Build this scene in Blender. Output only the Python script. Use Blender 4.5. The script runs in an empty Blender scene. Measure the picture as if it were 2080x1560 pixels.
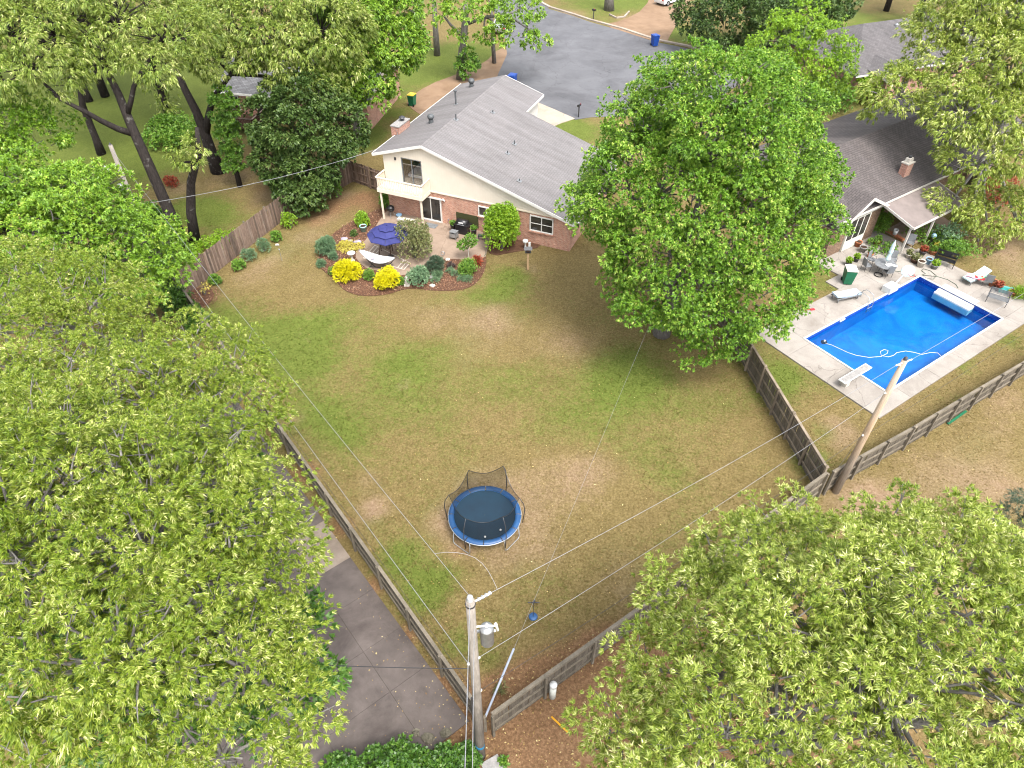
import bpy, math, random
import numpy as np
from mathutils import Vector, Matrix
random.seed(7)
RNG = np.random.default_rng(11)
R = math.radians
scene = bpy.context.scene
COL = scene.collection

# ---------------------------------------------------------------- camera, sky, sun, exposure
CAM_H, PITCH, FPX = 28.0, 42.8, 1442.0
cam = bpy.data.cameras.new('camera')
cam.sensor_fit = 'HORIZONTAL'; cam.sensor_width = 36.0; cam.lens = 36.0 * FPX / 2080.0
cam.clip_start = 0.1; cam.clip_end = 5000
cam_ob = bpy.data.objects.new('camera', cam); COL.objects.link(cam_ob)
cam_ob.location = (0, 0, CAM_H); cam_ob.rotation_euler = (R(90 - PITCH), 0, 0)
scene.camera = cam_ob
SUN_EL, SUN_AZ = 60.0, 28.0
world = bpy.data.worlds.new('World'); scene.world = world; world.use_nodes = True
nt = world.node_tree; nt.nodes.clear()
wo = nt.nodes.new('ShaderNodeOutputWorld'); bg = nt.nodes.new('ShaderNodeBackground')
sky = nt.nodes.new('ShaderNodeTexSky'); sky.sky_type = 'NISHITA'; sky.sun_disc = False
sky.sun_elevation = R(SUN_EL); sky.sun_rotation = R(180 - SUN_AZ)
sky.air_density = 1.0; sky.dust_density = 3.0; sky.ozone_density = 0.6
hs = nt.nodes.new('ShaderNodeHueSaturation'); hs.inputs['Saturation'].default_value = 0.28
nt.links.new(sky.outputs[0], hs.inputs['Color']); nt.links.new(hs.outputs[0], bg.inputs[0])
bg.inputs[1].default_value = 0.15; nt.links.new(bg.outputs[0], wo.inputs[0])
sun = bpy.data.lights.new('sun', 'SUN'); sun.energy = 1.15; sun.angle = R(22); sun.color = (1.0, 0.965, 0.90)
sun_ob = bpy.data.objects.new('sun', sun); COL.objects.link(sun_ob)
sun_ob.location = (0, 0, 60); sun_ob.rotation_euler = (R(90 - SUN_EL), 0, R(SUN_AZ))
scene.view_settings.view_transform = 'Standard'; scene.view_settings.look = 'None'
scene.view_settings.exposure = 2.0; scene.view_settings.gamma = 1.0
scene.view_settings.use_curve_mapping = False
scene.cycles.filter_width = 1.1; scene.cycles.max_bounces = 6; scene.cycles.transparent_max_bounces = 12

# ---------------------------------------------------------------- surveying helpers
_p = R(PITCH)
_F = np.array([0, math.cos(_p), -math.sin(_p)]); _D = np.array([0, -math.sin(_p), -math.cos(_p)])
def G(u, v, z=0.0):
    """place in the yard (metres) that was surveyed at photo point u, v on the level z"""
    r = _F + (u - 1040) / FPX * np.array([1.0, 0, 0]) + (v - 780) / FPX * _D
    t = (z - CAM_H) / r[2]
    return Vector((r[0] * t, r[1] * t, z))

# ---------------------------------------------------------------- materials
def nodes(name):
    m = bpy.data.materials.new(name); m.use_nodes = True
    t = m.node_tree; t.nodes.clear()
    out = t.nodes.new('ShaderNodeOutputMaterial')
    return m, t, out
def N(t, typ, **kw):
    n = t.nodes.new(typ)
    for k, v in kw.items():
        if k in n.inputs.keys() if hasattr(n.inputs, 'keys') else False: n.inputs[k].default_value = v
        else: setattr(n, k, v)
    return n
def ramp(t, stops, interp='LINEAR'):
    n = t.nodes.new('ShaderNodeValToRGB'); e = n.color_ramp.elements; n.color_ramp.interpolation = interp
    while len(e) > 1: e.remove(e[-1])
    e[0].position = stops[0][0]; e[0].color = (*stops[0][1], 1)
    for p, c in stops[1:]:
        x = e.new(p); x.color = (*c, 1)
    return n
def mixc(t, a, b, f, mode='MIX'):
    n = t.nodes.new('ShaderNodeMix'); n.data_type = 'RGBA'; n.blend_type = mode
    for sock, val in ((n.inputs[6], a), (n.inputs[7], b), (n.inputs[0], f)):
        if isinstance(val, bpy.types.NodeSocket): t.links.new(val, sock)
        elif isinstance(val, (tuple, list)): sock.default_value = (*val, 1)
        else: sock.default_value = val
    return n.outputs[2]
def noise(t, vec, scale, detail=4, rough=.55, dist=0.0):
    n = t.nodes.new('ShaderNodeTexNoise'); n.inputs['Scale'].default_value = scale
    n.inputs['Detail'].default_value = detail; n.inputs['Roughness'].default_value = rough
    n.inputs['Distortion'].default_value = dist
    if vec is not None: t.links.new(vec, n.inputs['Vector'])
    return n.outputs[0]
def mapping(t, vec, scale=(1, 1, 1), rot=(0, 0, 0)):
    n = t.nodes.new('ShaderNodeMapping'); n.inputs['Scale'].default_value = scale; n.inputs['Rotation'].default_value = rot
    t.links.new(vec, n.inputs['Vector']); return n.outputs[0]
def math_(t, op, a, b=None, clamp=False):
    n = t.nodes.new('ShaderNodeMath'); n.operation = op; n.use_clamp = clamp
    for i, v in enumerate((a, b)):
        if v is None: continue
        if isinstance(v, bpy.types.NodeSocket): t.links.new(v, n.inputs[i])
        else: n.inputs[i].default_value = v
    return n.outputs[0]
def principled(t, out, color, rough=.8, spec=.3, metal=0.0, bump=None, bstr=.3, bdist=.02):
    b = t.nodes.new('ShaderNodeBsdfPrincipled')
    if isinstance(color, bpy.types.NodeSocket): t.links.new(color, b.inputs['Base Color'])
    else: b.inputs['Base Color'].default_value = (*color, 1)
    if isinstance(rough, bpy.types.NodeSocket): t.links.new(rough, b.inputs['Roughness'])
    else: b.inputs['Roughness'].default_value = rough
    b.inputs['Specular IOR Level'].default_value = spec; b.inputs['Metallic'].default_value = metal
    if bump is not None:
        n = t.nodes.new('ShaderNodeBump'); n.inputs['Strength'].default_value = bstr; n.inputs['Distance'].default_value = bdist
        t.links.new(bump, n.inputs['Height']); t.links.new(n.outputs[0], b.inputs['Normal'])
    t.links.new(b.outputs[0], out.inputs[0]); return b
MATS = {}
KA = .76          # one reflectance calibration for built surfaces
def ka(c): return tuple(x * KA for x in c)
def simple(name, c, c2=None, scale=6, rough=.7, spec=.3, metal=0.0, bstr=.15, rand=.0, stretch=(1, 1, 1)):
    """plain painted/plastic/stone surface with uneven colour, grain and per-piece variation"""
    if name in MATS: return MATS[name]
    m, t, out = nodes(name)
    co = t.nodes.new('ShaderNodeTexCoord').outputs['Object']
    v = mapping(t, co, stretch)
    f = noise(t, v, scale, 5, .6)
    c2 = ka(c2 or tuple(x * .78 for x in c)); c = ka(c)
    r = ramp(t, [(.32, c2), (.68, c)]); t.links.new(f, r.inputs[0])
    col = r.outputs[0]
    if rand:
        oi = t.nodes.new('ShaderNodeObjectInfo').outputs['Random']
        k = ramp(t, [(0, (1 - rand,) * 3), (1, (1 + rand * .4,) * 3)]); t.links.new(oi, k.inputs[0])
        col = mixc(t, col, k.outputs[0], 1.0, 'MULTIPLY')
    f2 = noise(t, v, scale * 8, 3, .6)
    principled(t, out, col, rough, spec, metal, f2, bstr, .01)
    MATS[name] = m; return m
def leafmat(name, dark, mid, light, pale, rough=.42, trans=.28, spec=.5):
    """leaf colours vary from leaf to leaf and from spray to spray"""
    m, t, out = nodes(name)
    geo = t.nodes.new('ShaderNodeNewGeometry')
    at = t.nodes.new('ShaderNodeAttribute'); at.attribute_name = 'tint'
    r1 = ramp(t, [(0, dark), (.35, mid), (.76, light), (.97, pale)])
    s = math_(t, 'ADD', math_(t, 'MULTIPLY', geo.outputs['Random Per Island'], .62), math_(t, 'MULTIPLY', at.outputs['Fac'], .40), True)
    t.links.new(s, r1.inputs[0])
    b = t.nodes.new('ShaderNodeBsdfPrincipled'); b.inputs['Roughness'].default_value = rough
    b.inputs['Specular IOR Level'].default_value = spec
    t.links.new(r1.outputs[0], b.inputs['Base Color'])
    tr = t.nodes.new('ShaderNodeBsdfTranslucent')
    t.links.new(mixc(t, r1.outputs[0], (1.25, 1.2, .55), 1.0, 'MULTIPLY'), tr.inputs[0])
    mx = t.nodes.new('ShaderNodeMixShader'); mx.inputs[0].default_value = trans
    t.links.new(b.outputs[0], mx.inputs[1]); t.links.new(tr.outputs[0], mx.inputs[2]); t.links.new(mx.outputs[0], out.inputs[0])
    MATS[name] = m; return m
def brickmat(name, c1, c2, mortar, bw=.21, bh=.075, ms=.012, var=.0):
    c1, c2, mortar = ka(c1), ka(c2), ka(mortar)
    m, t, out = nodes(name)
    co = t.nodes.new('ShaderNodeTexCoord').outputs['Object']
    sep = t.nodes.new('ShaderNodeSeparateXYZ'); t.links.new(co, sep.inputs[0])
    cmb = t.nodes.new('ShaderNodeCombineXYZ')
    t.links.new(math_(t, 'ADD', sep.outputs[0], sep.outputs[1]), cmb.inputs[0]); t.links.new(sep.outputs[2], cmb.inputs[1])
    br = t.nodes.new('ShaderNodeTexBrick'); t.links.new(cmb.outputs[0], br.inputs['Vector'])
    br.inputs['Scale'].default_value = 1; br.inputs['Brick Width'].default_value = bw; br.inputs['Row Height'].default_value = bh
    br.inputs['Mortar Size'].default_value = ms; br.inputs['Color1'].default_value = (*c1, 1); br.inputs['Color2'].default_value = (*c2, 1)
    br.inputs['Mortar'].default_value = (*mortar, 1); br.inputs['Bias'].default_value = -.1
    f = noise(t, co, 1.3, 5, .6); k = ramp(t, [(.3, (.78, .76, .74)), (.7, (1.12, 1.1, 1.08))]); t.links.new(f, k.inputs[0])
    f3 = noise(t, mapping(t, cmb.outputs[0], (2.2, 9, 1)), 2.0, 2, .5); k3 = ramp(t, [(.3, (.72, .70, .70)), (.7, (1.2, 1.18, 1.16))]); t.links.new(f3, k3.inputs[0])
    col = mixc(t, mixc(t, br.outputs[0], k.outputs[0], 1.0, 'MULTIPLY'), k3.outputs[0], 1.0, 'MULTIPLY')
    principled(t, out, col, .9, .2, 0, math_(t, 'SUBTRACT', 1.0, br.outputs['Fac']), .6, .012)
    MATS[name] = m; return m
def shinglemat(name, c1, c2, gap, along='y'):
    c1, c2, gap = ka(c1), ka(c2), ka(gap)
    m, t, out = nodes(name)
    co = t.nodes.new('ShaderNodeTexCoord').outputs['Object']
    sep = t.nodes.new('ShaderNodeSeparateXYZ'); t.links.new(co, sep.inputs[0])
    cmb = t.nodes.new('ShaderNodeCombineXYZ')
    a, b = (1, 0) if along == 'y' else (0, 1)
    t.links.new(sep.outputs[a], cmb.inputs[0]); t.links.new(sep.outputs[b], cmb.inputs[1])
    br = t.nodes.new('ShaderNodeTexBrick'); t.links.new(cmb.outputs[0], br.inputs['Vector'])
    br.inputs['Scale'].default_value = 1; br.inputs['Brick Width'].default_value = .34; br.inputs['Row Height'].default_value = .17
    br.inputs['Mortar Size'].default_value = .016; br.inputs['Mortar Smooth'].default_value = .3
    br.inputs['Color1'].default_value = (*c1, 1); br.inputs['Color2'].default_value = (*c2, 1); br.inputs['Mortar'].default_value = (*gap, 1)
    big = noise(t, co, .35, 4, .6, .4); k = ramp(t, [(.3, (.90, .90, .90)), (.7, (1.06, 1.05, 1.05))]); t.links.new(big, k.inputs[0])
    st = noise(t, mapping(t, cmb.outputs[0], (1.2, .12, 1)), 1.5, 4, .6); k2 = ramp(t, [(.35, (.86, .85, .84)), (.65, (1.06, 1.06, 1.06))]); t.links.new(st, k2.inputs[0])
    gr = noise(t, co, 55, 2, .7); k3 = ramp(t, [(.3, (.8, .8, .8)), (.7, (1.15, 1.15, 1.15))]); t.links.new(gr, k3.inputs[0])
    col = mixc(t, mixc(t, mixc(t, br.outputs[0], k.outputs[0], 1.0, 'MULTIPLY'), k2.outputs[0], 1.0, 'MULTIPLY'), k3.outputs[0], 1.0, 'MULTIPLY')
    principled(t, out, col, .92, .2, 0, math_(t, 'SUBTRACT', 1.0, br.outputs['Fac']), .5, .012)
    MATS[name] = m; return m
def woodmat(name, c1, c2, rand=.35, red=.0):
    c1, c2 = ka(c1), ka(c2)
    m, t, out = nodes(name)
    co = t.nodes.new('ShaderNodeTexCoord').outputs['Object']
    oi = t.nodes.new('ShaderNodeObjectInfo').outputs['Random']
    off = t.nodes.new('ShaderNodeVectorMath'); off.operation = 'ADD'
    cm = t.nodes.new('ShaderNodeCombineXYZ'); t.links.new(math_(t, 'MULTIPLY', oi, 60), cm.inputs[0])
    t.links.new(co, off.inputs[0]); t.links.new(cm.outputs[0], off.inputs[1])
    f = noise(t, mapping(t, off.outputs[0], (14, 14, 1.2)), 2.2, 5, .65)
    r = ramp(t, [(.3, c2), (.7, c1)]); t.links.new(f, r.inputs[0])
    k = ramp(t, [(0, (1 - rand, 1 - rand, 1 - rand)), (.5, (1, 1 - red * .2, 1 - red * .3)), (1, (1 + rand * .5,) * 3)]); t.links.new(oi, k.inputs[0])
    col = mixc(t, r.outputs[0], k.outputs[0], 1.0, 'MULTIPLY')
    f2 = noise(t, mapping(t, off.outputs[0], (1, 1, .6)), 1.7, 4, .6); k2 = ramp(t, [(.35, (.62, .62, .60)), (.65, (1.1, 1.08, 1.05))]); t.links.new(f2, k2.inputs[0])
    col = mixc(t, col, k2.outputs[0], .75, 'MULTIPLY')
    principled(t, out, col, .9, .15, 0, f, .35, .01)
    MATS[name] = m; return m
def barkmat(name, c1, c2, pale):
    c1, c2, pale = ka(c1), ka(c2), ka(pale)
    m, t, out = nodes(name)
    co = t.nodes.new('ShaderNodeTexCoord').outputs['Object']
    f = noise(t, mapping(t, co, (5, 5, 1.1)), 2.4, 6, .65, .3)
    r = ramp(t, [(.3, c2), (.65, c1)]); t.links.new(f, r.inputs[0])
    f2 = noise(t, co, 2.3, 4, .6); k = ramp(t, [(.60, (0, 0, 0)), (.70, (1, 1, 1))]); t.links.new(f2, k.inputs[0])
    col = mixc(t, r.outputs[0], pale, math_(t, 'MULTIPLY', k.outputs[0], .55))
    principled(t, out, col, .95, .1, 0, f, .8, .03)
    MATS[name] = m; return m

# ---------------------------------------------------------------- mesh helpers
class MB:
    """collects shapes; build() links them as one mesh object. org is taken off every point."""
    def __init__(self, org=(0, 0, 0)):
        self.v = []; self.f = []; self.o = Vector(org)
    def add(self, vs, fs):
        b = len(self.v); self.v += [tuple(Vector(x) - self.o) for x in vs]; self.f += [[b + i for i in q] for q in fs]; return self
    def box(self, c, s, rz=0.0, rot=None):
        m = rot or Matrix.Rotation(rz, 3, 'Z'); c = Vector(c); hx, hy, hz = s[0] / 2, s[1] / 2, s[2] / 2
        vs = [c + m @ Vector((x, y, z)) for z in (-hz, hz) for x, y in ((-hx, -hy), (hx, -hy), (hx, hy), (-hx, hy))]
        return self.add(vs, [(0, 3, 2, 1), (4, 5, 6, 7), (0, 1, 5, 4), (1, 2, 6, 5), (2, 3, 7, 6), (3, 0, 4, 7)])
    def bar(self, p0, p1, w, h, up=(0, 0, 1)):
        p0, p1 = Vector(p0), Vector(p1); d = p1 - p0; L = d.length; d.normalize(); u = Vector(up)
        if abs(d.dot(u)) > .98: u = Vector((1, 0, 0))
        x = d.cross(u).normalized(); z = x.cross(d)
        return self.box((p0 + p1) / 2, (w, L, h), rot=Matrix((x, d, z)).transposed())
    def tube(self, pts, rad, n=6, cap=True):
        pts = [Vector(p) for p in pts]; k = len(pts)
        if not hasattr(rad, '__len__'): rad = [rad] * k
        vs, fs = [], []; ref = None
        for i, p in enumerate(pts):
            d = (pts[min(i + 1, k - 1)] - pts[max(i - 1, 0)]).normalized()
            if ref is None: ref = Vector((1, 0, 0)) if abs(d.x) < .8 else Vector((0, 1, 0))
            x = (ref - d * ref.dot(d)).normalized(); y = d.cross(x); ref = x
            vs += [p + (x * math.cos(a) + y * math.sin(a)) * rad[i] for a in (2 * math.pi * j / n for j in range(n))]
        for i in range(k - 1):
            fs += [(i * n + j, i * n + (j + 1) % n, (i + 1) * n + (j + 1) % n, (i + 1) * n + j) for j in range(n)]
        if cap: fs += [tuple(range(n - 1, -1, -1)), tuple((k - 1) * n + j for j in range(n))]
        return self.add(vs, fs)
    def lathe(self, prof, c=(0, 0, 0), n=16, cap=True):
        c = Vector(c); vs, fs = [], []
        for r, z in prof: vs += [c + Vector((r * math.cos(a), r * math.sin(a), z)) for a in (2 * math.pi * j / n for j in range(n))]
        for i in range(len(prof) - 1):
            fs += [(i * n + j, i * n + (j + 1) % n, (i + 1) * n + (j + 1) % n, (i + 1) * n + j) for j in range(n)]
        if cap: fs += [tuple(range(n - 1, -1, -1)), tuple((len(prof) - 1) * n + j for j in range(n))]
        return self.add(vs, fs)
    def slab(self, poly, t, d=(0, 0, -1)):
        poly = [Vector(p) for p in poly]; n = len(poly); d = Vector(d) * t
        nm = sum(((poly[i] - poly[0]).cross(poly[(i + 1) % n] - poly[0]) for i in range(1, n - 1)), Vector())
        if nm.dot(d) > 0: poly = poly[::-1]
        vs = poly + [p + d for p in poly]
        return self.add(vs, [tuple(range(n)), tuple(range(2 * n - 1, n - 1, -1))] + [(i, n + i, n + (i + 1) % n, (i + 1) % n) for i in range(n)])
    def sphere(self, c, r, n=10, m=6, sq=(1, 1, 1)):
        c = Vector(c)
        prof = [(math.sin(math.pi * i / m) * r, -math.cos(math.pi * i / m) * r) for i in range(m + 1)]
        prof[0] = (r * .02, -r); prof[-1] = (r * .02, r)
        b = len(self.v); self.lathe(prof, (0, 0, 0), n)
        for i in range(b, len(self.v)):
            p = Vector(self.v[i]) + self.o; self.v[i] = tuple(Vector((p.x * sq[0], p.y * sq[1], p.z * sq[2])) + c - self.o)
        return self
    def mesh(self, name, mat=None, smooth=False):
        me = bpy.data.meshes.new(name); me.from_pydata(self.v, [], self.f); me.update()
        if mat: me.materials.append(mat)
        if smooth:
            me.polygons.foreach_set('use_smooth', [True] * len(me.polygons))
        return me
    def build(self, name, mat, parent=None, smooth=False):
        return link(name, self.mesh(name, mat, smooth), parent)
def link(name, me, parent=None, loc=(0, 0, 0), rz=0.0):
    o = bpy.data.objects.new(name, me); COL.objects.link(o)
    if parent is not None: o.parent = parent
    o.location = loc; o.rotation_euler[2] = rz
    return o
def tag(o, label, cat, group=None):
    o['label'] = label; o['category'] = cat
    if group: o['group'] = group
    return o
def thing(name, label, cat, loc=(0, 0, 0), rz=0.0, group=None):
    o = bpy.data.objects.new(name, None); COL.objects.link(o); o.empty_display_size = .2
    o.location = loc; o.rotation_euler[2] = rz
    return tag(o, label, cat, group)
def struct(o): o['kind'] = 'structure'; return o
def stuff(o): o['kind'] = 'stuff'; return o

# ---------------------------------------------------------------- foliage helpers
def quadmesh(name, V, tint, mat):
    """V: n x 4 x 3 (or n x 3 x 3) array of leaf corners"""
    n, q = len(V), V.shape[1]; me = bpy.data.meshes.new(name)
    me.vertices.add(n * q); me.vertices.foreach_set('co', np.ascontiguousarray(V, dtype=np.float32).ravel())
    me.loops.add(n * q); me.loops.foreach_set('vertex_index', np.arange(n * q, dtype=np.int32))
    me.polygons.add(n); me.polygons.foreach_set('loop_start', np.arange(0, n * q, q, dtype=np.int32))
    me.update(calc_edges=True)
    a = me.attributes.new('tint', 'FLOAT', 'POINT'); a.data.foreach_set('value', np.repeat(tint, q).astype(np.float32))
    me.materials.append(mat); return me
def unit(a): return a / np.maximum(np.linalg.norm(a, axis=-1, keepdims=True), 1e-9)
def rdirs(n): return unit(RNG.normal(size=(n, 3)))
def leafquads(P, A, tint, k, L, W, spread, droop, flat=.75, tri=False):
    """k leaves at each sprig P pointing about axis A"""
    n = len(P)
    B = np.repeat(P, k, 0); X = np.repeat(A, k, 0); T = np.repeat(tint, k)
    D = unit(X + rdirs(n * k) * spread + np.array([0, 0, -droop]))
    B = B + rdirs(n * k) * L * .18
    ln = L * RNG.uniform(.65, 1.25, n * k)[:, None]
    up = unit(np.array([0, 0, 1.0]) * flat + rdirs(n * k) * (1.15 - flat) + X * .35)
    w = unit(np.cross(D, up)) * (W * RNG.uniform(.75, 1.2, n * k))[:, None] * .5
    nrm = unit(np.cross(w, D))
    mid = B + D * ln * .48 + nrm * ln * .05
    tip = B + D * ln - np.array([0, 0, 1.0]) * ln * (.12 + droop * .2)
    if tri: return np.stack([B + D * ln * .22 + w, tip, B + D * ln * .12 - w], 1), T
    return np.stack([B, mid + w, tip, mid - w], 1), T
def inview(p, margin=.22):
    q = np.array(p) - np.array([0, 0, CAM_H]); d = q @ _F
    if d < 1: return False
    u, v = 1040 + FPX * q[0] / d, 780 + FPX * (q @ _D) / d
    return -2080 * margin < u < 2080 * (1 + margin) and -1560 * margin < v < 1560 * (1 + margin)
def lobed(ells, size):
    """break each big mass into domed boughs with hollows between, keeping a smaller core"""
    out, par = [], []
    for e in ells:
        c, r = np.array(e[:3], float), np.array(e[3:6], float)
        if min(r) < size * 1.15: out.append(tuple(e)); par.append(None); continue
        area = 4 * math.pi * (r[0] * r[1] * r[2]) ** (2 / 3); n = max(6, int(area / (size * 1.42) ** 2)); k = np.arange(n) + .5
        ph = math.pi * (1 + 5 ** .5) * k + RNG.uniform(0, 6); cz = 1 - 2 * k / n; sr = np.sqrt(1 - cz ** 2)
        U = unit(np.stack([np.cos(ph) * sr, np.sin(ph) * sr, cz], 1) + RNG.normal(size=(n, 3)) * .2)
        out.append((*c, *(r * .68))); par.append('core')
        for u in U:
            if u[2] < -.55: continue
            q = size * RNG.uniform(.72, 1.25); p = c + u * (r - q * .70) * RNG.uniform(.80, 1.15)
            out.append((*p, q, q, q * .85)); par.append(c)
    return out, par
def clumps_for(ells, spacing, inner=.22, low=-.6):
    out = []; EC = np.array([e[:3] for e in ells], float); ER = np.array([e[3:6] for e in ells], float)
    for i, e in enumerate(ells):
        c, r = np.array(e[:3], float), np.array(e[3:6], float)
        area = 4 * math.pi * ((r[0] * r[1]) ** 1.6 / 3 + (r[0] * r[2]) ** 1.6 / 3 + (r[1] * r[2]) ** 1.6 / 3) ** (1 / 1.6)
        n = max(5, int(area / spacing ** 2)); k = np.arange(n) + .5
        ph = math.pi * (1 + 5 ** .5) * k + RNG.uniform(0, 6); cz = 1 - 2 * k / n; sr = np.sqrt(1 - cz ** 2)
        U = unit(np.stack([np.cos(ph) * sr, np.sin(ph) * sr, cz], 1) + RNG.normal(size=(n, 3)) * .16)
        wob = 1 + .11 * np.sin(U[:, 0] * 5 + U[:, 2] * 4 + i * 2.1) + .09 * np.sin(U[:, 1] * 8 + i)
        f = RNG.uniform(.66, 1.07, n) * wob
        sel = [(U, f)]
        m = int(n * inner)
        if m: sel.append((rdirs(m), RNG.uniform(.35, .7, m)))
        for U2, f2 in sel:
            for u, ff in zip(U2, f2):
                if u[2] < low: continue
                p = c + u * r * ff
                d = (((p - EC) / ER) ** 2).sum(1); d[i] = 9
                if d.min() < .52: continue
                out.append((p, unit(u / r), c, i))
    return out
def bez(a, b, sag=.12, n=4):
    a, b = Vector(a), Vector(b); m = (a + b) / 2 + Vector((random.uniform(-1, 1), random.uniform(-1, 1), random.uniform(.1, .8))) * (b - a).length * sag
    return [(a * (1 - t) ** 2 + m * 2 * t * (1 - t) + b * t ** 2) for t in (i / n for i in range(n + 1))]
def tree(name, label, base, trunks, ells, leaf, mat, bark, spacing=1.5, rc=1.0, sprigs=60, group=None, cat='tree', outdiv=9,
         inner=.22, low=-.6, limbr=.16, flatc=.7, twigs=True, fork=None, bough=0):
    t = thing(name, label, cat, base, group=group)
    b = Vector(base); mb = MB(b)
    for pts, rad in trunks: mb.tube(pts, rad, 9)
    big = ells; par = []
    if bough: ells, par = lobed(ells, bough)
    cl = clumps_for(ells, spacing, inner, low)
    top = fork if fork is not None else trunks[0][0][-1]
    for e, q in zip(ells, par):
        if q is not None and not isinstance(q, str) and inview(e[:3]): mb.tube(bez(Vector(q) - Vector((0, 0, .3)), Vector(e[:3]), .12, 4), [.07, .06, .05, .035, .02], 5, False)
    for e in big:
        c = Vector(e[:3]) - Vector((0, 0, e[5] * .25))
        src = min((p for pts, _ in trunks for p in pts[1:]), key=lambda p: (Vector(p) - c).length)
        L = (Vector(src) - c).length
        mb.tube(bez(src, c, .10, 5), [limbr * (1 - .12 * i) for i in range(6)], 7)
    if twigs:
        for p, o, c, ei in cl:
            if not inview(p) or (par and isinstance(par[ei], str)) or random.random() < (.72 if bough else .35): continue
            a = Vector(c) + (Vector(p) - Vector(c)) * random.uniform(.25, .65) + Vector(rdirs(1)[0]) * rc * .5 - Vector((0, 0, .3))
            rr = random.uniform(.018, .045) * (limbr / .16) ** .5
            mb.tube(bez(a, p + o * rc * .35, .12, 4), [rr, rr * .85, rr * .65, rr * .45, rr * .2], 4, False)
            for _ in range(1):
                q = Vector(p) + Vector(rdirs(1)[0]) * rc * .7
                mb.tube(bez(Vector(p) - (Vector(p) - a) * .2, q, .15, 2), [rr * .5, rr * .35, rr * .15], 4, False)
    mb.build('trunk', bark, t, True)
    Ps, As, Ts, Cs = [], [], [], []
    for p, o, c, ei in cl:
        core = bool(par) and isinstance(par[ei], str)
        m = sprigs if inview(p, .04) else (sprigs // 4 if inview(p) else sprigs // outdiv)
        vd = np.array([0, 0, CAM_H]) - p; vd = vd / np.linalg.norm(vd)
        if o @ vd < -.15: m = m * .25
        m = max(3, int(m * RNG.uniform(.75, 1.25) * (.6 if core else 1)))
        u = unit(rdirs(m) + o * .55 + np.array([0, 0, .35]))
        rcl = rc * RNG.uniform(.6, 1.2)
        P = p + u * np.array([1, 1, flatc]) * rcl * (RNG.uniform(.12, 1, m) ** .5)[:, None]
        Ps.append(P); As.append(unit(u + o * .35))
        Ts.append(np.clip(RNG.uniform(0, 1) * .65 + RNG.uniform(0, .5, m) - .05, 0, 1)); Cs.append(np.full(m, core))
    P, A, T, K = np.concatenate(Ps), np.concatenate(As), np.concatenate(Ts), np.concatenate(Cs)
    k = (P[:, 2] > .05) & ~K
    V, TT = leafquads(P[k] - np.array(b), A[k], T[k], **leaf)
    if K.any():        # larger leaves on the inner boughs
        k = (P[:, 2] > .05) & K; V2, T2 = leafquads(P[k] - np.array(b), A[k], T[k], **dict(leaf, L=leaf['L'] * 1.7, W=leaf['W'] * 2.3))
        V, TT = np.concatenate([V, V2]), np.concatenate([TT, T2])
    stuff_o = link('crown', quadmesh('crown', V, TT, mat), t)
    LEAFCOUNT[0] += len(V)
    return t
LEAFCOUNT = [0]
def bush(name, label, u, v, w, h, mat, leaf, n=700, cat='shrub', group=None, stems=5, lobes=7, at=None, rough=.25, bark=None):
    """ground shrub centred on photo point u,v: w wide, h tall"""
    c = at if at is not None else G(u, v); c = Vector((c[0], c[1], c[2] if len(c) > 2 else 0))
    t = thing(name, label, cat, c, group=group)
    mb = MB()
    for i in range(stems):
        a = random.uniform(0, 6.28); r = w * .3 * random.random()
        mb.tube(bez((0.02 * math.cos(a), .02 * math.sin(a), -.02), (r * math.cos(a), r * math.sin(a), h * .7), .1, 3), [.02 + .012 * w, .016, .01, .005], 5)
    mb.build('stem', bark or MATS['bark_grey'], t)
    cs = [(np.array([0, 0, h * .5]), w * .5)]
    for i in range(lobes):
        d = rdirs(1)[0]; d[2] = d[2] * .8 if i % 3 else -.5
        cs.append((np.array([d[0] * w * rough, d[1] * w * rough, h * .48 + d[2] * h * .30]), w * random.uniform(.26, .36)))
    per = max(5, int(n * .75) // len(cs)); Ps, As, Ts = [], [], []
    for c0, r in cs:
        m = per; U = rdirs(m); U[:, 2] = np.where(U[:, 2] < -.5, -U[:, 2], U[:, 2])
        P = c0 + U * np.array([r, r, min(h * .5, r * h / w * 1.25)]) * (RNG.uniform(.35, 1, m) ** .4)[:, None]
        Ps.append(P); As.append(unit(U + np.array([0, 0, .3]))); Ts.append(np.clip(random.random() * .5 + RNG.uniform(0, .6, m), 0, 1))
    P, A, T = np.concatenate(Ps), np.concatenate(As), np.concatenate(Ts); P[:, 2] = np.maximum(P[:, 2], .04)
    V, TT = leafquads(P, A, T, **leaf)
    link('foliage', quadmesh('foliage', V, TT, mat), t)
    return t

# ---------------------------------------------------------------- materials in use
leafmat('leaf_oak', (.030, .062, .004), (.112, .178, .009), (.275, .335, .045), (.66, .64, .29), .42, .30, .36)  # oak ramps: pale new leaves, with sky highlights painted into the cream end
leafmat('leaf_oak_far', (.034, .070, .008), (.118, .182, .020), (.28, .34, .072), (.66, .64, .31), .42, .30, .36)
leafmat('leaf_oak_pale', (.040, .078, .006), (.145, .212, .017), (.355, .41, .085), (.78, .75, .41), .42, .30, .36)
leafmat('leaf_broad', (.026, .076, .005), (.084, .190, .013), (.205, .345, .036), (.52, .57, .14), .45, .30, .34)
leafmat('leaf_bright', (.045, .10, .008), (.12, .235, .016), (.22, .36, .032), (.38, .46, .07), .45, .32)
leafmat('leaf_dark', (.014, .034, .007), (.038, .075, .014), (.080, .128, .028), (.16, .21, .06), .48, .15, .3)
leafmat('leaf_shrub', (.03, .08, .008), (.08, .18, .018), (.15, .28, .030), (.26, .36, .06), .5, .25)
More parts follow.
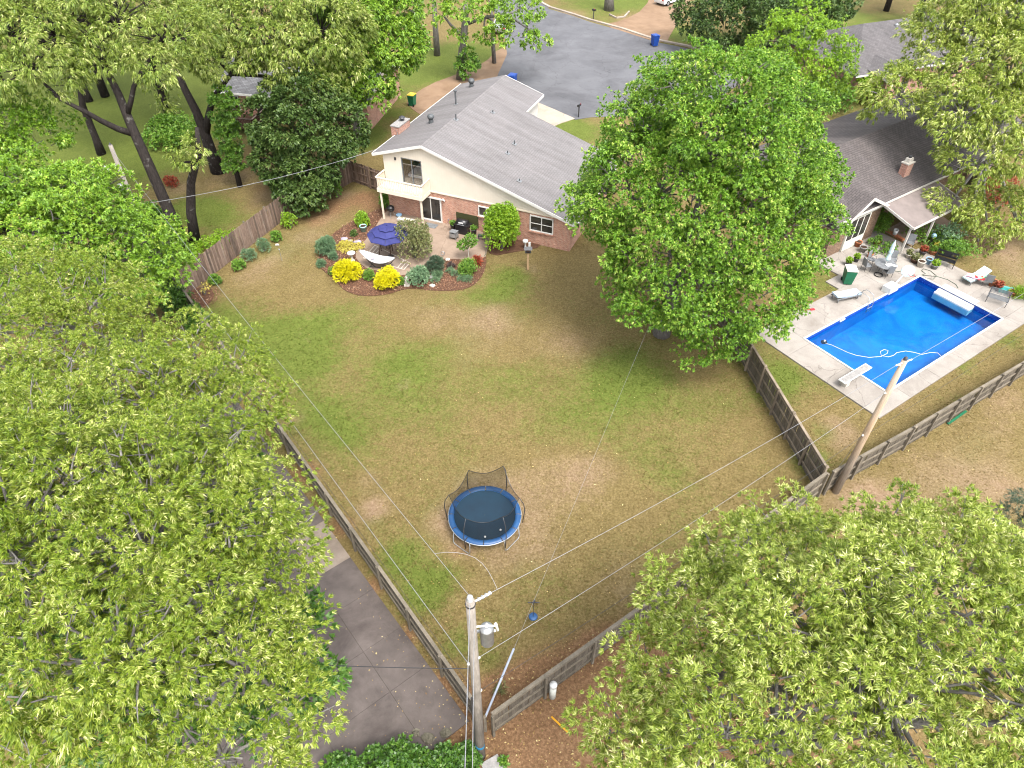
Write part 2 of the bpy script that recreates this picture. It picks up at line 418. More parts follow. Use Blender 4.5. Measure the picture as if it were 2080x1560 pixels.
leafmat('leaf_hedge_shade', (.014, .042, .006), (.04, .105, .012), (.085, .18, .02), (.16, .26, .04), .45, .25)  # darker leaf_shrub: shade painted into the bottom shrubs, plain dark green on hedges
leafmat('leaf_lime', (.06, .13, .008), (.15, .28, .012), (.24, .38, .02), (.34, .46, .04), .5, .3)
leafmat('leaf_yellow', (.24, .25, .004), (.52, .49, .004), (.70, .63, .007), (.78, .72, .02), .5, .25)
leafmat('leaf_blue', (.045, .10, .05), (.09, .17, .085), (.16, .26, .13), (.26, .34, .2), .6, .2)
leafmat('leaf_olive', (.06, .075, .022), (.13, .15, .05), (.22, .23, .09), (.40, .30, .18), .5, .25)
leafmat('leaf_red', (.12, .02, .012), (.24, .04, .02), (.34, .07, .03), (.40, .12, .06), .5, .25)
leafmat('leaf_gold', (.24, .22, .02), (.42, .37, .05), (.55, .48, .09), (.6, .55, .16), .5, .25)
leafmat('leaf_conifer', (.012, .03, .016), (.03, .06, .03), (.06, .10, .055), (.10, .15, .09), .5, .1)
barkmat('bark_dark', (.055, .046, .042), (.022, .018, .017), (.26, .25, .23))
barkmat('bark_grey', (.24, .22, .20), (.11, .10, .09), (.42, .41, .39))
barkmat('bark_oak', (.30, .28, .26), (.15, .14, .13), (.5, .49, .47))
brickmat('brick_pink', (.48, .205, .135), (.60, .315, .22), (.58, .47, .39))
brickmat('brick_red', (.42, .17, .12), (.52, .26, .19), (.5, .42, .36))
brickmat('brick_stone', (.24, .15, .10), (.36, .25, .17), (.16, .12, .09), .32, .11, .02)
shinglemat('shingle_grey', (.218, .205, .205), (.200, .189, .189), (.160, .150, .151))
shinglemat('shingle_brown', (.145, .127, .122), (.112, .098, .096), (.066, .058, .057), 'x')
shinglemat('shingle_far', (.155, .145, .147), (.122, .114, .116), (.078, .072, .072), 'x')
shinglemat('shingle_dark', (.20, .20, .21), (.14, .14, .15), (.08, .08, .08), 'x')
woodmat('wood_brown', (.30, .235, .195), (.17, .122, .097), .5, .5)
woodmat('wood_grey', (.20, .172, .138), (.10, .085, .068), .28)
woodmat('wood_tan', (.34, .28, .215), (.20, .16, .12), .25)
woodmat('wood_post', (.27, .235, .185), (.155, .13, .10), .15)
woodmat('wood_dark', (.12, .07, .05), (.06, .035, .026), .2)
woodmat('wood_pole_grey', (.36, .325, .29), (.22, .195, .17), .05)
woodmat('wood_pole_tan', (.62, .42, .24), (.42, .28, .165), .05)
simple('cream_paint', (.83, .735, .60), (.79, .69, .55), 1.2, .7, .25, bstr=.06)
simple('white_paint', (.74, .72, .68), (.66, .635, .60), 3, .5, .4)
simple('white_plastic', (.74, .74, .72), (.62, .62, .60), 2, .45, .4)
simple('galv', (.46, .47, .48), (.34, .35, .36), 8, .45, .5, .6)
simple('metal_dark', (.05, .05, .055), (.03, .03, .034), 6, .45, .5)
simple('metal_black', (.018, .018, .020), (.010, .010, .012), 5, .35, .5)
simple('metal_grey', (.22, .23, .24), (.15, .155, .16), 6, .5, .5)
simple('wire_alu', (.36, .365, .38), (.27, .27, .285), 20, .45, .5, .3)
simple('wire_black', (.045, .045, .05), (.03, .03, .035), 20, .5, .4)
simple('lead', (.13, .14, .145), (.09, .095, .10), 9, .6, .4, .3)
simple('blue_pad', (.018, .088, .23), (.012, .06, .17), 2.2, .45, .45, rand=.12)
simple('mat_black', (.006, .030, .055), (.005, .022, .042), 1.3, .6, .35)
simple('umbrella_blue', (.05, .055, .19), (.032, .036, .14), 3, .8, .2, rand=.12)
simple('bin_green', (.012, .16, .075), (.010, .12, .055), 3, .5, .4)
simple('bin_blue', (.012, .07, .36), (.010, .05, .26), 3, .5, .4)
simple('bin_yellow', (.75, .52, .03), (.6, .42, .03), 3, .5, .4)
simple('terracotta', (.50, .20, .10), (.38, .14, .07), 6, .85, .2)
simple('orange_pot', (.78, .20, .03), (.6, .15, .03), 5, .6, .3)
simple('mint', (.42, .72, .66), (.33, .6, .55), 5, .5, .4)
simple('blue_pot', (.30, .48, .66), (.22, .38, .54), 5, .5, .4)
simple('stone_grey', (.40, .38, .36), (.25, .24, .23), 7, .9, .2, bstr=.5, rand=.25)
simple('stone_pale', (.66, .62, .55), (.48, .44, .38), 9, .9, .2, bstr=.5)
simple('cloth_blue', (.46, .56, .68), (.33, .42, .54), 3, .9, .1)
simple('cloth_aqua', (.56, .72, .73), (.5, .66, .68), 3, .9, .1)
simple('cloth_white', (.74, .75, .75), (.58, .60, .63), 3, .9, .1)
simple('cloth_red', (.72, .06, .07), (.5, .04, .05), 4, .9, .1)
simple('cloth_pink', (.85, .45, .52), (.75, .3, .4), 4, .9, .1)
simple('cloth_green', (.35, .7, .42), (.22, .5, .3), 4, .9, .1)
simple('rug', (.34, .27, .22), (.24, .19, .155), 14, .95, .1)
simple('rug_stripe', (.62, .55, .47), (.5, .44, .37), 14, .95, .1)
simple('screen_bamboo', (.075, .075, .03), (.04, .042, .016), 12, .8, .2, stretch=(1, 1, 9))
simple('rubber', (.02, .02, .02), (.012, .012, .012), 6, .8, .2)
simple('teal', (.02, .32, .30), (.015, .24, .22), 4, .5, .4)
simple('car_white', (.82, .82, .82), (.78, .78, .78), 1, .2, .6)
simple('car_silver', (.5, .5, .52), (.45, .45, .47), 1, .25, .6, .5)
simple('red_light', (.5, .02, .02), None, 3, .3, .5)
simple('yellow_plastic', (.85, .42, .02), (.7, .33, .02), 3, .5, .4)
simple('blue_tape', (.01, .22, .42), (.01, .17, .33), 3, .5, .4)
simple('pvc', (.68, .69, .62), (.55, .56, .5), 5, .55, .3)
simple('bed_white', (.8, .82, .86), (.66, .7, .78), 2, .9, .1)
simple('soil', (.07, .045, .03), (.04, .026, .018), 14, .95, .1, bstr=.6)
simple('hose_green', (.05, .09, .05), (.03, .06, .03), 10, .5, .4)
simple('pale_purple', (.42, .37, .45), (.30, .27, .33), 5, .9, .2)
m, t, out = nodes('window_glass'); MATS['window_glass'] = m
co = t.nodes.new('ShaderNodeTexCoord').outputs['Object']
gr = ramp(t, [(.3, (.012, .012, .012)), (.7, (.05, .047, .042))]); t.links.new(noise(t, co, .9, 2), gr.inputs[0])
principled(t, out, gr.outputs[0], .04, .6)
m, t, out = nodes('clear_glass'); MATS['clear_glass'] = m
gl = t.nodes.new('ShaderNodeBsdfGlossy'); gl.inputs['Roughness'].default_value = .02
tp = t.nodes.new('ShaderNodeBsdfTransparent'); fr = t.nodes.new('ShaderNodeFresnel'); mx = t.nodes.new('ShaderNodeMixShader')
t.links.new(fr.outputs[0], mx.inputs[0]); t.links.new(tp.outputs[0], mx.inputs[1]); t.links.new(gl.outputs[0], mx.inputs[2]); t.links.new(mx.outputs[0], out.inputs[0])
m, t, out = nodes('net'); MATS['net'] = m       # fine black mesh netting: holes and threads
co = t.nodes.new('ShaderNodeTexCoord').outputs['UV']
tp = t.nodes.new('ShaderNodeBsdfTransparent'); df = t.nodes.new('ShaderNodeBsdfDiffuse'); df.inputs[0].default_value = (.012, .014, .016, 1)
mx = t.nodes.new('ShaderNodeMixShader'); mx.inputs[0].default_value = .42
t.links.new(tp.outputs[0], mx.inputs[1]); t.links.new(df.outputs[0], mx.inputs[2]); t.links.new(mx.outputs[0], out.inputs[0])
def concrete(name, c, c2, stain, scale=.6, rand=.12, crack=True):
    c, c2 = ka(c), ka(c2)
    m, t, out = nodes(name)
    co = t.nodes.new('ShaderNodeNewGeometry').outputs['Position']
    f = noise(t, co, scale, 6, .65, .3); r = ramp(t, [(.3, c2), (.7, c)]); t.links.new(f, r.inputs[0])
    f2 = noise(t, co, scale * .45, 5, .7, .6); k = ramp(t, [(.45, (1, 1, 1)), (.72, stain)]); t.links.new(f2, k.inputs[0])
    col = mixc(t, r.outputs[0], k.outputs[0], 1.0, 'MULTIPLY')
    f3 = noise(t, co, 40, 3, .7); k3 = ramp(t, [(.3, (.82, .82, .82)), (.7, (1.12, 1.12, 1.12))]); t.links.new(f3, k3.inputs[0])
    col = mixc(t, col, k3.outputs[0], 1.0, 'MULTIPLY')
    if crack:
        vo = t.nodes.new('ShaderNodeTexVoronoi'); vo.feature = 'DISTANCE_TO_EDGE'; vo.inputs['Scale'].default_value = .28
        wv = t.nodes.new('ShaderNodeVectorMath'); wv.operation = 'ADD'
        nn = t.nodes.new('ShaderNodeTexNoise'); nn.inputs['Scale'].default_value = 1.1; nn.inputs['Detail'].default_value = 6; t.links.new(co, nn.inputs['Vector'])
        t.links.new(co, wv.inputs[0]); t.links.new(nn.outputs['Color'], wv.inputs[1]); t.links.new(wv.outputs[0], vo.inputs['Vector'])
        ck = ramp(t, [(.0, (.45, .43, .41)), (.006, (1, 1, 1))]); t.links.new(vo.outputs['Distance'], ck.inputs[0])
        col = mixc(t, col, ck.outputs[0], .7, 'MULTIPLY')
    oi = t.nodes.new('ShaderNodeObjectInfo').outputs['Random']; kr = ramp(t, [(0, (1 - rand,) * 3), (1, (1 + rand * .5,) * 3)]); t.links.new(oi, kr.inputs[0])
    col = mixc(t, col, kr.outputs[0], 1.0, 'MULTIPLY')
    principled(t, out, col, .9, .2, 0, f3, .25, .01)
    MATS[name] = m; return m
concrete('deck_concrete', (.395, .36, .32), (.305, .272, .24), (.70, .67, .65))
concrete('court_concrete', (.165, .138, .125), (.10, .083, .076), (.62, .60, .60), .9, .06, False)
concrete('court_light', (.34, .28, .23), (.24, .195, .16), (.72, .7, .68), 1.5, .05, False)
concrete('patio_concrete', (.36, .27, .205), (.28, .208, .156), (.80, .78, .76), 1.4, .05)
concrete('drive_concrete', (.48, .40, .32), (.39, .325, .26), (.8, .78, .76), .8, .05)
concrete('kerb_concrete', (.47, .40, .33), (.36, .30, .25), (.7, .66, .6), 1.2, .15, False)
concrete('asphalt', (.16, .16, .17), (.115, .115, .124), (.68, .67, .67), .35, .0)
concrete('dirt_drive', (.31, .205, .13), (.225, .145, .09), (.72, .68, .62), .55, .0, False)
concrete('mulch_flat', (.15, .078, .047), (.09, .046, .029), (.7, .68, .66), 5, .0, False)

# ---------------------------------------------------------------- lie of the land: ground cover fields
def field(X, Y, spots):
    o = np.zeros_like(X)
    for u, v, r, a in spots:
        g = G(u, v); r = r
        o += a * np.exp(-((X - g.x) ** 2 + (Y - g.y) ** 2) / (r * r))
    return o
GREEN = [(600, 740, 2.2, .95), (560, 680, 1.8, .6), (640, 830, 2.0, .75), (440, 650, 1.8, .75), (500, 690, 2.0, .5), (1290, 770, 2.4, .7), (1250, 720, 2.0, .3),
         (830, 760, 2.8, .38), (840, 830, 2.6, .42), (900, 700, 2.5, .2), (1040, 560, 1.3, .6), (1010, 600, 1.3, .4), (960, 605, 1.0, .4), (880, 610, 1.2, .3),
         (800, 1130, 1.3, .8), (860, 1200, 1.1, .75), (760, 1060, .8, .5), (900, 1170, 1.0, .5), (700, 890, 1.4, .4), (930, 1310, .7, .5), (1000, 1340, .7, .35),
         (1590, 760, 1.2, .8), (1650, 940, .9, .9), (1680, 880, .9, .4), (1580, 800, .9, .5), (1180, 830, 3, .25), (1060, 770, 3, .25), (1250, 900, 2, .2), (1470, 820, 2.2, .35), (1350, 960, 1.4, .25),
         (700, 640, 2.2, .25), (620, 660, 1.8, .4), (1750, 790, .8, .3), (1950, 740, .8, .4), (2050, 690, .8, .4),
         (280, 230, 8, 1.4), (200, 260, 8, 1.2), (330, 200, 8, 1.3), (400, 420, 2.2, .7), (450, 440, 2, .7), (360, 440, 1.5, .4), (430, 480, 1.2, .4), (250, 330, 5, 1.0), (150, 150, 12, 1.4), (400, 150, 8, 1.2),
         (900, 120, 4, .9), (850, 150, 3.5, .9), (960, 110, 3.5, .9), (800, 190, 3, .7), (750, 270, 2.2, .6), (790, 230, 1.5, .6), (1140, 265, 2.4, 1.3), (1150, 250, 2, .8),
         (690, 250, 4, .6), (730, 300, 1.8, .6), (1200, 10, 5, .6), (1290, 5, 5, .7), (1390, 70, 3, .8), (1440, 75, 3, .8), (1800, 60, 8, .7), (1650, 210, 4, .6), (1900, 480, 1.5, .7), (1680, 580, 1.3, .5), (2050, 520, 1.5, .3), (1440, 700, 2.2, .4)]
DIRT = [(985, 1000, 2.2, .5), (900, 1060, 1.1, .75), (940, 1110, .9, .6), (1080, 1050, 1.8, .4), (1130, 950, 2.0, .35), (1200, 950, 1.4, .35), (1180, 1000, 1.6, .25), (760, 1030, .75, 1.0), (745, 975, .8, .5), (1010, 1130, 1.0, .4),
        (1000, 640, 2.2, .5), (1040, 680, 2.4, .3), (960, 730, 1.6, .25), (1080, 545, .6, .7), (1720, 880, 1.0, .7), (1700, 905, .7, .5), (1690, 850, .8, .4), (1820, 820, .8, .35), (860, 660, 2.0, .3), (590, 850, .6, .6), (1170, 700, 2.5, .3), (820, 780, .5, .5),
        (1800, 1080, 3.0, .55), (2000, 870, 2.4, .4), (1900, 980, 2.6, .5), (2060, 1000, 2.4, .45), (2050, 810, 1.6, .45), (1880, 1150, 2.4, .5), (1750, 1010, 1.5, .5), (1500, 560, 2.5, .4), (1420, 680, 2.5, .35), (1100, 1130, 1.2, .4), (1250, 1130, 1.5, .4), (1290, 1200, 1.5, .3),
        (410, 610, 1.0, .3), (560, 520, 1.6, .5), (500, 560, 1.6, .4), (620, 480, 1.5, .55), (660, 440, 1.5, .6), (700, 400, 1.5, .6), (640, 560, 2, .2), (380, 380, 2, .4), (540, 400, 2.0, .5), (470, 360, 2, .5), (1150, 30, 3, .5), (1290, 40, 3, .6), (2030, 500, 2.5, .8), (1960, 480, 1.5, .4), (2060, 560, 1.5, .3)]
LITTER = [(1050, 1500, 2.2, 1.3), (1130, 1440, 1.4, 1.1), (1230, 1340, 1.2, .9), (1010, 1540, 2, 1.2), (1180, 1500, 3, 1.2), (1400, 1500, 4, 1.2), (1600, 1450, 5, 1.2), (1000, 1400, .5, .3), (690, 1070, .8, .9), (760, 1190, .7, .9), (830, 1290, .7, .9), (900, 1380, .7, .9), (620, 960, 1, .9),
          (330, 480, 1.2, 1.1), (350, 520, 1.2, 1.2), (360, 560, 1.2, 1.2), (310, 430, 1.2, .9), (580, 400, 1.4, .6), (530, 380, 1.4, .5), (680, 420, 1.6, .8), (640, 450, 1.4, .6), (740, 400, 1.2, .9), (760, 420, 1, .8), (430, 300, 2, .5), (850, 1080, .9, .35), (930, 1120, .9, .5), (400, 620, .7, .5), (430, 380, 1, .4), (460, 340, 2, .6), (520, 320, 2, .6)]
def smooth_noise(X, Y, s, seed):
    r = np.random.default_rng(seed); o = np.zeros_like(X); a = 1.0; tot = 0
    for k in range(4):
        for _ in range(3):
            th = r.uniform(0, 6.28); ph = r.uniform(0, 6.28)
            o += a * np.sin((X * math.cos(th) + Y * math.sin(th)) / s * (2 ** k) + ph + 1.3 * np.sin((X * math.sin(th) - Y * math.cos(th)) / s * (2 ** k) * .7 + ph * 2))
        tot += 3 * a; a *= .55
    return o / tot
def ground_fields(X, Y):
    g = .19 + field(X, Y, GREEN) + .42 * smooth_noise(X, Y, 1.7, 3)
    d = .10 + field(X, Y, DIRT) + .30 * smooth_noise(X, Y, 1.3, 5)
    l = field(X, Y, LITTER) + .10 * smooth_noise(X, Y, 1.0, 9)
    return np.clip(g, 0, 1), np.clip(d, 0, 1), np.clip(l, 0, 1)
# ---------------------------------------------------------------- ground sheet
POOL_C, POOL_A = Vector((24.85, 35.32, 0)), R(34.2)
def poolxy(X, Y):
    dx, dy = X - POOL_C.x, Y - POOL_C.y
    return dx * math.cos(POOL_A) + dy * math.sin(POOL_A), -dx * math.sin(POOL_A) + dy * math.cos(POOL_A)
xs = np.concatenate([[-1500, -400, -150, -100], np.arange(-80, 80.01, .6), [100, 150, 400, 1500]])
ys = np.concatenate([[-600, -100, -20], np.arange(-6, 30, .45), np.arange(30, 125, .7), [150, 250, 600, 2500]])
GX, GY = np.meshgrid(xs, ys); nx, ny = len(xs), len(ys)
gz = .025 * smooth_noise(GX, GY, 1.2, 21); gz = np.where((np.abs(GX) < 80) & (GY > -6) & (GY < 125), gz - .03, -.03)
idx = np.arange(nx * ny).reshape(ny, nx)
F_ = np.stack([idx[:-1, :-1], idx[:-1, 1:], idx[1:, 1:], idx[1:, :-1]], -1).reshape(-1, 4)
cx, cy = GX.ravel()[F_].mean(1), GY.ravel()[F_].mean(1); px, py = poolxy(cx, cy)
F_ = F_[~((np.abs(px) < 6.6) & (np.abs(py) < 3.4))]
me = bpy.data.meshes.new('lawn'); me.vertices.add(nx * ny)
me.vertices.foreach_set('co', np.stack([GX, GY, gz], -1).astype(np.float32).ravel())
me.loops.add(F_.size); me.loops.foreach_set('vertex_index', F_.astype(np.int32).ravel())
me.polygons.add(len(F_)); me.polygons.foreach_set('loop_start', np.arange(0, F_.size, 4, dtype=np.int32)); me.update(calc_edges=True)
fg, fd, fl = ground_fields(GX.ravel(), GY.ravel())
ca = me.attributes.new('cover', 'FLOAT_COLOR', 'POINT')
ca.data.foreach_set('color', np.stack([fg, fd, fl, np.ones_like(fg)], -1).astype(np.float32).ravel())
m, t, out = nodes('lawn'); MATS['lawn'] = m
co = t.nodes.new('ShaderNodeNewGeometry').outputs['Position']
at = t.nodes.new('ShaderNodeAttribute'); at.attribute_name = 'cover'
sp = t.nodes.new('ShaderNodeSeparateColor'); t.links.new(at.outputs['Color'], sp.inputs[0])
n1 = noise(t, co, 2.4, 6, .68, .5); n2 = noise(t, co, 6, 6, .75); n3 = noise(t, co, 9, 8, .82); n4 = noise(t, co, .8, 5, .6, .3)
def perturb(ch, a, b):
    s = math_(t, 'ADD', ch, math_(t, 'MULTIPLY', math_(t, 'SUBTRACT', n1, .5), a))
    return math_(t, 'ADD', s, math_(t, 'MULTIPLY', math_(t, 'SUBTRACT', n2, .5), b))
tan = ramp(t, [(.34, (.076, .055, .019)), (.5, (.136, .101, .040)), (.66, (.205, .157, .074))]); t.links.new(n3, tan.inputs[0])
grn = ramp(t, [(.34, (.045, .063, .010)), (.5, (.086, .109, .020)), (.66, (.134, .152, .036))]); t.links.new(n3, grn.inputs[0])
drt = ramp(t, [(.34, (.125, .080, .046)), (.5, (.195, .132, .082)), (.66, (.29, .21, .142))]); t.links.new(n3, drt.inputs[0])
lit = ramp(t, [(.34, (.085, .046, .022)), (.5, (.165, .093, .048)), (.66, (.27, .17, .094))]); t.links.new(n3, lit.inputs[0])
gf = ramp(t, [(.22, (0, 0, 0)), (.78, (1, 1, 1))]); t.links.new(perturb(sp.outputs[0], .95, .9), gf.inputs[0])
df_ = ramp(t, [(.30, (0, 0, 0)), (.95, (1, 1, 1))]); t.links.new(perturb(sp.outputs[1], .9, .7), df_.inputs[0])
lf = ramp(t, [(.30, (0, 0, 0)), (.80, (1, 1, 1))]); t.links.new(perturb(sp.outputs[2], .6, .7), lf.inputs[0])
col = mixc(t, tan.outputs[0], grn.outputs[0], gf.outputs[0]); col = mixc(t, col, drt.outputs[0], df_.outputs[0]); col = mixc(t, col, lit.outputs[0], lf.outputs[0])
k = ramp(t, [(.3, (.90, .90, .88)), (.7, (1.07, 1.07, 1.07))]); t.links.new(n4, k.inputs[0]); col = mixc(t, col, k.outputs[0], 1.0, 'MULTIPLY')
principled(t, out, col, .95, .12, 0, math_(t, 'ADD', n3, math_(t, 'MULTIPLY', n2, 1.5)), .55, .05)
me.materials.append(m); lawn = link('ground', me); struct(lawn); lawn['label'] = 'patchy green and tan lawn with bare earth and fallen leaves'

def sheet(name, pix, z, mat, t_=.0, sub=None):
    pts = [Vector((G(*p).x, G(*p).y, z)) for p in pix]
    mb = MB(); mb.slab(pts, max(t_, .05)); return struct(mb.build(name, MATS[mat]))
def smoothpix(pix, it=2):
    p = [Vector(q) for q in pix]
    for _ in range(it):
        p = [x for i in range(len(p)) for x in (p[i] * .75 + p[(i + 1) % len(p)] * .25, p[i] * .25 + p[(i + 1) % len(p)] * .75)]
    return [tuple(q) for q in p]
def resample(pts, step):
    out_ = [pts[0]]; 
    for a, b in zip(pts, pts[1:]):
        n = max(1, round((b - a).length / step)); out_ += [a + (b - a) * i / n for i in range(1, n + 1)]
    return out_
# street, kerb, drives
sheet('street', [(1115, 18), (1160, 31), (1200, 45), (1260, 62), (1330, 85), (1395, 98), (1470, 125), (1500, 170), (1440, 215), (1300, 235), (1200, 238), (1168, 243), (1130, 226), (1085, 208), (1040, 193), (1000, 186), (1012, 150), (1030, 110), (1026, 80), (1010, 40), (985, -30), (960, -90), (1040, -110), (1070, -40)], .012, 'asphalt')
sheet('dirt_driveway', smoothpix([(822, 205), (870, 172), (930, 150), (985, 128), (1014, 96), (1040, 106), (1022, 155), (1008, 190), (940, 200), (870, 240), (840, 225)], 1), .004, 'dirt_drive')
sheet('far_driveway', smoothpix([(1222, 50), (1290, 72), (1352, 90), (1362, 70), (1388, 28), (1410, -20), (1330, -30), (1310, 18), (1265, 42)], 1), .006, 'dirt_drive')
sheet('concrete_driveway', [(1060, 215), (1090, 207), (1130, 224), (1168, 241), (1140, 250), (1112, 262), (1085, 285), (1060, 280)], .02, 'drive_concrete')
kerb = struct(thing('kerb', 'pale concrete kerb along the far edge of the grey street', 'kerb', G(1115, 16))); del kerb['category']
kp = resample([G(u, v) for u, v in [(1060, -42), (1100, 6), (1117, 15), (1160, 28), (1200, 41), (1262, 58), (1332, 81), (1397, 94), (1472, 121), (1506, 166)]], 3.0)
for a, b in zip(kp, kp[1:]):
    d = (b - a).normalized(); mb = MB(G(1115, 16)); mb.bar(a + d * .01 + Vector((0, 0, .05)), b - d * .01 + Vector((0, 0, .05)), .38, .16); mb.build('kerb_stone', MATS['kerb_concrete'], kerb)
kp2 = resample([G(u, v) for u, v in [(1238, 30), (1252, 37), (1268, 35), (1278, 24)]], 1.5)
eg = thing('garden_edging', 'curved low stone edging beside the far brown driveway', 'edging', kp2[0])
for a, b in zip(kp2, kp2[1:]):
    mb = MB(kp2[0]); mb.bar(a + Vector((0, 0, .06)), b * .99 + a * .01 + Vector((0, 0, .06)), .2, .16); mb.build('stone', MATS['kerb_concrete'], eg)

# concrete court beyond the left fence
court = struct(thing('concrete_court', 'dark weathered concrete slabs beyond the side fence', 'court', (-1.86, 11.47, 0), R(128.3))); del court['category']
cxs = [-.35, 2.5, 4.6, 6.9, 8.97, 11.58, 14.0, 16.6, 19.2, 22.0]; cys = [0, 1.8, 4.6, 7.4, 10.2]
for i in range(len(cxs) - 1):
    for j in range(len(cys) - 1):
        g = .005; mb = MB(); hz = random.uniform(-.004, .004)
        x0, x1, y0, y1 = cxs[i] + g, cxs[i + 1] - g, cys[j] + g, cys[j + 1] - g
        mb.slab([(x0, y0, .025 + hz), (x1, y0, .025 + hz), (x1, y1, .025 + hz), (x0, y1, .025 + hz)], .1)
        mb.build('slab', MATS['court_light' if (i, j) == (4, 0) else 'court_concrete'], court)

# mulch beds and patio
BED = smoothpix([(650, 505), (645, 538), (664, 556), (681, 567), (697, 589), (720, 598), (744, 602), (787, 598), (813, 589), (839, 584), (882, 591), (934, 590), (958, 582), (974, 568), (986, 546), (990, 520), (950, 500), (800, 420), (771, 423), (726, 444), (692, 463), (668, 483)], 2)
sheet('mulch_bed', BED, .02, 'mulch_flat')
sheet('mulch_ring', smoothpix([(378, 600), (395, 585), (425, 582), (437, 598), (425, 618), (398, 627), (380, 620)], 2), .02, 'mulch_flat')
PATIO = [(772, 447), (757, 470), (738, 494), (718, 517), (737, 543), (770, 552), (829, 562), (855, 545), (872, 528), (905, 526), (945, 528), (985, 528), (992, 500), (1000, 478), (902, 446), (800, 420), (785, 430)]
sheet('patio', smoothpix(PATIO, 1), .045, 'patio_concrete')
sheet('mulch_strip', smoothpix([(985, 500), (1000, 520), (1040, 512), (1090, 505), (1100, 496), (1060, 480), (1000, 470)], 1), .016, 'mulch_flat')

def inpoly(x, y, poly):
    c = False; j = len(poly) - 1
    for i in range(len(poly)):
        xi, yi = poly[i]; xj, yj = poly[j]
        if (yi > y) != (yj > y) and x < (xj - xi) * (y - yi) / (yj - yi) + xi: c = not c
        j = i
    return c
def flakes(name, label, pts, size, mats, kind=True):
    n = len(pts); P = np.array(pts); a = RNG.uniform(0, 6.28, n); L = size * RNG.uniform(.5, 1.3, n); W = L * RNG.uniform(.3, .7, n)
    D = np.stack([np.cos(a), np.sin(a), RNG.uniform(-.35, .35, n)], 1) * L[:, None] * .5; E_ = np.stack([-np.sin(a), np.cos(a), RNG.uniform(-.4, .4, n)], 1) * W[:, None] * .5
    V = np.stack([P - D, P + E_, P + D, P - E_], 1)
    o = link(name, quadmesh(name, V, RNG.uniform(0, 1, n), mats)); o['label'] = label; return stuff(o)
bedw = [(G(u, v).x, G(u, v).y) for u, v in BED]; patw = [(G(u, v).x, G(u, v).y) for u, v in PATIO]
bx0, bx1 = min(p[0] for p in bedw), max(p[0] for p in bedw); by0, by1 = min(p[1] for p in bedw), max(p[1] for p in bedw)
pts = []
while len(pts) < 9000:
    x, y = random.uniform(bx0 - .3, bx1 + .3), random.uniform(by0 - .3, by1 + .3)
    if inpoly(x + random.gauss(0, .12), y + random.gauss(0, .12), bedw) and not inpoly(x, y, patw): pts.append((x, y, .03 + random.random() * .03))
g0 = G(406, 604)
for _ in range(900):
    a, r = random.uniform(0, 6.28), random.random() ** .5 * 1.35; pts.append((g0.x + r * math.cos(a), g0.y + r * math.sin(a), .04))
leafmat('mulch_chip', (.055, .027, .017), (.13, .064, .038), (.22, .12, .075), (.36, .25, .175), .9, .0, .1)
flakes('mulch_chips', 'reddish brown bark mulch chips covering the garden beds', pts, .11, MATS['mulch_chip'])
# fallen leaves
leafmat('fallen_leaf', (.13, .07, .028), (.26, .165, .06), (.44, .34, .14), (.55, .48, .26), .8, .05, .2)
pts = []
for _ in range(14000):
    u, v = random.uniform(340, 2080), random.uniform(330, 1560); p = G(u, v)
    dens = float(ground_fields(np.array([p.x]), np.array([p.y]))[2][0]) if False else 0
    pts.append((p.x, p.y, .02 + random.random() * .02))
P_ = np.array(pts); l_ = ground_fields(P_[:, 0], P_[:, 1]); keep = RNG.uniform(0, 1, len(P_)) < .12 + .9 * l_[2] + .12 * l_[1]
ax, ay = poolxy(P_[:, 0], P_[:, 1]); keep &= ~((np.abs(ax) < 6.4) & (np.abs(ay) < 3.2))
flakes('fallen_leaves', 'small dry yellow and tan leaves scattered over the lawn', P_[keep], .075, MATS['fallen_leaf'])
# grass blades, denser where green
n = 260000
U_, V_ = RNG.uniform(330, 2080, n), RNG.uniform(340, 1560, n) ** 1.0
r0 = _F[None] + ((U_ - 1040) / FPX)[:, None] * np.array([[1.0, 0, 0]]) + ((V_ - 780) / FPX)[:, None] * _D[None]
tt = -CAM_H / r0[:, 2]; P_ = r0 * tt[:, None]; P_[:, 2] = 0
g_, d_, l_ = ground_fields(P_[:, 0], P_[:, 1]); ax, ay = poolxy(P_[:, 0], P_[:, 1])
clump = smooth_noise(P_[:, 0], P_[:, 1], .16, 55)
keep = RNG.uniform(0, 1, n) < np.clip((.55 + .6 * g_ - .65 * d_ - .9 * l_) * (.75 + 1.6 * clump), .02, 1)
keep &= ~((ax > -8.4) & (ax < 9.4) & (ay > -4.05) & (ay < 5.3)) & ~((ax > 1.4) & (ax < 9) & (ay > 5) & (ay < 9))
cdx, cdy = P_[:, 0] + 1.86, P_[:, 1] - 11.47; ca_, sa_ = math.cos(R(128.3)), math.sin(R(128.3)); ccx, ccy = cdx * ca_ + cdy * sa_, -cdx * sa_ + cdy * ca_
keep &= ~((ccx > -.5) & (ccx < 22.2) & (ccy > -.1) & (ccy < 10.4))
P_, g_, d_ = P_[keep], g_[keep], d_[keep]
ok = np.array([not inpoly(x, y, bedw) if bx0 < x < bx1 and by0 < y < by1 else True for x, y in P_[:, :2]]); P_, g_, d_ = P_[ok], g_[ok], d_[ok]
n = len(P_); a = RNG.uniform(0, 6.28, n); w = .013 + .012 * RNG.uniform(0, 1, n) * (1 + P_[:, 1] / 40); h = RNG.uniform(.03, .075, n) * (.7 + .5 * g_)
W_ = np.stack([np.cos(a) * w, np.sin(a) * w, 0 * a], 1); b = RNG.uniform(0, 6.28, n); ln = RNG.uniform(.02, .075, n)
T_ = np.stack([np.cos(b) * ln, np.sin(b) * ln, h], 1); P_[:, 2] = -.02
V = np.stack([P_ - W_ * 1.3, P_ + W_ * 1.3, P_ + T_], 1)
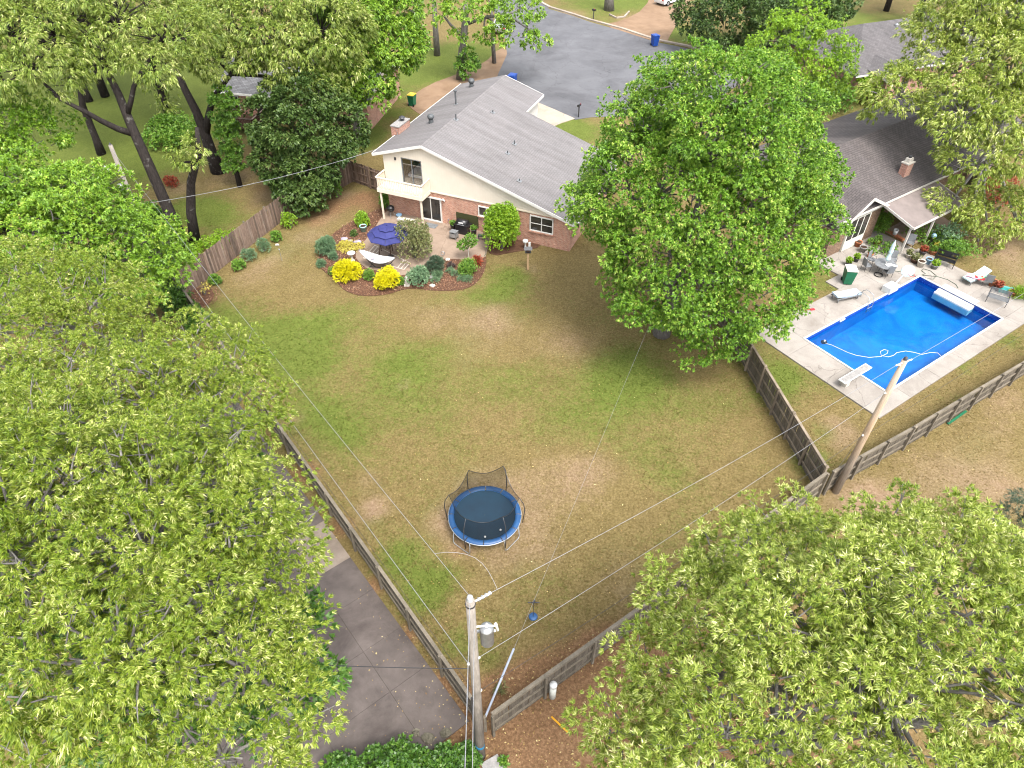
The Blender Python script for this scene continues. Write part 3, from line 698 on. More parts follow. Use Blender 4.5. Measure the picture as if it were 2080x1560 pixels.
leafmat('grass_blade', (.150, .105, .041), (.130, .104, .034), (.097, .112, .022), (.072, .104, .014), .8, .2, .15)
nz = smooth_noise(P_[:, 0], P_[:, 1], .5, 77)
gr = link('grass', quadmesh('grass', V, np.clip(1.9 * (g_ - .25) - .6 * d_ + .4 * nz, -.4, 1.5), MATS['grass_blade'])); stuff(gr); gr['label'] = 'short patchy lawn grass growing across the yard'

# ---------------------------------------------------------------- swimming pool (local frame along the long side)
HX, HY = 6.1, 2.93
pool = thing('swimming_pool', 'rectangular in-ground swimming pool with bright blue liner and water', 'swimming pool', POOL_C, POOL_A)
m, t, out = nodes('pool_liner'); MATS['pool_liner'] = m
co = t.nodes.new('ShaderNodeTexCoord').outputs['Object']
f = noise(t, co, .55, 5, .65, 1.2); r = ramp(t, [(.36, (.004, .125, .355)), (.66, (.009, .20, .46))]); t.links.new(f, r.inputs[0])
principled(t, out, r.outputs[0], .5, .4)
m, t, out = nodes('pool_band'); MATS['pool_band'] = m
co = t.nodes.new('ShaderNodeTexCoord').outputs['Object']
vo = t.nodes.new('ShaderNodeTexVoronoi'); vo.inputs['Scale'].default_value = 9; t.links.new(co, vo.inputs['Vector'])
r = ramp(t, [(.15, (.04, .16, .5)), (.4, (.008, .045, .28))]); t.links.new(vo.outputs['Distance'], r.inputs[0]); principled(t, out, r.outputs[0], .4, .4)
m, t, out = nodes('pool_water'); MATS['pool_water'] = m
co = t.nodes.new('ShaderNodeTexCoord').outputs['Object']
bp = t.nodes.new('ShaderNodeBump'); bp.inputs['Strength'].default_value = .22; bp.inputs['Distance'].default_value = .05
t.links.new(noise(t, co, 2.2, 3, .5, .4), bp.inputs['Height'])
gl = t.nodes.new('ShaderNodeBsdfGlossy'); gl.inputs['Roughness'].default_value = .06; tp = t.nodes.new('ShaderNodeBsdfTransparent'); tp.inputs[0].default_value = (.50, .84, .98, 1)
fr = t.nodes.new('ShaderNodeFresnel'); fr.inputs[0].default_value = 1.33; mx = t.nodes.new('ShaderNodeMixShader')
t.links.new(bp.outputs[0], gl.inputs['Normal']); t.links.new(bp.outputs[0], fr.inputs['Normal'])
t.links.new(fr.outputs[0], mx.inputs[0]); t.links.new(tp.outputs[0], mx.inputs[1]); t.links.new(gl.outputs[0], mx.inputs[2]); t.links.new(mx.outputs[0], out.inputs[0])
mb = MB()
mb.add([(-HX, -HY, -1.6), (HX, -HY, -1.1), (HX, HY, -1.1), (-HX, HY, -1.6), (-HX, -HY, -.34), (HX, -HY, -.34), (HX, HY, -.34), (-HX, HY, -.34)], [(0, 1, 2, 3), (0, 4, 5, 1), (1, 5, 6, 2), (2, 6, 7, 3), (3, 7, 4, 0)])
mb.build('liner', MATS['pool_liner'], pool)
mb = MB(); mb.add([(-HX, -HY, -.34), (HX, -HY, -.34), (HX, HY, -.34), (-HX, HY, -.34), (-HX, -HY, .07), (HX, -HY, .07), (HX, HY, .07), (-HX, HY, .07)], [(0, 4, 5, 1), (1, 5, 6, 2), (2, 6, 7, 3), (3, 7, 4, 0)])
mb.build('liner_band', MATS['pool_band'], pool)
mb = MB(); mb.add([(-HX, -HY, -.22), (HX, -HY, -.22), (HX, HY, -.22), (-HX, HY, -.22)], [(0, 1, 2, 3)]); mb.build('water', MATS['pool_water'], pool)
for a, b in (((-HX, -HY), (HX, -HY)), ((HX, -HY), (HX, HY)), ((HX, HY), (-HX, HY)), ((-HX, HY), (-HX, -HY))):
    mb = MB(); mb.bar((*a, .085), (*b, .085), .11, .05); mb.build('coping', MATS['white_plastic'], pool)
st = MB()
for i, (y0, y1, z) in enumerate(((.0, .55, .0), (-.35, .0, -.10), (-.7, -.35, -.19))): pass
for i in range(2): st.box((HX - .15 - .3 * i, .15, -.27 - .09 * i), (.31, 2.5 - .02 * i, .5))
so = st.build('step_unit', MATS['white_plastic'], pool)
mb = MB(); mb.box((HX + .32, .15, .07), (.46, 2.4, .10)); mb.build('step_top', MATS['white_plastic'], pool)
deck = struct(thing('pool_deck', 'pale stained concrete deck slabs around the pool', 'deck', POOL_C, POOL_A)); del deck['category']
rects = []
for x0, x1, y0, y1, sx, sy in ((-8.25, 9.3, -3.95, -HY, 3.1, 2), (-8.25, -HX, -HY, 5.1, 3, 2.7), (-HX, HX, HY, 5.1, 3.05, 3), (HX, 9.3, -HY, 5.1, 4, 2.7), (1.6, 9.0, 5.1, 8.6, 2.5, 1.75), (0.2, 1.6, 5.1, 6.2, 2, 2)):
    nx_, ny_ = max(1, round((x1 - x0) / sx)), max(1, round((y1 - y0) / sy))
    rects += [(x0 + (x1 - x0) * i / nx_, x0 + (x1 - x0) * (i + 1) / nx_, y0 + (y1 - y0) * j / ny_, y0 + (y1 - y0) * (j + 1) / ny_) for i in range(nx_) for j in range(ny_)]
for x0, x1, y0, y1 in rects:
    g = .006; z = .06 + random.uniform(-.004, .004); mb = MB(); mb.slab([(x0 + g, y0 + g, z), (x1 - g, y0 + g, z), (x1 - g, y1 - g, z), (x0 + g, y1 - g, z)], .3); mb.build('slab', MATS['deck_concrete'], deck)
def PL(x, y, z=.065):
    return POOL_C + Matrix.Rotation(POOL_A, 3, 'Z') @ Vector((x, y, z))

# ---------------------------------------------------------------- main house (x = along the rear wall, y = towards the yard)
HA = R(157.2); HO = Vector((4.26, 44.41, 0))
def HL(x, y, z=0): return HO + Matrix.Rotation(HA, 3, 'Z') @ Vector((x, y, z))
house = thing('brick_house', 'two storey house with grey shingle roof, cream gable and pink brick base', 'house', HO, HA)
SL, RS, RZ = .315, 11.56, 6.12
def rz(x): return RZ - SL * abs(RS - x)
def prism(pts2, y0, y1, mat, name, par=house):     # polygon in x,z swept along y
    mb = MB(); mb.slab([(x, y1, z) for x, z in pts2], y1 - y0, (0, -1, 0)); return mb.build(name, MATS[mat], par)
fp = [(.1, 0), (15, 0), (15, -14.4), (8.3, -14.4), (8.3, -10.5), (.1, -10.5)]
mb = MB(); mb.slab([(x, y, 2.5) for x, y in fp], 2.6); mb.build('wall', MATS['brick_pink'], house)
m, t, out = nodes('cream_siding'); MATS['cream_siding'] = m
co = t.nodes.new('ShaderNodeTexCoord').outputs['Object']; sep = t.nodes.new('ShaderNodeSeparateXYZ'); t.links.new(co, sep.inputs[0])
w = math_(t, 'FRACT', math_(t, 'MULTIPLY', math_(t, 'ADD', sep.outputs[0], sep.outputs[1]), 4.9)); gk = ramp(t, [(.0, (0, 0, 0)), (.05, (1, 1, 1)), (.95, (1, 1, 1)), (1, (0, 0, 0))]); t.links.new(w, gk.inputs[0])
f = noise(t, co, .9, 5, .65); r = ramp(t, [(.3, (.53, .47, .39)), (.7, (.58, .52, .44))]); t.links.new(f, r.inputs[0])
principled(t, out, mixc(t, mixc(t, r.outputs[0], (.80, .78, .76), math_(t, 'MULTIPLY', math_(t, 'SUBTRACT', 1.0, gk.outputs[0]), .5), 'MULTIPLY'), (1, 1, 1), 0.0), .75, .25, 0, gk.outputs[0], .35, .01)
DX0, DX1, DZ0, DZ1 = 11.8, 13.5, 2.62, 4.78
prism([(DX1, 2.5), (15.02, 2.5), (15.02, rz(15.02) - .1), (DX1, rz(DX1) - .1)], -.2, .03, 'cream_siding', 'gable_siding')
prism([(.35, 2.5), (DX0, 2.5), (DX0, rz(DX0) - .1), (RS, RZ - .1), (.35, max(2.52, rz(.35) - .1))], -.2, .03, 'cream_siding', 'gable_siding')
prism([(DX0, DZ1), (DX1, DZ1), (DX1, rz(DX1) - .1), (DX0, rz(DX0) - .1)], -.2, .03, 'cream_siding', 'gable_siding')
prism([(DX0, 2.5), (DX1, 2.5), (DX1, DZ0), (DX0, DZ0)], -.2, .03, 'cream_siding', 'gable_siding')
prism([(8.3, 2.5), (15.02, 2.5), (15.02, rz(15.02) - .1), (RS, RZ - .1), (8.3, rz(8.3) - .1)], -14.42, -14.2, 'cream_siding', 'front_siding')
mb = MB(); mb.box((14.92, -7.2, 3.6), (.2, 14.0, 2.2)); mb.build('side_siding', MATS['cream_siding'], house)
mb = MB(); mb.box((8.36, -12.4, 3.7), (.2, 3.9, 2.4)); mb.build('side_siding', MATS['white_paint'], house)
# trim board between brick and siding
mb = MB(); mb.box((7.6, .05, 2.52), (14.9, .05, .10)); mb.build('trim_board', MATS['cream_paint'], house)
# roof planes
YB, YF, YC, XE, XL, XW = .28, -14.85, -10.9, -.35, 15.75, 7.95
roof = MB(); roof.slab([(RS, YB, RZ), (RS, YF, RZ), (XW, YF, rz(XW)), (XW, YC, rz(XW)), (XE, YC, rz(XE)), (XE, YB, rz(XE))], .12)
roof_o = roof.build('roof', MATS['shingle_grey'], house)
roof = MB(); roof.slab([(RS, YB, RZ), (XL, YB, rz(XL)), (XL, YF, rz(XL)), (RS, YF, RZ)], .12); roof_l = roof.build('roof', MATS['shingle_grey'], house)
for i in range(49):
    y = YB - .15 - i * .305; mb = MB(); mb.add([(RS - .15, y - .16, RZ - .03), (RS - .15, y + .16, RZ - .045), (RS, y - .16, RZ + .022), (RS, y + .16, RZ + .006), (RS + .15, y - .16, RZ - .03), (RS + .15, y + .16, RZ - .045)], [(0, 1, 3, 2), (2, 3, 5, 4)])
    mb.build('ridge_cap', MATS['shingle_grey'], roof_o)
def fascia(p, q): mb = MB(); mb.bar(p, q, .045, .20); return mb.build('fascia', MATS['white_paint'], house)
fascia((RS, YB + .03, RZ - .10), (XE - .02, YB + .03, rz(XE) - .10)); fascia((RS, YB + .031, RZ - .10), (XL + .02, YB + .031, rz(XL) - .10))
fascia((XL + .03, YB, rz(XL) - .09), (XL + .03, YF, rz(XL) - .09)); fascia((XW - .03, YF, rz(XW) - .09), (XW - .03, YC, rz(XW) - .09))
fascia((XE - .03, YB, rz(XE) - .09), (XE - .03, YC, rz(XE) - .09)); fascia((RS, YF - .03, RZ - .1), (XW, YF - .03, rz(XW) - .1))
mb = MB(); mb.slab([(RS, YB, RZ - .135), (XL, YB, rz(XL) - .135), (XL, 0, rz(XL) - .135), (RS, 0, RZ - .135)], .015); mb.slab([(RS, YB, RZ - .135), (XE, YB, rz(XE) - .135), (XE, 0, rz(XE) - .135), (RS, 0, RZ - .135)], .015)
mb.build('soffit', MATS['cream_paint'], house)
# windows and doors
def window(x0, x1, z0, z1, y, par, cols=2, rows=2, fw=.07, glass='window_glass', name='window', frame='white_paint', depth=.09, sill=True):
    mb = MB(); mb.box(((x0 + x1) / 2, y - .02, (z0 + z1) / 2), (x1 - x0 - .02, .03, z1 - z0 - .02)); w = mb.build(name, MATS[frame if glass == 'clear_glass' else glass], par)
    w.data = MB().box(((x0 + x1) / 2, y + depth * .5, z1 - fw / 2), (x1 - x0, depth, fw)).box(((x0 + x1) / 2, y + depth * .5, z0 + fw / 2), (x1 - x0, depth, fw)).box((x0 + fw / 2, y + depth * .5, (z0 + z1) / 2), (fw, depth, z1 - z0 - 2 * fw)).box((x1 - fw / 2, y + depth * .5, (z0 + z1) / 2), (fw, depth, z1 - z0 - 2 * fw)).mesh(name, MATS[frame])
    for i in range(cols):
        for j in range(rows):
            a0, a1 = x0 + fw + (x1 - x0 - 2 * fw) * i / cols, x0 + fw + (x1 - x0 - 2 * fw) * (i + 1) / cols
            b0, b1 = z0 + fw + (z1 - z0 - 2 * fw) * j / rows, z0 + fw + (z1 - z0 - 2 * fw) * (j + 1) / rows
            MB().box(((a0 + a1) / 2, y + .018, (b0 + b1) / 2), (a1 - a0 - .006, .012, b1 - b0 - .006)).build('pane', MATS[glass], w)
    for i in range(1, cols):
        a = x0 + fw + (x1 - x0 - 2 * fw) * i / cols; MB().box((a, y + .045, (z0 + z1) / 2), (.055, .05, z1 - z0 - 2 * fw)).build('mullion', MATS[frame], w)
    for j in range(1, rows):
        b = z0 + fw + (z1 - z0 - 2 * fw) * j / rows; MB().box(((x0 + x1) / 2, y + .040, b), (x1 - x0 - 2 * fw, .04, .04)).build('muntin', MATS[frame], w)
    if sill: MB().box(((x0 + x1) / 2, y + .07, z0 - .05), (x1 - x0 + .12, .14, .08)).build('sill', MATS['brick_pink'], w)
    return w
window(1.4, 3.2, 1.08, 2.32, 0, house); window(6.0, 7.3, 1.36, 2.17, 0, house, 2, 1)
window(10.38, 12.2, .06, 2.06, 0, house, 2, 1, .085, name='sliding_door', sill=False, depth=.12)
window(DX0, DX1, DZ0, DZ1, -.06, house, 2, 1, .06, 'clear_glass', 'sliding_door', sill=False, frame='metal_grey')
mb = MB(); mb.box((12.4, -2.2, 2.58), (4.6, 3.9, .06)); mb.build('bedroom_floor', MATS['rug'], house)
mb = MB(); mb.box((12.4, -4.2, 3.8), (4.6, .1, 2.4)).box((10.1, -2.2, 3.8), (.1, 3.9, 2.4)).box((14.7, -2.2, 3.8), (.1, 3.9, 2.4)); mb.build('bedroom_wall', simple('room_wall', (.36, .26, .2), None, 2, .9), house)
bed = thing('bed', 'bed with white and pale blue covers behind the upstairs glass door', 'bed', HL(12.6, -1.5, 2.61), HA)
MB().box((0, 0, .22), (1.6, 1.9, .4)).build('bed_frame', MATS['wood_dark'], bed); MB().box((0, .02, .52), (1.56, 1.8, .22)).build('mattress', MATS['bed_white'], bed)
for s in (-.4, .4): MB().sphere((s, -.7, .7), .3, 10, 6, (1, .7, .45)).build('pillow', MATS['cloth_blue'], bed, True)
MB().box((0, -.98, .7), (1.7, .08, 1.0)).build('headboard', MATS['terracotta'], bed)
# balcony
bal = MB(); bal.box((13.15, .66, 2.53), (3.75, 1.26, .12)); bo = bal.build('balcony', MATS['cream_paint'], house)
MB().box((13.15, 1.3, 2.47), (3.82, .05, .30)).build('rim_board', MATS['cream_paint'], bo); MB().box((11.25, .66, 2.47), (.05, 1.3, .30)).build('rim_board', MATS['cream_paint'], bo); MB().box((15.05, .66, 2.47), (.05, 1.3, .30)).build('rim_board', MATS['cream_paint'], bo)
for p, q in (((11.25, 1.3, 3.5), (15.05, 1.3, 3.5)), ((11.25, .04, 3.5), (11.25, 1.3, 3.5)), ((15.05, .04, 3.5), (15.05, 1.3, 3.5))): MB().bar(p, q, .11, .05).build('hand_rail', MATS['cream_paint'], bo)
balm = MB().box((0, 0, 0), (.062, .035, .92)).mesh('baluster', MATS['cream_paint'])
for i in range(25): o = link('baluster', balm, bo, (11.36 + i * .1495, 1.3, 3.05))
for i in range(9):
    for x in (11.25, 15.05): o = link('baluster', balm, bo, (x, .12 + i * .13, 3.05), R(90))
for x, y in ((14.85, 1.2), (11.45, 1.15)): MB().box((x, y, 1.2), (.11, .11, 2.4)).build('post', MATS['cream_paint'], bo)
# chimney and roof fittings
ch = MB(); ch.box((15.72, -4.0, 2.72), (.7, 1.7, 5.45)); cho = ch.build('chimney', MATS['brick_red'], house)
MB().box((15.72, -4.0, 5.48), (.78, 1.78, .07)).build('chimney_cap', MATS['stone_grey'], cho); MB().lathe([(.13, 5.86), (.13, 6.1), (.26, 6.1), (.22, 6.16), (.03, 6.26)], (15.7, -4.3, -.36), 10).build('flue_cap', MATS['metal_dark'], cho)
MB().tube([(15.5, -3.12, 4.7), (15.5, -3.08, 5.2), (15.5, -2.98, 5.3)], .02, 5).build('antenna_bracket', MATS['galv'], cho)
def rp(x, y): return Vector((x, y, rz(x)))
for x, y in ((13.88, -13.1), (13.35, -4.67)):
    c = rp(x, y); v = MB().lathe([(.2, -.1), (.17, .3), (.19, .32)], c, 12).build('turbine_vent', MATS['lead'], house)
    MB().lathe([(.17, .32), (.26, .42), (.27, .55), (.18, .66), (.03, .7)], c, 14).build('turbine', MATS['lead'], v, True)
for x, y, h, r in ((13.1, -8.5, 1.0, .07), (11.3, -4.9, .45, .05), (9.77, -8.33, .2, .05), (6.77, -5.6, .3, .045), (6.65, -3.98, .22, .045), (4.64, -1.43, .18, .04)):
    c = rp(x, y); v = MB().lathe([(r, -.1), (r, h)], c, 10).build('vent_pipe', MATS['lead'], house)
    MB().box(c + Vector((0, 0, .03)), (.34, .34, .015), rot=Matrix.Rotation(-math.atan(SL) * (1 if x < RS else -1), 3, 'Y')).build('flashing', MATS['metal_grey'], v)
    if h > .9: MB().lathe([(r, h), (r * 2, h + .06), (r * 2, h + .14), (.02, h + .2)], c, 10).build('pipe_cap', MATS['lead'], v)
lam = MB().box((13.96, .07, 4.6), (.12, .08, .2)).build('wall_lamp', MATS['metal_dark'], house)
fl = MB().box((10.18, .06, 2.05), (.14, .08, .14)).build('flood_light', MATS['white_plastic'], house)
for s in (-.14, .14): MB().lathe([(.04, 0), (.08, .12)], (10.18 + s, .16, 1.96), 8).build('lamp_head', MATS['white_plastic'], fl)
MB().box((8.25, .035, .75), (1.82, .03, 1.0)).build('bamboo_screen', MATS['screen_bamboo'], house)
MB().box((9.85, .04, .45), (.1, .06, .1)).tube([(9.85, .06, .42), (9.83, .08, .2), (9.8, .1, .02)], .012, 5).build('tap', MATS['galv'], house)
# ---------------------------------------------------------------- neighbouring houses
# right neighbour: x along the pool's long side, y away from the pool
RA = R(34.2); RO = Vector((22.25, 43.03, 0))
nb = thing('stone_house', 'neighbour house with brown shingle roof, porch gable and chimney by pool', 'house', RO, RA)
def nr(y): return 5.2 - .36 * abs(y - 5.24)
mb = MB(); mb.slab([(x, y, 2.7) for x, y in ((.2, .25), (5.7, .25), (5.7, 1.3), (25, 1.3), (25, 11.2), (.2, 11.2))], 2.8); mb.build('wall', MATS['brick_stone'], nb)
mb = MB(); mb.slab([(-.4, 5.24, 5.2), (25.6, 5.24, 5.2), (25.6, -.2, nr(-.2)), (-.4, -.2, nr(-.2))], .12); rf = mb.build('roof', MATS['shingle_brown'], nb)
mb = MB(); mb.slab([(-.4, 5.24, 5.2), (25.6, 5.24, 5.2), (25.6, 11.7, nr(11.7)), (-.4, 11.7, nr(11.7))], .12); mb.build('roof', MATS['shingle_brown'], nb)
PK, EV = 4.25, 2.65
for s, nm in ((0.0, 0), (6.0, 1)):
    mb = MB(); mb.slab([(3, -.35, PK), (s, -.35, EV), (s, 3.2, EV), (3, 3.2, PK)], .11); mb.build('roof', MATS['shingle_brown'], nb)
    mb = MB(); mb.bar((3, -.38, PK - .08), (s, -.38, EV - .08), .05, .2); mb.build('fascia', simple('trim_grey', (.62, .58, .52), (.5, .46, .42), 4, .7), nb)
mb = MB(); mb.slab([(.25, .2, 2.5), (5.75, .2, 2.5), (5.75, .2, 2.72), (3, .2, PK - .12), (.25, .2, 2.72)], .15, (0, 1, 0)); mb.build('gable', simple('gable_white', (.72, .7, .62), (.6, .58, .5), 3, .7), nb)
wl = MB(); wl.box((3.1, .17, 1.35), (2.3, .14, 2.5)); wlo = wl.build('window_wall', MATS['gable_white'], nb)
for i in range(3): MB().box((2.35 + i * .72, .09, 1.75), (.55, .05, 1.6)).build('window', MATS['window_glass'], wlo)
mb = MB(); mb.slab([(5.0, -2.75, 2.4), (11.4, -2.75, 2.4), (11.4, 2.6, 3.75), (6.0, 2.6, 3.75), (5.0, .2, 3.15)], .10); pr = mb.build('porch_roof', simple('porch_felt', (.24, .20, .185), (.185, .155, .145), 1.2, .95, .1), nb)
for p, q in (((5.0, -2.78, 2.36), (11.4, -2.78, 2.36)), ((4.97, -2.75, 2.36), (4.97, .2, 3.1)), ((11.43, -2.75, 2.36), (11.43, 2.6, 3.7))): MB().bar(p, q, .05, .17).build('fascia', MATS['trim_grey'], pr)
for x in (5.3, 8.3, 11.2): MB().box((x, -2.45, 1.2), (.12, .12, 2.35)).build('post', MATS['trim_grey'], pr)
c = MB().box((8.9, 1.2, 4.0), (.75, .5, 1.3)).build('chimney', MATS['brick_red'], nb)
MB().box((8.9, 1.2, 4.68), (.84, .6, .08)).build('chimney_cap', MATS['stone_pale'], c); MB().box((8.9, 1.2, 4.86), (.5, .34, .3)).build('flue', MATS['stone_pale'], c); MB().lathe([(.1, 5.0), (.12, 5.15)], (8.9, 1.2, 0), 8).build('flue_pipe', MATS['metal_dark'], c)
v = MB().lathe([(.16, -.1), (.16, .3), (.22, .34), (.2, .5), (.03, .58)], (2.6, 4.2, nr(4.2)), 10).build('turbine_vent', MATS['lead'], nb)
MB().box((-.4 + 13, -.22, nr(-.2) - .08), (26, .04, .16)).build('gutter', MATS['trim_grey'], nb)
# far house with hip of grey shingles
FO = Vector((36.4, 72.6, 0)); FA = R(20)
fh = thing('far_house', 'distant brick house with grey shingle roof among trees near the street', 'house', FO, FA)
mb = MB(); mb.slab([(x, y, 2.7) for x, y in ((-2.0, .6), (16, .6), (16, 12), (-2, 12))], 2.8); mb.build('wall', MATS['brick_red'], fh)
mb = MB(); mb.slab([(-2.6, .2, 2.75), (16.5, .2, 2.75), (16.5, 6.4, 5.4), (2.4, 6.4, 5.4)], .12); mb.build('roof', MATS['shingle_far'], fh)
mb = MB(); mb.slab([(-2.6, .2, 2.75), (2.4, 6.4, 5.4), (-2.6, 12.6, 2.75)], .12); mb.build('roof', MATS['shingle_far'], fh)
mb = MB(); mb.slab([(16.5, 12.6, 2.75), (16.5, 6.4, 5.4), (2.4, 6.4, 5.4), (-2.6, 12.6, 2.75)], .12); mb.build('roof', MATS['shingle_far'], fh)
wing = MB(); wing.slab([(-.5, -1.8, 2.7), (2.9, -1.8, 2.7), (2.9, .7, 2.7), (-.5, .7, 2.7)], 2.8); wo_ = wing.build('porch_wing', MATS['brick_red'], fh)
mb = MB(); mb.slab([(-.9, -2.1, 2.75), (1.2, -2.1, 3.55), (1.2, 2.6, 3.72), (-.9, .8, 3.0)], .1); mb.slab([(3.3, -2.1, 2.75), (1.2, -2.1, 3.55), (1.2, 2.6, 3.72), (3.3, .8, 3.0)], .1); mb.build('wing_roof', MATS['shingle_far'], wo_)
for a in (-.9, 3.3): MB().bar((a, -2.14, 2.7), (1.2, -2.14, 3.5), .05, .18).build('fascia', MATS['white_paint'], wo_)
mb = MB(); mb.slab([(-.5, -1.83, 2.68), (2.9, -1.83, 2.68), (1.2, -1.83, 3.4)], .1, (0, 1, 0)); mb.build('gable', MATS['brick_red'], wo_)
w_ = MB().box((1.7, -1.84, 1.7), (.9, .06, 1.2)).build('window', MATS['white_paint'], wo_); MB().box((1.7, -1.88, 1.7), (.74, .03, 1.04)).build('pane', MATS['window_glass'], w_)
MB().bar((-2.65, .15, 2.66), (16.5, .15, 2.66), .05, .16).build('fascia', MATS['white_paint'], fh)
for x, y in ((6, 5.5), (9, 5.9)): MB().lathe([(.18, 0), (.18, .2), (.03, .3)], (x, y, 2.75 + (y - .2) * .427), 8).build('vent', MATS['galv'], fh)
# upper left neighbour
LO = Vector((-13.4, 65.4, 0)); LA = R(168)
lh = thing('red_brick_house', 'brick house with dark roof mostly hidden behind the leafy trees', 'house', LO, LA)
mb = MB(); mb.slab([(0, 0, 2.7), (14.6, 0, 2.7), (14.6, -9, 2.7), (0, -9, 2.7)], 2.8); mb.build('wall', MATS['brick_pink'], lh)
mb = MB(); mb.slab([(.02, .0, 2.72), (.02, -9, 2.72), (.02, -4.5, 4.5)], .2, (1, 0, 0)); mb.build('gable', MATS['cream_siding'], lh)
for y in (.5, -9.5):
    mb = MB(); mb.slab([(-.4, -4.5, 4.75), (15, -4.5, 4.75), (15, y, 2.7), (-.4, y, 2.7)], .12); mb.build('roof', MATS['shingle_dark'], lh)
    MB().bar((-.43, -4.5, 4.66), (-.43, y, 2.62), .05, .18).build('fascia', MATS['white_paint'], lh)
MB().bar((-.4, .53, 2.62), (15, .53, 2.62), .05, .18).build('fascia', MATS['white_paint'], lh)
window(9.6, 11.2, .6, 2.3, 0, lh, 2, 1, .07); window(12.9, 13.8, .9, 2.3, 0, lh, 1, 2, .07); window(4.5, 6, .9, 2.2, 0, lh, 2, 2, .07)
dk = thing('timber_deck', 'dark brown timber deck with slatted railing behind the magnolia', 'deck', LO, LA)
for i in range(21): MB().box((10.1 + i * .145, 1.75, .62), (.137, 3.2, .03)).build('plank', MATS['wood_dark'], dk)
rails = [((10.0, .2), (10.0, 3.35)), ((10.0, 3.35), (13.1, 3.35)), ((13.1, 3.35), (13.1, .2))]
sl_ = MB().box((0, 0, 0), (.09, .03, .95)).mesh('slat', MATS['wood_dark'])
for a, b in rails:
    a, b = Vector((*a, 0)), Vector((*b, 0)); d = b - a; n = int(d.length / .15); ang = math.atan2(d.y, d.x)
    MB().bar(a + Vector((0, 0, 1.58)), b + Vector((0, 0, 1.58)), .14, .045).build('hand_rail', MATS['wood_brown'], dk)
    for i in range(n): link('slat', sl_, dk, a + d * (i + .5) / n + Vector((0, 0, 1.08)), ang)
    for p in (a, b): MB().box(p + Vector((0, 0, .78)), (.1, .1, 1.6)).build('post', MATS['wood_dark'], dk)

# ---------------------------------------------------------------- fences
def fence(label, pts, h, side, mat='wood_grey', pw=.14, gap=.014, rails=(.25, .95, 1.6), post_every=2.4, posth=None, cap=False, top=False, postmat='wood_post', name='wood_fence', both=False, hvar=.02):
    base = Vector((pts[0][0], pts[0][1], 0)); fe = thing(name, label, 'fence', base)
    pk = MB().box((0, 0, h / 2), (pw, .02, h)).mesh('picket', MATS[mat]); ph = posth or h + .06
    po = MB().box((0, 0, ph / 2 - .05), (.10, .10, ph + .1)).mesh('post', MATS[postmat])
    cp = MB().add([(-.085, -.085, ph), (.085, -.085, ph), (.085, .085, ph), (-.085, .085, ph), (-.085, -.085, ph + .04), (.085, -.085, ph + .04), (.085, .085, ph + .04), (-.085, .085, ph + .04), (0, 0, ph + .1)], [(3, 2, 1, 0), (0, 1, 5, 4), (1, 2, 6, 5), (2, 3, 7, 6), (3, 0, 4, 7), (4, 5, 8), (5, 6, 8), (6, 7, 8), (7, 4, 8)]).mesh('post_cap', MATS[postmat])
    for k, (a, b) in enumerate(zip(pts, pts[1:])):
        a, b = Vector((a[0], a[1], 0)) - base, Vector((b[0], b[1], 0)) - base; d = b - a; L = d.length; d.normalize(); nrm = Vector((-d.y, d.x, 0)) * side; ang = math.atan2(d.y, d.x)
        n = int(L / (pw + gap))
        for i in range(n):
            o = link('picket', pk, fe, a + d * (i + .5) * L / n + nrm * random.uniform(-.004, .004) + Vector((0, 0, -.01 + random.uniform(-hvar, hvar))), ang)
            o.rotation_euler[1] = random.gauss(0, .006); o.rotation_euler[0] = random.gauss(0, .008)
        m_ = max(1, round(L / post_every))
        for i in range(m_ + (1 if k == len(pts) - 2 else 0)):
            p = a + d * L * i / m_ + nrm * .095; o = link('post', po, fe, p, ang)
            if cap and i % 2 == 0: link('post_cap', cp, o)
        for i in range(m_):
            p, q = a + d * (L * i / m_ + .005), a + d * (L * (i + 1) / m_ - .005)
            for z in rails:
                MB().bar(p + nrm * .032 + Vector((0, 0, z)), q + nrm * .032 + Vector((0, 0, z + random.gauss(0, .012))), .05, .10).build('rail', MATS[postmat], fe)
            if top: MB().bar(p + nrm * .02 + Vector((0, 0, h + .025)), q + nrm * .02 + Vector((0, 0, h + .025)), .14, .035).build('cap_rail', MATS[postmat], fe)
    return fe
fence('tall brown picket fence running behind the small shrubs along the mulch', [(-17.4, 49.55), (-21.9, 38.9)], 1.9, -1, 'wood_brown')
fence('brown picket fence below the dark magnolia, meeting the dark corner panels', [(-13.4, 55.2), (-17.3, 49.35)], 1.85, -1, 'wood_brown', hvar=.01)
fence('short dark brown fence panel with rails joining the house corner', [(-13.35, 55.3), (-9.9, 52.9)], 1.85, -1, 'wood_brown', postmat='wood_brown')
fence('long grey fence beside the dark concrete court, partly under the oak', [(-1.25, 11.05), (-22.0, 38.7)], 1.65, 1, rails=(.25, .85, 1.5), top=True, posth=1.7)
fence('grey board fence between the small utility riser and the lawn', [(-.75, 10.75), (15.1, 22.1)], 1.75, -1, rails=(.3, .95, 1.6), top=True, posth=1.75)
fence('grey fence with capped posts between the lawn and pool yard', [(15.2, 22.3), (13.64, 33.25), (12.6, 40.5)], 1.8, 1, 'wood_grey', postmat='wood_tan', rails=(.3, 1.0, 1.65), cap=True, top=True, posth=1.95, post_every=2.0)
fence('grey fence with capped posts running below the pool deck', [(15.45, 22.25), (20.56, 25.2), (30.4, 31.2), (38, 35.9)], 1.6, -1, rails=(.3, .9, 1.45), cap=True, top=True, posth=1.75, post_every=1.9)

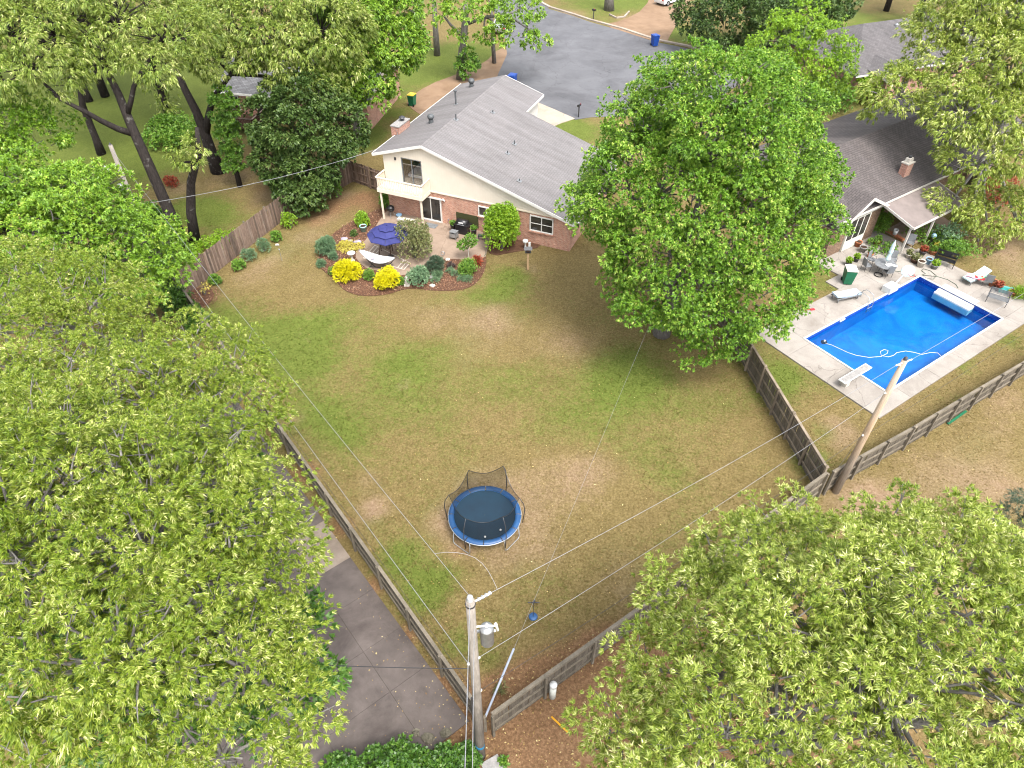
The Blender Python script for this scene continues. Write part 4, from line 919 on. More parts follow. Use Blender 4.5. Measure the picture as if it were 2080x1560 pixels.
# ---------------------------------------------------------------- poles and lines
def wire(name, label, a, b, sag, r=.008, mat='wire_alu', n=16, cat='power line', group=None):
    a, b = Vector(a), Vector(b); pts = [a.lerp(b, i / n) - Vector((0, 0, sag * 4 * (i / n) * (1 - i / n))) for i in range(n + 1)]
    return tag(link(name, MB(a).tube(pts, r, 5).mesh(name, MATS[mat]), None, a), label, cat, group)
P1 = Vector((-1.15, 9.95, 0)); P1T = Vector((-1.12, 10.0, 10.85)); P2 = Vector((16.14, 22.35, 0)); P2T = Vector((16.28, 22.25, 8.75)); P3 = Vector((-24.5, 41.7, 0)); P3T = Vector((-24.4, 41.5, 9.35))
p1 = thing('utility_pole', 'weathered grey utility pole with transformer at the fence corner', 'utility pole', P1)
mb = MB(P1); mb.tube([P1 - Vector((0, 0, .3)), P1.lerp(P1T, .5), P1T], [.17, .15, .125], 12); mb.build('pole', MATS['wood_pole_grey'], p1, True)
mb = MB(P1); mb.lathe([(.05, 0), (.09, .03), (.05, .07), (.09, .10), (.05, .14), (.085, .17), (.03, .22)], P1T + Vector((0, 0, 0)), 10); mb.build('insulator', MATS['white_plastic'], p1, True)
mb = MB(P1); mb.lathe([(.145, 0), (.145, .05)], P1T - Vector((0, 0, .22)), 12); mb.build('band', MATS['metal_dark'], p1)
tc = P1T + Vector((.40, .12, -2.1))
mb = MB(P1); mb.lathe([(.19, -.42), (.2, -.4), (.2, .35), (.21, .37), (.19, .42), (.06, .46)], tc, 14); tr_ = mb.build('transformer', MATS['galv'], p1, True)
MB(P1).lathe([(.03, .44), (.055, .5), (.03, .55), (.055, .6), (.02, .66)], tc, 8).build('bushing', MATS['white_plastic'], tr_); MB(P1).bar(tc + Vector((-.2, 0, .2)), tc + Vector((-.33, 0, .2)), .06, .1).build('bracket', MATS['galv'], tr_)
MB(P1).lathe([(.02, 0), (.05, .06), (.02, .12)], tc + Vector((.22, .05, .1)), 8).build('bushing', MATS['white_plastic'], tr_)
MB(P1).tube([P1T + Vector((.1, 0, -1.4)), P1T + Vector((.45, .04, -1.42)), P1T + Vector((.66, .05, -1.45))], .03, 6).build('cutout_arm', MATS['white_plastic'], p1)
MB(P1).tube([P1T + Vector((.66, .05, -1.35)), P1T + Vector((.72, .08, -1.75))], [.05, .035], 8).build('fuse_cutout', MATS['white_plastic'], p1)
MB(P1).tube([P1T + Vector((.12, .06, -.15)), P1T + Vector((.55, .34, -.18))], [.03, .04], 8).build('strain_insulator', MATS['white_plastic'], p1)
for i in range(4): MB(P1).tube([P1T + Vector((.2 + .1 * i, .11 + .065 * i, -.155)), P1T + Vector((.23 + .1 * i, .13 + .065 * i, -.157))], .06, 8).build('insulator_disc', MATS['galv'], p1)
MB(P1).lathe([(.172, 1.0), (.172, 1.12)], P1, 12).build('blue_band', MATS['blue_tape'], p1)
for s, z in ((-.16, 7.2), (.16, 7.6), (.15, 5.4)): MB(P1).lathe([(.03, 0), (.055, .05), (.03, .1)], P1 + Vector((s, .03, z)), 8).build('spool_insulator', MATS['white_plastic'], p1)
MB(P1).tube([P1 + Vector((-.17, -.02, .1)), P1 + Vector((-.155, -.02, 5.0))], .035, 6).build('conduit', MATS['metal_dark'], p1)
p2 = thing('utility_pole', 'leaning tan wooden utility pole beside the pool fence', 'utility pole', P2)
m, t, out = nodes('wood_pole_weathered'); MATS['wood_pole_weathered'] = m
co = t.nodes.new('ShaderNodeTexCoord').outputs['Object']; sep = t.nodes.new('ShaderNodeSeparateXYZ'); t.links.new(co, sep.inputs[0])
f = noise(t, mapping(t, co, (12, 12, .8)), 2.0, 5, .65); f2 = noise(t, mapping(t, co, (3, 3, .5)), 1.2, 4, .6)
hgt = math_(t, 'ADD', math_(t, 'MULTIPLY', sep.outputs[2], .115), math_(t, 'MULTIPLY', math_(t, 'SUBTRACT', f2, .5), .9)); gk = ramp(t, [(.2, (.31, .26, .21)), (.5, (.40, .29, .19)), (.85, (.39, .32, .25))]); t.links.new(hgt, gk.inputs[0])
k = ramp(t, [(.3, (.6, .58, .56)), (.7, (1.1, 1.1, 1.1))]); t.links.new(f, k.inputs[0]); principled(t, out, mixc(t, gk.outputs[0], k.outputs[0], 1.0, 'MULTIPLY'), .9, .15, 0, f, .4, .01)
mb = MB(P2); mb.tube([P2 - Vector((0, 0, .3)), P2.lerp(P2T, .42), P2T], [.185, .155, .12], 12); mb.build('pole', MATS['wood_pole_weathered'], p2, True)
MB(P2).lathe([(.05, 0), (.09, .03), (.05, .08), (.085, .12), (.03, .18)], P2T, 10).build('insulator', MATS['metal_dark'], p2)
for dz in (-.3, -1.9, -4.6): MB(P2).lathe([(.03, 0), (.055, .05), (.03, .1)], P2.lerp(P2T, 1 + dz / 8.75) + Vector((-.15, -.06, 0)), 8).build('spool_insulator', MATS['white_plastic'], p2)
for s in (-1, 1): MB(P2).tube([P2T + Vector((0, 0, -.12)), P2T + Vector((.42 * s, .2 * s, -.14))], .035, 6).build('strain_insulator', MATS['white_plastic'], p2)
p3 = thing('utility_pole', 'grey brown utility pole with lamp arm among the left trees', 'utility pole', P3)
mb = MB(P3); mb.tube([P3 - Vector((0, 0, .3)), P3.lerp(P3T, .5), P3T], [.17, .15, .12], 12); mb.build('pole', MATS['wood_pole_grey'], p3, True)
MB(P3).lathe([(.05, 0), (.08, .04), (.05, .09), (.03, .15)], P3T, 8).build('insulator', MATS['metal_dark'], p3)
la = P3T - Vector((0, 0, 1.3)); mb = MB(P3); mb.tube([la, la + Vector((-.4, -.1, .06)), la + Vector((-.7, -.15, .0))], .03, 6); arm = mb.build('lamp_arm', MATS['galv'], p3)
MB(P3).lathe([(.06, .1), (.1, .04), (.2, -.1), (.19, -.12)], la + Vector((-.75, -.16, -.05)), 10).build('lamp_head', MATS['galv'], arm)
MB(P3).lathe([(.17, -.38), (.18, .3), (.16, .36)], P3T + Vector((-.34, -.05, -2.9)), 12).build('transformer', MATS['galv'], p3, True)
MB(P3).bar(P3T + Vector((0, 0, -4.2)), P3T + Vector((-.7, -.2, -4.4)), .06, .06).build('cross_arm', MATS['galv'], p3)
S3 = G(322, 512); tag(link('pole_stub', MB().tube([(0, 0, -.2), (0, 0, 1.2), (0, 0, 2.9)], [.17, .16, .15], 12).mesh('pole_stub', MATS['wood_dark'], True), None, S3), 'short dark cut-off pole standing beside the grey utility pole', 'pole')
top1 = P1T + Vector((0, 0, .2))
wire('power_line', 'top bright wire from the transformer pole to the left pole', top1, P3T + Vector((0, 0, -.35)), .35)
wire('power_line', 'lower bright wire from the transformer pole to the left pole', P1 + Vector((-.16, .03, 7.25)), P3.lerp(P3T, .55) + Vector((.14, 0, 0)), .3, .012)
wire('cable', 'thin dark cable low along the side fence to the left pole', P1 + Vector((-.15, .05, 5.6)), P3.lerp(P3T, .42) + Vector((.14, 0, 0)), .35, .007, 'wire_black', cat='cable')
wire('power_line', 'top wire from the transformer pole to the tan pole', P1T + Vector((.55, .34, -.18)), P2T + Vector((-.42, -.2, -.14)), .3)
wire('power_line', 'middle wire from the transformer pole to the tan pole', P1 + Vector((.16, .03, 7.65)), P2.lerp(P2T, .79) + Vector((-.15, -.06, 0)), .3)
wire('cable', 'thin dark lowest cable from the transformer pole to the tan pole', P1 + Vector((.15, .03, 5.45)), P2.lerp(P2T, .48) + Vector((-.15, -.06, 0)), .35, .008, 'wire_black', cat='cable')
wire('power_line', 'bright wire from the tan pole crossing over the blue pool', P2T + Vector((.42, .2, -.14)), P2T + Vector((.42, .2, -.14)) + Vector((22, 14.5, .6)), .25)
wire('cable', 'thin dark cable from the tan pole running along the pool fence', P2.lerp(P2T, .48) + Vector((.15, .06, 0)), P2.lerp(P2T, .48) + Vector((22, 14.5, .6)), .25, .007, 'wire_black', cat='cable')
for k, (dx, z0) in enumerate(((.03, 10.9), (-.12, 7.4), (.1, 9.6))):
    wire('power_line', ['bright wire running from the transformer pole top down past the picture edge', 'dark wire beside the transformer pole running out under the camera', 'second bright wire running down the near side of the transformer pole'][k], P1 + Vector((dx, -.1, z0)), P1 + Vector((dx * 5 + .25, -26, z0 + .3)), .5, .011, 'wire_black' if k == 1 else 'wire_alu')
wire('cable', 'black service cable from the transformer pole out over the concrete court', P1 + Vector((-.15, .0, 7.0)), P1 + Vector((-16, 2.0, 5.0)), .5, .014, 'wire_black', cat='cable')
wire('cable', 'white twisted service cable from the left pole towards the brick house', P3.lerp(P3T, .56) + Vector((.1, .1, 0)), HL(15.2, -2.5, 4.6), .5, .016, 'wire_alu', cat='cable')
tag(link('jumper_cable', MB(top1).tube([top1.lerp(P3T, .045) + Vector((0, 0, -.05))] + [top1.lerp(P3T, .045).lerp(P1T + Vector((.72, .45, -.2)), i / 8) + Vector((.25, .35, 0)) * math.sin(math.pi * i / 8) + Vector((0, 0, .1 * math.sin(math.pi * i / 8))) for i in range(1, 9)], .006, 5).mesh('jumper_cable', MATS['wire_alu']), None, top1), 'curved loop of wire joining the two top wires at the transformer pole', 'cable')
# zip line over the lawn
z0, z1 = G(985, 1458, 1.2), Vector((9.2, 34.6, 4.6))
zl = thing('zip_line', 'zip line cable with blue grey sleeve rising over the lawn from the corner', 'zip line', (z0.x, z0.y, 0))
zb = Vector((z0.x, z0.y, 0)); zp = [z0.lerp(z1, i / 24) - Vector((0, 0, .0 * 4 * (i / 24) * (1 - i / 24))) for i in range(25)]
MB(zb).tube(zp, .005, 5).build('cable', MATS['wire_alu'], zl)
MB(zb).tube([z0, z0.lerp(z1, .105)], .045, 8).build('sleeve', simple('guard_grey', (.40, .44, .52), (.3, .33, .4), 6, .5), zl)
MB(zb).box((z0.x, z0.y, .65), (.1, .1, 1.3)).build('anchor_post', MATS['wood_post'], zl)
tq = z0.lerp(z1, .185)
sw = thing('disc_swing', 'blue disc seat hanging from the zip line trolley above the lawn', 'swing', (tq.x, tq.y, tq.z - 1.25))
MB((tq.x, tq.y, tq.z - 1.25)).box(tq - Vector((0, 0, .05)), (.16, .05, .1), .9).bar(tq + Vector((-.24, 0, -.12)), tq + Vector((.24, 0, -.12)), .035, .035).build('trolley', MATS['metal_dark'], sw)
MB((tq.x, tq.y, tq.z - 1.25)).tube([tq, tq - Vector((0, 0, 1.2))], .012, 5).build('rope', MATS['wire_black'], sw)
MB().lathe([(.03, .05), (.16, .05), (.19, .02), (.19, -.02), (.16, -.05), (.03, -.05)], (0, 0, 0), 16).build('seat', MATS['blue_pad'], sw, True)
wire('guy_wire', 'thin guy strand from the tan pole down to the fence corner', P2.lerp(P2T, .62), G(1679, 983, .1), .02, .007, 'wire_alu', cat='guy wire')
# ---------------------------------------------------------------- trees
OAK = dict(k=16, L=.142, W=.033, spread=.62, droop=.38, flat=.55, tri=True)
OAKF = dict(k=9, L=.27, W=.07, spread=.6, droop=.55, flat=.55, tri=True)
BROAD = dict(k=8, L=.20, W=.13, spread=.9, droop=.18, flat=.7, tri=True)
def trunk(b, top, r, bend=.3, n=5):
    b, top = Vector(b), Vector(top); ps = [b.lerp(top, i / n) + Vector((random.uniform(-bend, bend) * (0 < i), random.uniform(-bend, bend) * (0 < i), 0)) for i in range(n + 1)]
    ps[0] -= Vector((0, 0, .2)); return ps, [r * 1.45, r, r * .93, r * .86, r * .78, r * .65][:n + 1]
def B(x, y): return Vector((x, y, 0))
def EG(u, v, z, r):
    p = G(u, v, z); return (p.x, p.y, p.z, r, r, r)
# big round tree between the house and the pool
tree('shade_tree', 'huge round green shade tree between the cream house and the pool', B(9.4, 34.9), [trunk(B(9.4, 34.9), (9.9, 35.3, 7), .42, .12)],
     [(10.3, 35.6, 11.2, 5.2, 5.4, 5.4), (7.5, 35.0, 8.4, 3.7, 4.0, 4.3), (13.8, 35.7, 8.4, 4.0, 4.2, 4.2), (10.6, 32.2, 6.7, 4.3, 3.7, 4.4), (8.6, 38.2, 8.0, 3.8, 3.8, 4.2), (13.4, 38.2, 9.0, 3.9, 3.8, 4.4), (12.9, 33.0, 5.9, 3.2, 3.0, 3.8), (8.4, 32.8, 5.4, 2.6, 2.7, 3.0), (10.9, 30.6, 4.0, 2.0, 1.8, 2.9), (11.6, 38.2, 11.8, 2.8, 2.8, 3.6), (6.8, 38.2, 8.4, 2.2, 2.2, 2.8)],
     dict(BROAD, L=.16, W=.105, tri=True), MATS['leaf_broad'], MATS['bark_grey'], 1.0, .72, 30, inner=.25, low=-.75, limbr=.2, bough=1.9)
# left willow oaks
tree('willow_oak', 'large pale green willow oak filling the lower left, overhanging the court', B(-11.2, 11.4), [trunk(B(-11.2, 11.4), (-10.8, 12.0, 9), .45, .2)],
     [(-10.2, 12.0, 11.2, 3.3, 3.6, 3.4), (-9.6, 8.2, 11.0, 3.2, 2.8, 3.2), (-13.4, 11.0, 12.2, 3.6, 4.2, 3.8), (-7.3, 8.9, 9.4, 1.8, 1.9, 2.0), (-7.7, 12.6, 9.0, 1.4, 1.4, 1.4), (-7.2, 6.6, 9.6, 2.0, 1.6, 2.0), (-7.9, 14.6, 8.6, .9, .8, .9), (-8.6, 11.2, 8.6, 1.6, 1.6, 1.6), (-11.8, 16.8, 11.0, 2.6, 2.3, 2.4), (-14.6, 16.2, 10.8, 3.0, 2.8, 2.8), (-10.0, 17.7, 9.6, 1.7, 1.6, 1.6), (-9.9, 19.4, 9.2, 1.3, 1.3, 1.3), EG(450, 750, 9.8, 1.4), EG(390, 715, 10.2, 1.5), EG(500, 780, 9.6, 1.0), EG(505, 850, 9.2, 1.1), EG(578, 975, 8.6, .7), EG(545, 1190, 9.4, 1.1), EG(590, 1450, 9.6, 1.1)],
     OAK, MATS['leaf_oak'], MATS['bark_oak'], .80, .55, 20, inner=.25, limbr=.15, flatc=.75, bough=1.15)
tree('willow_oak', 'pale green willow oak at the left edge above the larger oak', B(-16.2, 23.4), [trunk(B(-16.2, 23.4), (-15.9, 23.0, 9), .4, .2)],
     [(-17.8, 23.0, 10.2, 2.7, 2.7, 2.6), (-21.2, 23.0, 10.4, 3.2, 3.2, 3.2), (-15.6, 20.6, 9.8, 2.3, 2.3, 2.3), (-18.6, 20.0, 10.4, 3.0, 2.8, 2.8)],
     OAK, MATS['leaf_oak'], MATS['bark_oak'], .85, .6, 22, inner=.25, limbr=.14, flatc=.75, bough=1.3)
tree('leafy_tree', 'bright green broad-leaved tree at the left edge below the lamp pole', B(-24.5, 34.2), [trunk(B(-24.5, 34.2), (-24.0, 34.0, 6), .35, .2)],
     [(-23.0, 33.6, 8.2, 3.5, 3.4, 3.2), (-26.8, 33.2, 8.6, 3.6, 3.4, 3.4), (-20.6, 33.0, 6.4, 2.1, 2.1, 2.2), (-24.8, 31.0, 7.6, 3.4, 2.6, 3.0), (-20.6, 35.2, 5.6, 1.6, 1.6, 2.0)],
     dict(BROAD, L=.19, W=.11), MATS['leaf_bright'], MATS['bark_grey'], 1.0, .68, 24, inner=.25, limbr=.13, bough=1.3)
tree('leafy_tree', 'dense green tree at the far left edge among the tall oaks', B(-33.5, 44.0), [trunk(B(-33.5, 44), (-33, 43.5, 7), .35, .2)],
     [(-31.5, 43.4, 9.8, 2.8, 2.8, 2.8), (-35, 43, 10, 3.4, 3.2, 3.4), (-33.0, 41.0, 9.0, 2.8, 2.4, 2.6), (-29.4, 43.0, 9.4, 1.7, 1.7, 1.8)],
     dict(BROAD, L=.21, W=.12), MATS['leaf_bright'], MATS['bark_grey'], 1.25, .9, 36, inner=.25, limbr=.12)
# lower right oak
tree('willow_oak', 'large sunlit pale willow oak filling the lower right corner', B(9.6, 6.6), [trunk(B(9.6, 6.6), (9.6, 7.2, 9.5), .42, .2)],
     [(8.6, 7.6, 11.8, 3.4, 3.2, 3.2), (6.2, 6.6, 11.0, 2.7, 2.4, 2.6), (10.6, 9.6, 11.2, 2.9, 2.6, 2.9), (12.2, 6.8, 11.6, 3.4, 3.2, 3.2), (4.2, 4.6, 10.8, 2.0, 1.9, 2.1), (7.6, 10.6, 10.4, 2.0, 2.0, 2.1), (9.2, 4.4, 11.0, 3.2, 2.6, 2.8), (13.0, 9.4, 10.2, 1.9, 1.9, 2.2), (5.5, 8.7, 9.8, 1.7, 1.7, 1.7), (3.5, 6.3, 9.2, 1.0, 1.1, 1.2), EG(1425, 1250, 9.8, 1.4), EG(1490, 1150, 10, 1.3), EG(1335, 1350, 9.6, 1.2), EG(1262, 1480, 9.6, 1.0), EG(1590, 1085, 10.2, 1.1), EG(1890, 1130, 10.4, 1.1)],
     dict(OAK, k=15, L=.145, W=.034, droop=.22, spread=.75), MATS['leaf_oak_pale'], MATS['bark_oak'], .78, .55, 26, inner=.25, bough=1.15, limbr=.15)
# darker young trees under the left oak
for lab, u, v, es in (('darker green young tree under the left oak at the court edge', 560, 1400, ((590, 1300, 5.5, 1.3), (610, 1370, 5.0, 1.1), (560, 1400, 5.5, 1.3), (530, 1330, 5.8, 1.3))),
                      ('dark young tree low under the middle of the left oak', 330, 1250, ((330, 1200, 5.5, 1.8), (420, 1120, 5.2, 1.6), (260, 1100, 5.5, 1.8), (400, 1300, 5.2, 1.5), (470, 1000, 5.0, 1.3))),
                      ('dark young tree at the bottom left corner under the oak', 130, 1420, ((120, 1380, 5.5, 1.8), (60, 1250, 5.5, 1.8), (240, 1450, 5.2, 1.7), (350, 1430, 5.2, 1.5), (150, 1180, 5.4, 1.6)))):
    el = [EG(*e) for e in es]; g = Vector((el[0][0], el[0][1], 0))
    tree('young_tree', lab, g, [([g, g + Vector((.1, .1, 2.2)), g + Vector((0, 0, 4.4))], [.14, .11, .07])], el, dict(BROAD, k=7, L=.22, W=.14), MATS['leaf_hedge_shade'], MATS['bark_dark'], .95, .7, 20, inner=.1, limbr=.06, low=-.3, twigs=False)
# tall oaks upper left, trunks in view
f0 = G(375, 503)
def up(u, v, y):      # point above the line of sight at depth y
    r = _F + (u - 1040) / FPX * np.array([1.0, 0, 0]) + (v - 780) / FPX * _D; k = y / r[1]; return Vector((r[0] * k, y, CAM_H + r[2] * k))
y0 = f0.y
tl = [[up(372, 507, y0), up(352, 450, y0), up(335, 410, y0), up(300, 330, y0 + .1), up(268, 258, y0 + .3), up(240, 190, y0 + .6), up(215, 140, y0 + .9), up(196, 90, y0 + 1.2)],
      [up(398, 500, y0 + .2), up(388, 430, y0 + .2), up(388, 370, y0), up(398, 330, y0 - .1), up(404, 310, y0 - .3), up(400, 260, y0 - .6)],
      [up(272, 272, y0 + .3), up(240, 262, y0 - .2), up(205, 245, y0 - .8), up(170, 225, y0 - 1.4), up(120, 200, y0 - 2)],
      [up(258, 235, y0 + .4), up(266, 205, y0 + .3), up(272, 175, y0 + .2), up(286, 150, y0)]]
tr = [(tl[0], [.62, .42, .38, .34, .30, .24, .2, .15]), (tl[1], [.42, .33, .28, .24, .2, .12]), (tl[2], [.22, .2, .17, .14, .1]), (tl[3], [.18, .16, .14, .1])]
def EL(u, v, y, r, rz=None):
    p = up(u, v, y); return (p.x, p.y, p.z, r, r, rz or r)
tree('forked_oak', 'tall dark forked oak behind the picket fence, limbs spreading upper left', B(f0.x, f0.y), tr,
     [EL(110, 60, y0 + 2, 3.8, 3.0), EL(230, 40, y0 + 3, 3.4, 2.6), EL(330, 75, y0 + 4, 3.2, 2.2), EL(60, 130, y0 - 1, 2.8, 2.6), EL(300, 130, y0 + 1.2, 1.9, 1.4), EL(200, 110, y0 + 1.5, 1.9, 1.7), EL(10, 60, y0 + 2, 3.6, 3), EL(95, 170, y0 - 1, 1.6, 1.6), EL(396, 300, y0 - .4, .8, .8), EL(388, 335, y0 - .5, .6, .7), EL(372, 325, y0 - .6, .5, .6), (-33, 59, 17.8, 5, 4.5, 1.6), (-26, 61, 17.8, 4.5, 4.5, 1.6), (-41, 60, 17.8, 5, 4.5, 1.6)],  # last three crowns are unseen above the frame, added to shade the lawn
     OAKF, MATS['leaf_oak_far'], MATS['bark_dark'], 1.15, .8, 26, inner=.15, limbr=.14, low=-.4, outdiv=2, bough=1.4)
f1 = G(440, 348); y1 = f1.y
tr = [([up(446, 352, y1), up(430, 312, y1), up(415, 268, y1), up(398, 225, y1 + .3), up(375, 180, y1 + .6), up(355, 130, y1 + 1)], [.7, .48, .42, .34, .28, .2]), ([up(417, 275, y1), up(424, 235, y1), up(432, 200, y1 - .2), up(470, 150, y1 - .5)], [.34, .28, .22, .14])]
tree('willow_oak', 'tall pale oak whose crown drapes over the brick house roof', B(f1.x, f1.y), tr,
     [EL(560, 90, y1 + 1, 4.4, 3.6), EL(650, 60, y1 + 1.5, 3.4, 3), EL(500, 60, y1 + 2, 3.6, 3), EL(440, 110, y1 + .5, 2.4, 2.2), EL(620, 150, y1, 2.6, 2.2), EL(690, 120, y1 + .3, 1.8, 1.8), EL(580, 30, y1 + 2, 3.4, 3)],
     dict(OAKF, L=.30, W=.088), MATS['leaf_oak_far'], MATS['bark_dark'], 1.2, .85, 26, inner=.2, limbr=.17, low=-.5, bough=1.6)
f2 = G(486, 378); y2 = f2.y
tree('ivy_tree', 'small trunk wrapped in green ivy between the oak and the magnolia', B(f2.x, f2.y), [([up(488, 380, y2), up(478, 340, y2), up(468, 290, y2), up(455, 230, y2)], [.24, .19, .17, .12])],
     [EL(470, 320, y2, .75, 1.3), EL(462, 270, y2, .8, 1.4), EL(455, 215, y2, .9, 1.4)], dict(BROAD, L=.2, W=.14), MATS['leaf_shrub'], MATS['bark_dark'], .7, .5, 24, limbr=.08, twigs=False, low=-1)
for (u, v, topu, topv, lab, ivy) in ((207, 312, 168, 215, 'slim dark trunk standing on the shaded lawn beyond the forked oak', 0), (348, 252, 312, 140, 'ivy covered trunk leaning over the shaded lawn', 1), (182, 205, 158, 150, 'short dark trunk farthest back on the shaded lawn', 0)):
    g = G(u, v); y_ = g.y
    ell = [EL(topu - 20, topv - 90, y_ + 1, 3.6, 2.6), EL(topu + 40, topv - 110, y_ + 2, 3.2, 2.6)]
    ell += [(g.x + 2, g.y + 3, 16, 5.5, 5.5, 2.5), (g.x - 4, g.y + 1, 15.5, 4.5, 4.5, 2.5)]  # high crowns above the frame, added to shade the lawn
    if ivy: ell += [EL(u - 14, v - 45, y_, .5, 1.2), EL(u - 26, v - 85, y_, .5, 1.2)]
    tree('oak_tree', lab, B(g.x, g.y), [([up(u, v + 2, y_), up((u * 2 + topu) / 3, (v * 2 + topv) / 3, y_), up(topu, topv, y_), up(topu - 10, topv - 70, y_)], [.42, .3, .27, .18])], ell, dict(OAKF, L=.34, W=.09), MATS['leaf_oak_far'], MATS['bark_dark'], 1.6, 1.1, 26, limbr=.14, low=-.9 if ivy else -.4, outdiv=2)
# magnolia, maple
gm = G(610, 415)
tree('magnolia', 'dense dark glossy magnolia overhanging the brown picket fence', B(-16.2, 52.1), [trunk(B(-16.2, 52.1), (-16.0, 52.1, 4), .3, .1)],
     [(-15.8, 52.2, 4.8, 3.2, 3.0, 3.0), (-17.3, 51.8, 3.3, 2.3, 2.3, 2.7), (-13.9, 53.4, 5.0, 2.4, 2.3, 2.3), (-15.6, 50.4, 2.8, 1.9, 1.5, 1.9), (-15.9, 54.2, 7.0, 2.2, 2.2, 2.2), (-18.2, 54.0, 5.6, 1.8, 1.8, 2.0), (-16.3, 49.9, 1.5, 1.2, 1.0, 1.1)],
     dict(k=8, L=.26, W=.13, spread=.9, droop=.05, flat=.7), MATS['leaf_dark'], MATS['bark_dark'], 1.15, .85, 40, inner=.2, low=-.8, limbr=.12)
tree('maple', 'bright green maple above the brick wall and yellow-lidded bin', B(-14.2, 63.6), [trunk(B(-14.2, 63.6), (-13.6, 64.0, 5), .32, .15)],
     [(-11.6, 64.0, 8.6, 3.3, 3.0, 3.2), (-14.2, 63.4, 8.6, 2.9, 2.8, 3.2), (-9.9, 64.4, 8.0, 2.0, 2.2, 2.4), (-13.0, 64.4, 11.0, 3.0, 2.8, 2.6), (-10.6, 65.0, 11.0, 2.6, 2.4, 2.4), (-12.2, 62.0, 5.6, 2.2, 1.9, 2.0), (-14.4, 61.6, 6.0, 2.2, 2.0, 2.2)],
     dict(BROAD, L=.27, W=.17, droop=.4), MATS['leaf_bright'], MATS['bark_grey'], 1.1, .8, 26, inner=.2, limbr=.13, low=-.8, bough=1.5)
# street trees at the top
s0 = G(936, 160); ys0 = s0.y
tree('street_tree', 'sparse yellow green tree with grey branches over the street edge', B(s0.x, s0.y), [([up(936, 165, ys0), up(938, 110, ys0), up(943, 60, ys0), up(947, 10, ys0)], [.55, .42, .36, .3]), ([up(941, 75, ys0), up(915, 50, ys0), up(900, 30, ys0)], [.18, .14, .09]), ([up(944, 50, ys0), up(985, 35, ys0), up(1030, 30, ys0 - .5), up(1075, 60, ys0 - 1)], [.2, .16, .12, .06])],
     [EL(1060, 60, ys0 - 1, 2.2, 1.8), EL(1085, 85, ys0 - 1.5, 1.2, 1.2), EL(1000, 35, ys0, 2.0, 1.4), EL(960, 20, ys0, 2.2, 1.6), EL(905, 30, ys0, 1.9, 1.6), EL(985, 75, ys0 - .5, 1.1, .9), EL(1050, 15, ys0, 2.4, 1.6), EL(1035, 60, ys0 - .6, 1.4, 1.0), EL(930, 75, ys0 - .5, .9, .8)],
     dict(BROAD, L=.3, W=.19, droop=.35), MATS['leaf_bright'], MATS['bark_grey'], 1.6, .85, 20, inner=.1, limbr=.12)
tree('ivy_growth', 'leafy green vine at the foot of the street tree trunk', B(s0.x + .5, s0.y - .2), [([B(s0.x + .5, s0.y - .2), Vector((s0.x + .5, s0.y - .2, 2))], [.08, .04])], [EL(952, 130, ys0 - .3, 1.0, 1.4)], dict(BROAD, L=.26, W=.18), MATS['leaf_shrub'], MATS['bark_dark'], .8, .6, 24, limbr=.04, cat='vine')
for u, v, lab, rr in ((888, 112, 'pale slim trunk on the lawn left of the street tree', .3), (1004, 128, 'pale thin trunk at the corner of the brown drive', .2)):
    g = G(u, v); tree('street_tree', lab, B(g.x, g.y), [([up(u, v + 2, g.y), up(u - 4, v - 60, g.y), up(u - 6, v - 110, g.y)], [rr * 1.3, rr, rr * .8])], [EL(u - 15, v - 150, g.y, 3.0, 2.4)], dict(BROAD, L=.32, W=.2), MATS['leaf_bright'], MATS['bark_grey'], 1.7, .9, 16, limbr=.1)
g = G(1237, 20); tree('street_tree', 'grey trunk standing on the lawn across the street', B(g.x, g.y), [([up(1237, 22, g.y), up(1237, -15, g.y), up(1238, -60, g.y)], [.75, .5, .45])], [EL(1230, -190, g.y, 5, 4)], dict(BROAD, L=.4, W=.25), MATS['leaf_bright'], MATS['bark_grey'], 2.4, 1.4, 14, limbr=.2)
# upper right
tree('holly_tree', 'dark bushy tree across the street beside the far roof', G(1560, 95), [trunk(G(1560, 95), G(1560, 95) + Vector((0, 0, 4)), .35, .2)],
     [EL(1480, 30, 86, 3.4, 3), EL(1560, 45, 84, 3.6, 3.4), EL(1640, 30, 86, 3.6, 3), EL(1420, 15, 90, 2.6, 2.2), EL(1690, 15, 88, 2.4, 2), EL(1570, 5, 90, 3.6, 2.6)],
     dict(BROAD, L=.36, W=.2), MATS['leaf_dark'], MATS['bark_dark'], 1.8, 1.3, 40, limbr=.14, low=-.9)
tree('crape_myrtle', 'feathery light green tree with many upright stems beside the far house', G(1620, 225), [(bez(G(1620, 225), up(1590 + 22 * i, 130, 65), .05, 4), [.12, .1, .08, .06, .03]) for i in range(5)],
     [EL(1600, 90, 66, 2.5, 2.3), EL(1665, 100, 66, 2.6, 2.4), EL(1630, 60, 67, 2.2, 1.8), EL(1690, 140, 65, 2.0, 2.0), EL(1640, 145, 64, 2.0, 1.8), EL(1570, 110, 66, 1.6, 1.6)],
     dict(BROAD, L=.26, W=.13), MATS['leaf_lime'], MATS['bark_grey'], 1.3, .9, 26, limbr=.05, low=-.8)
